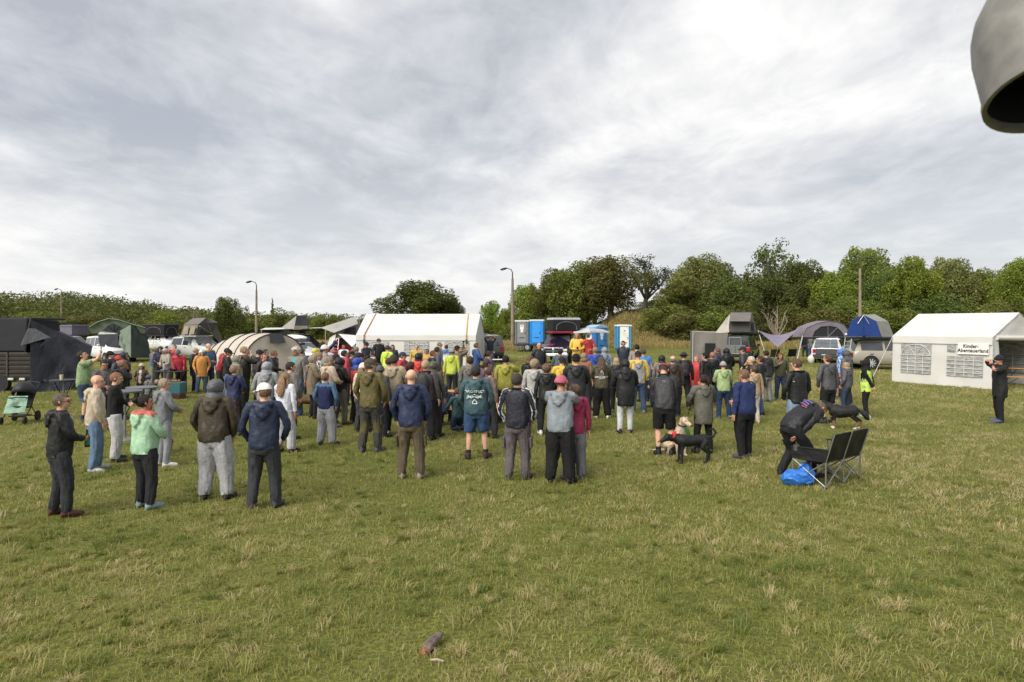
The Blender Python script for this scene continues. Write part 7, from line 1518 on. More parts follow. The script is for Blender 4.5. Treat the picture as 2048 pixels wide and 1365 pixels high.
q = who('bending over the dogs'); back_print(q, [stroke([(-0.025, 0.09), (0.0, 0.05), (0.03, 0.09), (0.0, 0.10), (-0.025, 0.09)], .008)], '8a8a90', zoff=.05)
q = who('bending down over the camping'); back_print(q, [stroke([(-0.10, 0.12), (0.10, 0.12)], .03), stroke([(-0.11, 0.07), (0.08, 0.07)], .03), stroke([(-0.06, 0.02), (0.10, 0.02)], .022)], '6a5f9c', zoff=.05); back_print(q, [stroke([(-0.11, 0.16), (0.02, 0.165)], .014), stroke([(0.03, -0.02), (0.11, -0.015)], .016)], 'a8444f', zoff=.05)
q = who('black softshell'); back_print(q, [stroke([(-0.17, 0.05), (-0.15, 0.05)], .02)], 'c9c9c9', 'jacket_logo', zoff=.05)
# vest with reflective bands
q = who('neon yellow safety vest'); MBv = MB(); torso(MBv, [(0.78, 0.196, 0.150, -0.004), (0.90, 0.196, 0.150, -0.008), (1.08, 0.190, 0.144, 0.002), (1.22, 0.200, 0.146, 0.004), (1.34, 0.196, 0.136, 0), (1.40, 0.165, 0.118, -0.004), (1.45, 0.11, 0.10, -0.004)])
for s in (1, -1): pass
V, F = remesh(MBv, 0.012, 3, 1400); V = wrinkle(V, F, 0.012); keep = ~((np.abs(V[F].mean(1)[:, 0]) > 0.155)&(V[F].mean(1)[:, 2] > 1.15)); F = F[keep]
Wt = auto_weights(V, None, ['pelvis', 'spine', 'chest']); c = V[F].mean(1); band = (np.abs(c[:, 2]-0.93) < 0.026)|(np.abs(c[:, 2]-1.10) < 0.026)
Pv = skin(shape(V, Wt, q['fat_'], 0), Wt, q['MM'])*q['S']
link('safety_vest', np_mesh('safety_vest', Pv, F, [cloth('b9e01c'), mat('reflective', 'b4b6b8', 0.3, metal=0.5)], band.astype(int)), q['o'])
# socks / bare legs detail for shorts wearers
for s, c in (('striped shorts', '23264a'), ('bending over the dogs', '17171a'), ('teal hoodie with white', '2a2422'), ('dark grey jacket and black shorts', '26262a'), ('cap with denim shorts', '26262a')):
    for q in [p for p in PEOPLE if s in p['label']]:
        for n, sg in (('R', 1), ('L', -1)):
            A0 = ANK.lerp(KNEE, 0.02); A1 = ANK.lerp(KNEE, 0.20); mb = MB().tube([mir(A0, sg), mir(A0.lerp(A1, .5), sg), mir(A1, sg)], [0.047, 0.050, 0.052], 12)
            V, F = mbarr(mb); Wt = auto_weights(V, 'sn'+n); link('sock', np_mesh('sock', skin(V, Wt, q['MM'])*q['S'], F, [cloth(c)]), q['o'])
# ================================================================== things carried
def put(name, mb_parts, loc, label, cat, rz=0.0, group=None):
    o = empty(name, loc, rz, label, cat, group)
    for nm, mb, m, sm in mb_parts: mb.build(nm, m, o, sm, auto=45 if sm else None)
    return o
def backpack(s, colour, label, strap=True):
    q = who(s); o = empty('backpack', chest_to_world(q, (0, -0.13, 0.98)), -R(q['yaw']), label, 'backpack'); o.scale = (q['S'],)*3
    mb = MB(); mb.ell((0, -0.11, 0.24), (0.15, 0.105, 0.26), 16, 10, e=0.7); V, F = mbarr(mb); V = wrinkle(V, F, 0.014); link('main_bag', np_mesh('main_bag', V, F, [shellcloth(colour)]), o)
    MB().ell((0, -0.20, 0.14), (0.115, 0.05, 0.12), 14, 8, e=0.7).build('front_pocket', shellcloth(colour), o, True)
    for sx in (-1, 1): MB().tube([(sx*0.09, -0.03, 0.46), (sx*0.105, 0.05, 0.50), (sx*0.12, 0.16, 0.46), (sx*0.13, 0.26, 0.36)], [(0.03, 0.008)]*4, 8).build('shoulder_strap', shellcloth('17181a'), o, True)
    MB().tube([(-0.03, -0.06, 0.49), (0, -0.07, 0.53), (0.03, -0.06, 0.49)], 0.009, 6).build('handle', shellcloth('17181a'), o, True)
backpack('with a backpack behind the khaki', '26262a', 'dark grey backpack on the dark grey jacket behind the khaki trousers')
backpack('olive hooded jacket right', '232320', 'dark backpack on the olive hooded jacket')
backpack('black hat carrying', '1c1d22', 'black backpack on the person in the black hat')
def phone(s, side, label, tilt=0):
    q = who(s); p = hand_pos(q, side, 0.10); put('phone', [('case', MB().box((0, 0, 0), (0.075, 0.012, 0.155)), plastic('17181b'), False), ('screen', MB().box((0, -0.0075, 0), (0.066, 0.002, 0.142)), mat('screen', (0.10, 0.12, 0.14), 0.1), False)], p+Vector((0, 0, 0.05)), label, 'phone', -R(q['yaw']+tilt))
phone('lime green rain jacket photographing', 'R', 'black phone held up by the person in lime green')
phone('striped shorts', 'R', 'phone held up by the person in the green T-shirt'); phone('navy jacket stretching', 'R', 'phone at the end of the raised navy arm')
phone('long black coat and dark beanie', 'R', 'phone held to the ear of the person in the long black coat')
phone('yellow raincoat facing the crowd', 'R', 'dark phone in the hands of the yellow raincoat')
q = who('through a megaphone'); p = hand_pos(q, 'R', 0.06)
o = empty('megaphone', p, R(180+4), 'grey megaphone in front of the red rain jacket', 'megaphone')
MB().lathe([(0.03, -0.10), (0.045, 0.02), (0.07, 0.12), (0.125, 0.22), (0.13, 0.225), (0.12, 0.215), (0.05, 0.10), (0.02, 0.02)], (0, 0, 0.10), 24, 'Y').build('horn', plastic('c9c5b8'), o, True, auto=50)
MB().lathe([(0.035, 0.05), (0.05, 0.12), (0.03, 0.15)], (0, 0, 0.10), 16, 'Y').build('horn_core', plastic('5a564e'), o, True)
MB().lathe([(0.05, -0.2), (0.055, -0.10), (0.03, -0.09)], (0, 0, 0.10), 16, 'Y').build('mouthpiece', plastic('2a2a2c'), o, True)
MB().box((0, -0.05, 0.03), (0.035, 0.05, 0.12)).build('grip', plastic('2a2a2c'), o, bevel=0.01)
q = who('holding a bottle'); p = hand_pos(q, 'R', 0.09)
o = empty('beer_bottle', p+Vector((0, 0, -0.11)), 0, 'brown beer bottle held by the person in the black rain jacket', 'bottle')
MB().lathe([(0.03, 0), (0.033, 0.01), (0.033, 0.13), (0.014, 0.19), (0.013, 0.235), (0.015, 0.24)], (0, 0, 0), 14).build('glass', mat('brown_glass', (0.05, 0.022, 0.008), 0.1, coat=0.5), o, True); MB().lathe([(0.0336, 0.03), (0.0336, 0.10)], (0, 0, 0), 14).build('label', plastic('2f7a52'), o, True); MB().lathe([(0.016, 0.235), (0.016, 0.25)], (0, 0, 0), 10).build('cap', metal('c9c9c9'), o)
q = who('dark olive jacket drinking'); p = hand_pos(q, 'R', 0.09); put('cup', [('cup_wall', MB().lathe([(0.028, 0), (0.038, 0.10), (0.036, 0.10), (0.027, 0.004)], (0, 0, 0), 14), plastic('dcdcd8'), True)], p+Vector((0.02, 0, -0.02)), 'white cup at the mouth of the person in the dark olive jacket', 'cup')
# platform under the two speakers
o = empty('speaker_platform', (gx(1166, 26.5), 26.5, 0), 0, 'low wooden platform under the two speakers in yellow and red', 'platform')
for k in range(5): MB().box((0, -0.48+0.24*k, 0.485), (1.7, 0.232, 0.03)).build('plank', mat('platform_wood', '8a6a44', 0.7, var=0.25, vscale=4, stretch=(1, 7, 7)), o)
for sx in (-0.75, 0.75):
    for sy in (-0.5, 0.5): MB().box((sx, sy, 0.235), (0.07, 0.07, 0.47)).build('leg', mat('platform_wood', '8a6a44', 0.7, var=0.25, vscale=4, stretch=(1, 7, 7)), o)
# ================================================================== dogs
def quad(name, loc, yaw, colour, label, S=1.0, pose_='stand', accents=(), head_dir=(0, 0), tail='up', fluffy=0.0, collar=None, ear='drop'):
    """forward is local +y; a retriever-sized dog 0.57 m at the withers"""
    o = empty(name, loc, -R(yaw), label, 'dog'); o.scale = (S,)*3; m = MB()
    f = 1+fluffy
    if pose_ == 'stand':
        m.tube([(0, -0.34, 0.46), (0, -0.26, 0.47), (0, -0.10, 0.455), (0, 0.08, 0.44), (0, 0.22, 0.455), (0, 0.31, 0.48), (0, 0.36, 0.50)], [(0.07, 0.08), (0.108*f, 0.125*f), (0.105*f, 0.125*f), (0.118*f, 0.145*f), (0.128*f, 0.165), (0.10*f, 0.13), (0.05, 0.06)], 14)
        hx, hz = head_dir; H0 = Vector((0, 0.46+0.02*hz, 0.60+hz)); side = Vector((hx, 0, 0))
        m.tube([(0, 0.26, 0.50), Vector((0, 0.38, 0.56+hz*0.5))+side*0.3, H0+side*0.8], [0.10, 0.078*f, 0.068], 12)
        hc = H0+side+Vector((0, 0.04, 0.02)); fw = Vector((hx*1.2, 1, -0.28+hz*0.5)).normalized()
        for s in (1, -1):
            m.tube([(s*0.085, 0.24, 0.44), (s*0.085, 0.22, 0.33), (s*0.083, 0.25, 0.21), (s*0.083, 0.24, 0.04)], [0.058, 0.044, 0.030, 0.026], 10); m.ell((s*0.083, 0.265, 0.026), (0.034, 0.05, 0.026), 10, 6)
            fy = -0.05 if s > 0 else 0.06
            m.tube([(s*0.075, -0.27, 0.46), (s*0.085, -0.20+fy*0.3, 0.32), (s*0.083, -0.36+fy, 0.20), (s*0.083, -0.32+fy, 0.04)], [0.085, 0.060, 0.030, 0.026], 10); m.ell((s*0.083, -0.295+fy, 0.026), (0.034, 0.05, 0.026), 10, 6)
        if tail == 'curl': m.tube([(0, -0.34, 0.50), (0, -0.44, 0.52), (0, -0.50, 0.60), (0, -0.44, 0.68), (0, -0.36, 0.66)], [0.032, 0.028, 0.026, 0.022, 0.012], 8)
        else: m.tube([(0, -0.34, 0.49), (0, -0.46, 0.42), (0, -0.56, 0.30), (0, -0.62, 0.26)], [0.034, 0.05*f, 0.055*f, 0.02], 8)
    else:   # sitting
        m.tube([(0, -0.20, 0.13), (0, -0.16, 0.22), (0, -0.04, 0.34), (0, 0.06, 0.46), (0, 0.10, 0.56)], [0.13, 0.15, 0.125, 0.12, 0.085], 14)
        hx, hz = head_dir; m.tube([(0, 0.08, 0.50), (hx*0.5, 0.12, 0.60), (hx, 0.14, 0.68+hz)], [0.095, 0.075, 0.068], 12); hc = Vector((hx, 0.17, 0.70+hz)); fw = Vector((hx*3, 1, -0.25)).normalized()
        for s in (1, -1):
            m.tube([(s*0.085, 0.08, 0.46), (s*0.088, 0.10, 0.28), (s*0.088, 0.12, 0.04)], [0.06, 0.04, 0.028], 10); m.ell((s*0.088, 0.15, 0.028), (0.036, 0.055, 0.028), 10, 6)
            m.tube([(s*0.13, -0.16, 0.20), (s*0.16, 0.02, 0.22), (s*0.15, -0.06, 0.06), (s*0.15, 0.06, 0.035)], [0.10, 0.075, 0.045, 0.032], 10)
        m.tube([(0, -0.30, 0.08), (0, -0.44, 0.04), (0.1, -0.58, 0.035)], [0.035, 0.03, 0.015], 8)
    q_ = fw.to_track_quat('Y', 'Z').to_matrix(); hp_ = lambda x, y, z: hc+q_ @ Vector((x, y, z))
    m.ell(hc, (0.078, 0.095, 0.075), 14, 10, rot=q_); m.tube([hp_(0, 0.05, -0.01), hp_(0, 0.12, -0.022), hp_(0, 0.185, -0.028)], [0.056, 0.043, 0.034], 10)
    V, F = remesh(m, 0.012, 3, 3200)
    if fluffy: n_ = normals(V, F); V = V+n_*(0.016*(ridge(V, 50)-0.3))[:, None]
    mats = [mat('fur', colour, 0.55, var=0.3, vscale=18, bump=0.6, bscale=50, spec=0.3)]; mi = np.zeros(len(F), int); c = V[F].mean(1)
    for k, (col_, fn) in enumerate(accents): mats.append(mat('fur', col_, 0.6, var=0.2, vscale=18, bump=0.6, bscale=50)); mi[fn(c)] = k+1
    b = link('body', np_mesh('body', V, F, mats, mi), o)
    MB().ell(hp_(0, 0.215, -0.018), (0.02, 0.016, 0.015), 8, 6).build('nose', plastic('141414'), o, True)
    for s in (1, -1):
        MB().ell(hp_(s*0.036, 0.075, 0.028), (0.011, 0.008, 0.011), 8, 6).build('eye', mat('eye', (0.02, 0.014, 0.01), 0.15), o, True)
        MB().tube([hp_(s*0.058, -0.005, 0.058), hp_(s*0.088, 0.005, 0.028), hp_(s*0.094, 0.02, -0.045)], [(0.030, 0.010), (0.036, 0.010), (0.014, 0.007)], 8).build('ear', mats[0], o, True)
    if collar:
        cc = (Vector((0, 0.385, 0.565)) if pose_ == 'stand' else Vector((hx*0.6, 0.125, 0.615))); ax_ = (Vector((0, 0.12, 0.08)) if pose_ == 'stand' else Vector((0, 0.03, 0.1))).to_track_quat('Z', 'Y').to_matrix()
        MB().lathe([(0.079, -0.014), (0.086, -0.012), (0.086, 0.012), (0.079, 0.014)], cc, 18, rot=ax_).build('collar', cloth(collar), o, True, auto=40)
    return o, hc
dB = CAM_H*FPX/(926-YH)
dog1, h1 = quad('black_dog', (gx(1384, dB), dB, 0), -96, (0.012, 0.012, 0.013), 'black smooth-coated dog with red collar standing by the grey green parka', 0.92, 'stand', head_dir=(0, -0.10), tail='curl', collar='c02020')
dC = CAM_H*FPX/(912-YH); dog2, h2 = quad('cream_dog', (gx(1354, dC), dC, 0), 150, (0.52, 0.42, 0.30), 'cream coloured dog sitting behind the black dog', 1.0, 'sit', head_dir=(-0.02, 0), collar='3a3a3c', fluffy=0.05)
dD = CAM_H*FPX/(858-YH); wh = lambda c: (c[:, 1] > 0.30)&(c[:, 2] < 0.52)&(np.abs(c[:, 0]) < 0.09)
quad('sheepdog', (gx(1688, dD), dD, 0), -72, (0.014, 0.013, 0.013), 'fluffy black dog with white chest and brown feet by the grey jackets', 0.95, 'stand', [((0.62, 0.60, 0.57), lambda c: ((c[:, 1] > 0.29)&(c[:, 2] < 0.60)&(c[:, 2] > 0.30)&(np.abs(c[:, 0]) < 0.06))|((c[:, 1] > 0.55)&(np.abs(c[:, 0]) < 0.03))|(c[:, 1] < -0.58)), ((0.22, 0.10, 0.045), lambda c: (c[:, 2] < 0.20)&(c[:, 2] > 0.06)), ((0.6, 0.58, 0.55), lambda c: c[:, 2] < 0.06)], head_dir=(0, 0.03), fluffy=0.42)
dE = CAM_H*FPX/(905-YH); quad('brown_dog', (gx(337, dE), dE, 0), 160, (0.16, 0.075, 0.035), 'small brown dog behind the grey leggings', 0.5, 'stand', tail='up')
dF = 19.2; quad('brown_dog', (gx(612, dF), dF, 0), 60, (0.14, 0.075, 0.045), 'brown dog between the turquoise shirt and the olive beige coat', 0.95, 'stand')
# dog lead
q = who('holding a dog lead'); p0 = hand_pos(q, 'L', 0.08); p1 = Vector((gx(1366, dC), dC-0.1, 0.60)); mid = (p0+p1)/2-Vector((0, 0, 0.05)); base = Vector((p0.x, p0.y, 0))
o = empty('dog_lead', p0, 0, 'dark lead running from the grey green parka to the cream dog', 'lead'); MB().tube([p0-p0, mid-p0, p1-p0], 0.009, 6).build('strap', cloth('1d1d1f'), o, True); MB().tube([p0*0+Vector((0, 0, 0)), Vector((0.02, 0, -0.08)), Vector((-0.03, 0, -0.06)), Vector((0, 0, 0))], 0.008, 6).build('loop', cloth('1d1d1f'), o, True)
# green bag beside the cream dog
dG = dC+0.75; o = empty('green_bag', (gx(1364, dG), dG, 0), 0, 'bright green crumpled bag behind the cream dog', 'bag')
mb = MB(); mb.ell((0, 0, 0.27), (0.16, 0.13, 0.27), 18, 12); V, F = mbarr(mb); n_ = normals(V, F); V = V+n_*(0.05*(ridge(V, 22)-0.4))[:, None]; V[:, 2] = np.maximum(V[:, 2], 0.0); link('bag_body', np_mesh('bag_body', V, F, [shellcloth('3f9a2c')]), o)
MB().tube([(-0.06, 0, 0.52), (-0.03, 0, 0.62), (0.03, 0, 0.62), (0.06, 0, 0.52)], 0.01, 6).build('handle', shellcloth('2f7a20'), o, True)
# ================================================================== folding double camp chair, blue bag
def camp_bench():
    dQ = 11.1; o = empty('camping_bench', (gx(1655, dQ), dQ, 0), R(38), 'black two seat folding camping bench with steel legs in the foreground right', 'camp chair')
    FR = metal('9a9c9f', 0.35); K = shellcloth('141416'); Wd = 1.12; y0, y1 = -0.26, 0.28
    # local: seat faces +y (away from camera), back at y0
    xs = (-Wd/2, 0.0, Wd/2)
    for x in xs:
        MB().tube([(x, y0, 0.0), (x, y0, 0.42), (x*1.02, y0-0.14, 0.86)], 0.012, 8).build('back_post', FR, o, True)
        MB().tube([(x, y1, 0.0), (x, y1, 0.40)], 0.012, 8).build('front_leg', FR, o, True)
        MB().tube([(x, y0, 0.03), (x, y1, 0.40)], 0.010, 8).build('side_brace', FR, o, True); MB().tube([(x, y1, 0.03), (x, y0, 0.42)], 0.010, 8).build('side_brace', FR, o, True)
        for y in (y0, y1): MB().ell((x, y, 0.014), (0.026, 0.026, 0.014), 10, 6).build('foot', plastic('1a1a1c'), o, True)
    for a, b in zip(xs[:-1], xs[1:]):
        for y in (y0, y1): MB().tube([(a, y, 0.03), (b, y, 0.40)], 0.010, 8).build('cross_brace', FR, o, True); MB().tube([(b, y, 0.03), (a, y, 0.40)], 0.010, 8).build('cross_brace', FR, o, True)
        MB().sheet((a, y0, 0.42), (b, y0, 0.42), (b, y1, 0.42), (a, y1, 0.42), 10, 8, 0.07, 0.02, 3, 0.012).build('seat', K, o, True)
        MB().sheet((a, y0+0.01, 0.42), (b, y0+0.01, 0.42), (b*1.0, y0-0.13, 0.86), (a*1.0, y0-0.13, 0.86), 10, 8, 0.0, 0.022, 5, 0.014).build('backrest', K, o, True)
    for x in (xs[0], xs[2]):
        MB().sheet((x-0.03, y0-0.05, 0.62), (x+0.03, y0-0.05, 0.62), (x+0.04, y1+0.02, 0.60), (x-0.04, y1+0.02, 0.60), 4, 8, 0.02, 0.005, 7, 0.012).build('armrest', K, o, True)
        MB().tube([(x, y1, 0.40), (x, y1+0.01, 0.60)], 0.012, 8).build('arm_post', FR, o, True)
    x = xs[0]; MB().lathe([(0.045, 0.0), (0.05, 0.09), (0.045, 0.09), (0.04, 0.005)], (x, y1-0.06, 0.54), 14).build('cup_holder', shellcloth('4a4b4e'), o, True)
    MB().sheet((xs[0]-0.015, y0, 0.42), (xs[0]-0.015, y1, 0.42), (xs[0]-0.02, y1, 0.60), (xs[0]-0.02, y0-0.06, 0.62), 6, 6, 0, 0.02, 11, 0.01).build('side_panel', K, o, True)
camp_bench()
dQ = 10.9; o = empty('blue_carrier_bag', (gx(1596, dQ), dQ, 0), R(10), 'crumpled blue plastic carrier bag on the grass by the camping bench', 'bag')
mb = MB(); mb.ell((0, 0, 0.11), (0.26, 0.18, 0.13), 26, 14, e=0.8); mb.ell((0.12, 0, 0.20), (0.12, 0.13, 0.13), 18, 10); V, F = remesh(mb, 0.012, 1, 4200); n_ = normals(V, F); V = V+n_*(0.06*(ridge(V, 9, 1.0)-0.4)+0.012*(ridge(V, 24, 2.0)-0.4))[:, None]; V[:, 2] = np.maximum(V[:, 2], 0.0)
link('bag_body', np_mesh('bag_body', V, F, [mat('blue_bag', '2a6cc0', 0.4, var=0.18, vscale=7, spec=0.6)], smooth=False), o)
MB().tube([(-0.02, -0.04, 0.26), (0.06, -0.08, 0.33), (0.15, -0.05, 0.29)], [(0.018, 0.004)]*3, 6).build('handle', plastic('1f5fb8'), o, True)
# small camp chairs under the tarp
def camp_chair(u, d, yaw, label, c):
    x = gx(u, d); o = empty('camp_chair', (x, d, float(gz(x, d))), -R(yaw), label, 'camp chair', 'camp chairs under the tarp'); K = shellcloth(c); FR = metal('3a3b3e', 0.5)
    MB().sheet((-.27, -.22, .44), (.27, -.22, .44), (.27, .24, .46), (-.27, .24, .46), 6, 6, .04, .01, 1, .012).build('seat', K, o, True); MB().sheet((-.28, -.22, .44), (.28, -.22, .44), (.29, -.36, .92), (-.29, -.36, .92), 6, 6, 0, .015, 2, .012).build('backrest', K, o, True)
    for sx in (-1, 1):
        MB().tube([(sx*.27, .24, .0), (sx*.27, -.30, .70)], .012, 6).build('leg', FR, o); MB().tube([(sx*.27, -.30, .0), (sx*.28, -.2, .44), (sx*.29, -.36, .92)], .012, 6).build('leg', FR, o); MB().tube([(sx*.27, .24, .0), (sx*-.27, .24, .44)], .010, 6).build('brace', FR, o)
        MB().box((sx*.30, -.02, .66), (.06, .5, .025)).build('armrest', K, o, bevel=.008); MB().tube([(sx*.30, .22, .44), (sx*.30, .22, .65)], .011, 6).build('arm_post', FR, o)
camp_chair(1547, 45.5, 0, 'left camp chair with orange edge under the grey tarp', '3a3532'); camp_chair(1580, 46, -8, 'black camp chair right under the grey tarp', '17181a')
o = empty('white_sack', gp(1622, 45), 0, 'white plastic sack on the grass behind the white SUV', 'bag'); mb = MB(); mb.ell((0, 0, .25), (.22, .2, .3), 16, 10); V, F = mbarr(mb); V = V+normals(V, F)*(0.06*(ridge(V, 18)-.4))[:, None]; V[:, 2] = np.maximum(V[:, 2], 0); link('sack_body', np_mesh('sack_body', V, F, [plastic('cfcdc8')]), o); MB().ell((0.02, 0, .56), (.06, .05, .08), 10, 6).build('tied_neck', plastic('cfcdc8'), o, True)
# ================================================================== benches, tables
beer_table(898, 0, 17.35, 'wooden beer bench with seated child in the middle of the crowd', 1.55, 0.25, 0.43, -4, 'beer_bench', 'bench')
beer_table(925, 0, 18.8, 'pale wooden beer table behind the seated child', 1.5, 0.5, 0.74, -4)
o = empty('blue_crate', (gx(871, 17.0), 17.0, 0), 0, 'bright blue box under the left end of the beer bench', 'box'); MB().box((0, 0.2, .15), (.22, .3, .3), taper=1.08).build('box_wall', plastic('1f46b8'), o, bevel=.02); MB().box((0, .2, .315), (.25, .33, .02)).build('lid', plastic('1a3c9c'), o)
def high_table(u, d, z, r_, label, c='2a2b2e'):
    o = empty('high_table', (gx(u, d), d, 0), 0, label, 'table', 'bar tables at the left'); MB().lathe([(r_, z-.03), (r_, z), (r_-.01, z+.005)], (0, 0, 0), 28).build('table_top', plastic(c), o, True, auto=40); MB().tube([(0, 0, .03), (0, 0, z-.03)], .03, 12).build('column', metal('8e9092'), o, True); MB().lathe([(.24, 0), (.22, .03), (.03, .04)], (0, 0, 0), 24).build('foot', metal('8e9092'), o, True, auto=40)
    b = MB()
    for k in range(3): a = 2*PI*k/3; b.tube([(0, 0, .5), (r_*.7*math.cos(a), r_*.7*math.sin(a), z-.04)], .012, 6)
    b.build('brace', metal('26272a'), o)
high_table(128, 18.6, 1.05, .34, 'dark bar table with the orange drink at the left'); high_table(250, 15.2, 1.08, .36, 'round grey bar table beside the black sweater with folded arms', '5a5d62'); high_table(284, 16.8, 1.02, .36, 'thin topped bar table in front of the child in the sun hat', '6a6b6c')
o = empty('drink_cup', (gx(128, 18.6), 18.5, 1.055), 0, 'plastic cup of orange drink on the bar table', 'cup'); MB().lathe([(.032, .002), (.042, .115), (.001, .115)], (0, 0, 0), 16).build('drink', mat('orange_drink', (.75, .30, .02), .2, coat=.4), o, True, auto=40); MB().lathe([(.034, 0), (.046, .14), (.0445, .14), (.033, .003)], (0, 0, 0), 16).build('cup_wall', plastic('d6c9a8'), o, True)
dT = 25.0; o = empty('grill_table', (gx(343, dT), dT, 0), 0, 'dark folding grill table with dishes at the left', 'table')
MB().box((0, 0, .85), (1.05, .55, .04)).build('table_top', plastic('1d1e20'), o, bevel=.01)
for sx in (-.45, .45):
    for sy in (-.22, .22): MB().tube([(sx, sy, 0), (sx, sy, .83)], .015, 8).build('leg', metal('3a3b3d'), o)
MB().box((-.1, 0, .55), (.7, .5, .03)).build('shelf', plastic('26221f'), o)
for nm, x, c, s_ in (('pan', .1, '2a2b2d', .13), ('dish', -.25, 'b9bbbb', .12)):
    q2 = empty(nm, (gx(343, dT)+x, dT-.05, .87), 0, {'pan': 'black pan on the grill table', 'dish': 'pale dish on the grill table'}[nm], nm); MB().lathe([(s_*.8, 0), (s_, .05), (s_*.95, .05), (s_*.75, .01)], (0, 0, 0), 18).build('bowl', metal(c), q2, True); MB().tube([(s_, 0, .04), (s_+.12, 0, .06)], .012, 6).build('handle', plastic('1a1a1c'), q2)
q2 = empty('thermos', (gx(331, dT), dT-.1, .87), 0, 'steel flask standing on the grill table', 'flask'); MB().lathe([(.045, 0), (.045, .22), (.03, .26), (.03, .29)], (0, 0, 0), 16).build('flask_body', CHROME, q2, True, auto=40); MB().lathe([(.034, .28), (.034, .33), (.02, .335)], (0, 0, 0), 14).build('lid', plastic('2a2b2d'), q2, True)
o = empty('teal_cool_box', (gx(345, 23.6), 23.6, 0), 0, 'teal cool box with reddish base in front of the grill table', 'box'); MB().box((0, 0, .36), (.72, .42, .36), taper=1.04).build('box_wall', plastic('3d7078'), o, bevel=.02); MB().box((0, 0, .09), (.74, .44, .18)).build('lower_box', plastic('4a2a2a'), o, bevel=.015); MB().box((0, 0, .555), (.76, .46, .03)).build('lid', plastic('55868c'), o)
q2 = empty('food_tray', (gx(350, 23.6), 23.55, .572), R(12), 'tray of food on the teal cool box', 'tray'); MB().box((0, 0, .02), (.40, .26, .03)).build('tray_base', plastic('6a4a33'), q2, bevel=.008)
for k in range(5): MB().ell((-.14+.07*k, rng.uniform(-.06, .06), .055), (.04, .06, .025), 10, 6).build('bread_roll', mat('bread', (.42, .24, .10), .8, var=.3), q2, True)
# tripod and small white table by the marquee
o = empty('tripod', (gx(927, 36), 36, 0), 0, 'black camera tripod beside the marquee wall', 'tripod')
for k in range(3): a = 2*PI*k/3+.4; MB().tube([(0, 0, 1.55), (.45*math.cos(a), .45*math.sin(a), 0)], .02, 6).build('leg', plastic('1a1a1c'), o)
MB().tube([(0, 0, 1.2), (0, 0, 1.62)], .018, 8).build('column', plastic('1a1a1c'), o); MB().box((0, 0, 1.66), (.12, .1, .09)).build('head', plastic('1a1a1c'), o, bevel=.01)
o = empty('folding_table', (gx(986, 34), 34, 0), R(10), 'small white folding table right of the purple patterned top', 'table'); MB().box((0, 0, .82), (1.0, .5, .03)).build('table_top', plastic('cfd2d6'), o, bevel=.008)
for sx in (-.42, .42): MB().tube([(sx, -.2, 0), (sx, .2, .80)], .014, 6).build('leg', metal('3a3b3d'), o); MB().tube([(sx, .2, 0), (sx, -.2, .80)], .014, 6).build('leg', metal('3a3b3d'), o)
# ================================================================== pushchair
def pram():
    d = CAM_H*FPX/(846-YH); o = empty('pushchair', (gx(40, d), d, 0), R(192), 'black pushchair with a mint green blanket at the left edge', 'pushchair')
    FR = plastic('17181a'); K = shellcloth('222326')
    for s in (-1, 1):
        for y, r_ in ((-.34, .14), (.36, .10)):
            w_ = MB().lathe([(r_*.72, -.022), (r_*.96, -.022), (r_, 0), (r_*.96, .022), (r_*.72, .022)], (s*.27, y, r_), 20, 'X').build('wheel', RUBBER, o, True, auto=50); h_ = MB().lathe([(r_*.2, -.02), (r_*.2, .02)], (s*.27, y, r_), 12, 'X')
            for k in range(5): a = 2*PI*k/5; h_.tube([(s*.27, y, r_), (s*.27, y+math.cos(a)*r_*.74, r_+math.sin(a)*r_*.74)], .009, 5)
            h_.build('hub', plastic('4a4c50'), w_)
        MB().tube([(s*.25, -.34, .14), (s*.25, -.05, .42), (s*.25, .36, .12)], .014, 8).build('frame_tube', FR, o, True); MB().tube([(s*.25, .05, .34), (s*.25, -.30, .78), (s*.25, -.52, 1.0)], .014, 8).build('handle_tube', FR, o, True)
    MB().tube([(-.25, -.52, 1.0), (0, -.55, 1.02), (.25, -.52, 1.0)], .018, 8).build('handle_bar', FR, o, True); MB().tube([(-.27, -.34, .14), (.27, -.34, .14)], .012, 8).build('axle', FR, o)
    MB().sheet((-.2, -.22, .40), (.2, -.22, .40), (.2, .22, .46), (-.2, .22, .46), 6, 6, .05, .01, 1, .03).build('seat', K, o, True); MB().sheet((-.21, -.2, .42), (.21, -.2, .42), (.2, -.36, .86), (-.2, -.36, .86), 6, 6, 0, .02, 2, .03).build('backrest', K, o, True)
    hd = MB(); rr = []
    for i in range(7):
        a = R(20+i*22); rr.append([Vector((-.25*math.cos(PI*k/10), -.20+.34*math.cos(a)*math.sin(PI*k/10)*1.0, .70+.36*math.sin(a)*math.sin(PI*k/10))) for k in range(11)])
    hd.rings(rr, False); h_ = hd.build('canopy', K, o, True); md = h_.modifiers.new('s', 'SOLIDIFY'); md.thickness = .012
    MB().sheet((-.24, .27, .30), (.24, .30, .27), (.23, .06, .70), (-.22, .06, .70), 12, 12, -.05, .05, 5, .012).build('blanket', cloth('86ab94'), o, True)
    MB().sheet((-.18, -.25, .20), (.18, -.25, .20), (.18, .2, .20), (-.18, .2, .20), 6, 6, .05, .01, 9, .02).build('basket', K, o, True); MB().tube([(-.22, .1, .66), (0, .24, .68), (.22, .1, .66)], .014, 8).build('bumper_bar', FR, o, True)
pram()
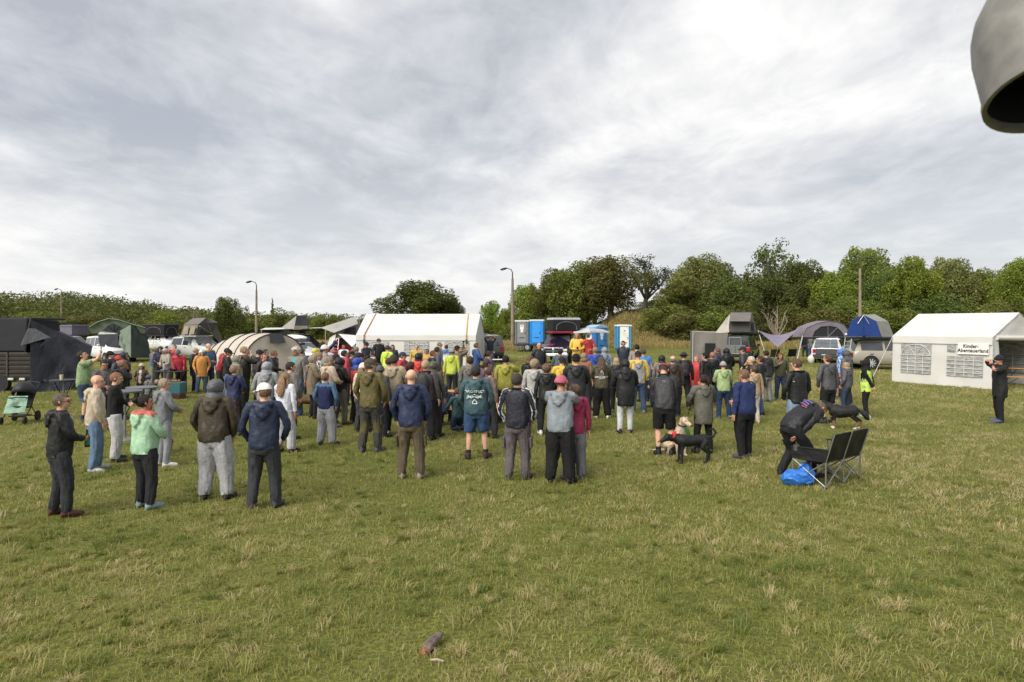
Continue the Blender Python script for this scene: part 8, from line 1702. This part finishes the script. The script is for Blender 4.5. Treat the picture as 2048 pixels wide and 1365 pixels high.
# ================================================================== wood in the grass, near lamp housing
WD = mat('drift_wood', (.17, .13, .115), .9, var=.5, vscale=16, bump=.9, bscale=30); dW = CAM_H*FPX/(1300-YH)
o = empty('broken_branch', (gx(864, dW), dW, 0), R(-14), 'short weathered piece of broken wood lying in the foreground grass', 'wood'); mb = MB().tube([(-.02, -.09, .02), (-.01, -.03, .045), (0, .05, .06), (.012, .13, .055), (.02, .18, .06)], [.028, .038, .036, .026, .008], 12); V, F = mbarr(mb); V = V+normals(V, F)*(.012*(ridge(V, 70)-.4))[:, None]; link('wood_piece', np_mesh('wood_piece', V, F, [WD]), o); MB().tube([(-.035, -.13, .02), (-.02, -.08, .03), (0, -.05, .03)], [.02, .03, .02], 8).build('torn_end', mat('rotten_wood', (.28, .11, .05), .95, var=.4, vscale=40, bump=.8, bscale=60), o, True)
dW = CAM_H*FPX/(1329-YH); o = empty('wood_chip', (gx(874, dW), dW, 0), 0, 'small pale splinter of wood below the broken branch', 'wood'); MB().tube([(-.05, .01, .03), (0, 0, .035), (.05, -.012, .03)], [(.006, .012), (.012, .008), (.008, .006)], 8).build('splinter', mat('splinter', (.38, .31, .25), .9, var=.3, vscale=40), o, True); MB().ell((-.05, .012, .028), (.018, .012, .008), 8, 6).build('bark_end', mat('rotten_wood', (.28, .11, .05), .95, var=.4, vscale=40, bump=.8, bscale=60), o, True)
# lamp housing hanging from a bracket beside the camera
dL = 1.15; Lc = pt(2112, 0, dL); zb = gzv(186, dL); r_ = (2112-1990)/FPX*dL
o = empty('work_lamp', (Lc.x, dL, zb), 0, 'out of focus grey metal lamp hood hanging at the top right corner', 'lamp')
o.rotation_euler = (R(-21), R(2), 0)
LMm = mat('lamp_metal', (.19, .185, .17), .55, metal=.25, var=.25, vscale=22, dirt='5c574a')
MB().lathe([(r_, 0), (r_*1.0, .10), (r_*.95, .14), (r_*.84, .175), (r_*.62, .215), (r_*.38, .245), (r_*.32, .30), (r_*.28, .30), (r_*.34, .24), (r_*.58, .208), (r_*.80, .17), (r_*.91, .135), (r_*.95, .10), (r_*.95, .002), (r_, 0)], (0, 0, 0), 40, caps=False).build('hood', LMm, o, True, auto=50)
MB().lathe([(r_*1.03, -.004), (r_*1.03, .006), (r_*.96, .006), (r_*.96, -.004), (r_*1.03, -.004)], (0, 0, 0), 40, caps=False).build('rim', LMm, o, True, auto=50)
MB().lathe([(r_*.94, .012), (r_*.94, .11), (r_*.5, .13), (r_*.01, .13)], (0, 0, 0), 30, caps=False).build('inner_plate', mat('lamp_black', (.004, .004, .006), .8), o, True)
MB().tube([(0, 0, .28), (0, 0, .6), (.3, -.1, .75), (.6, -.6, .75)], .025, 10).build('bracket', LMm, o, True)
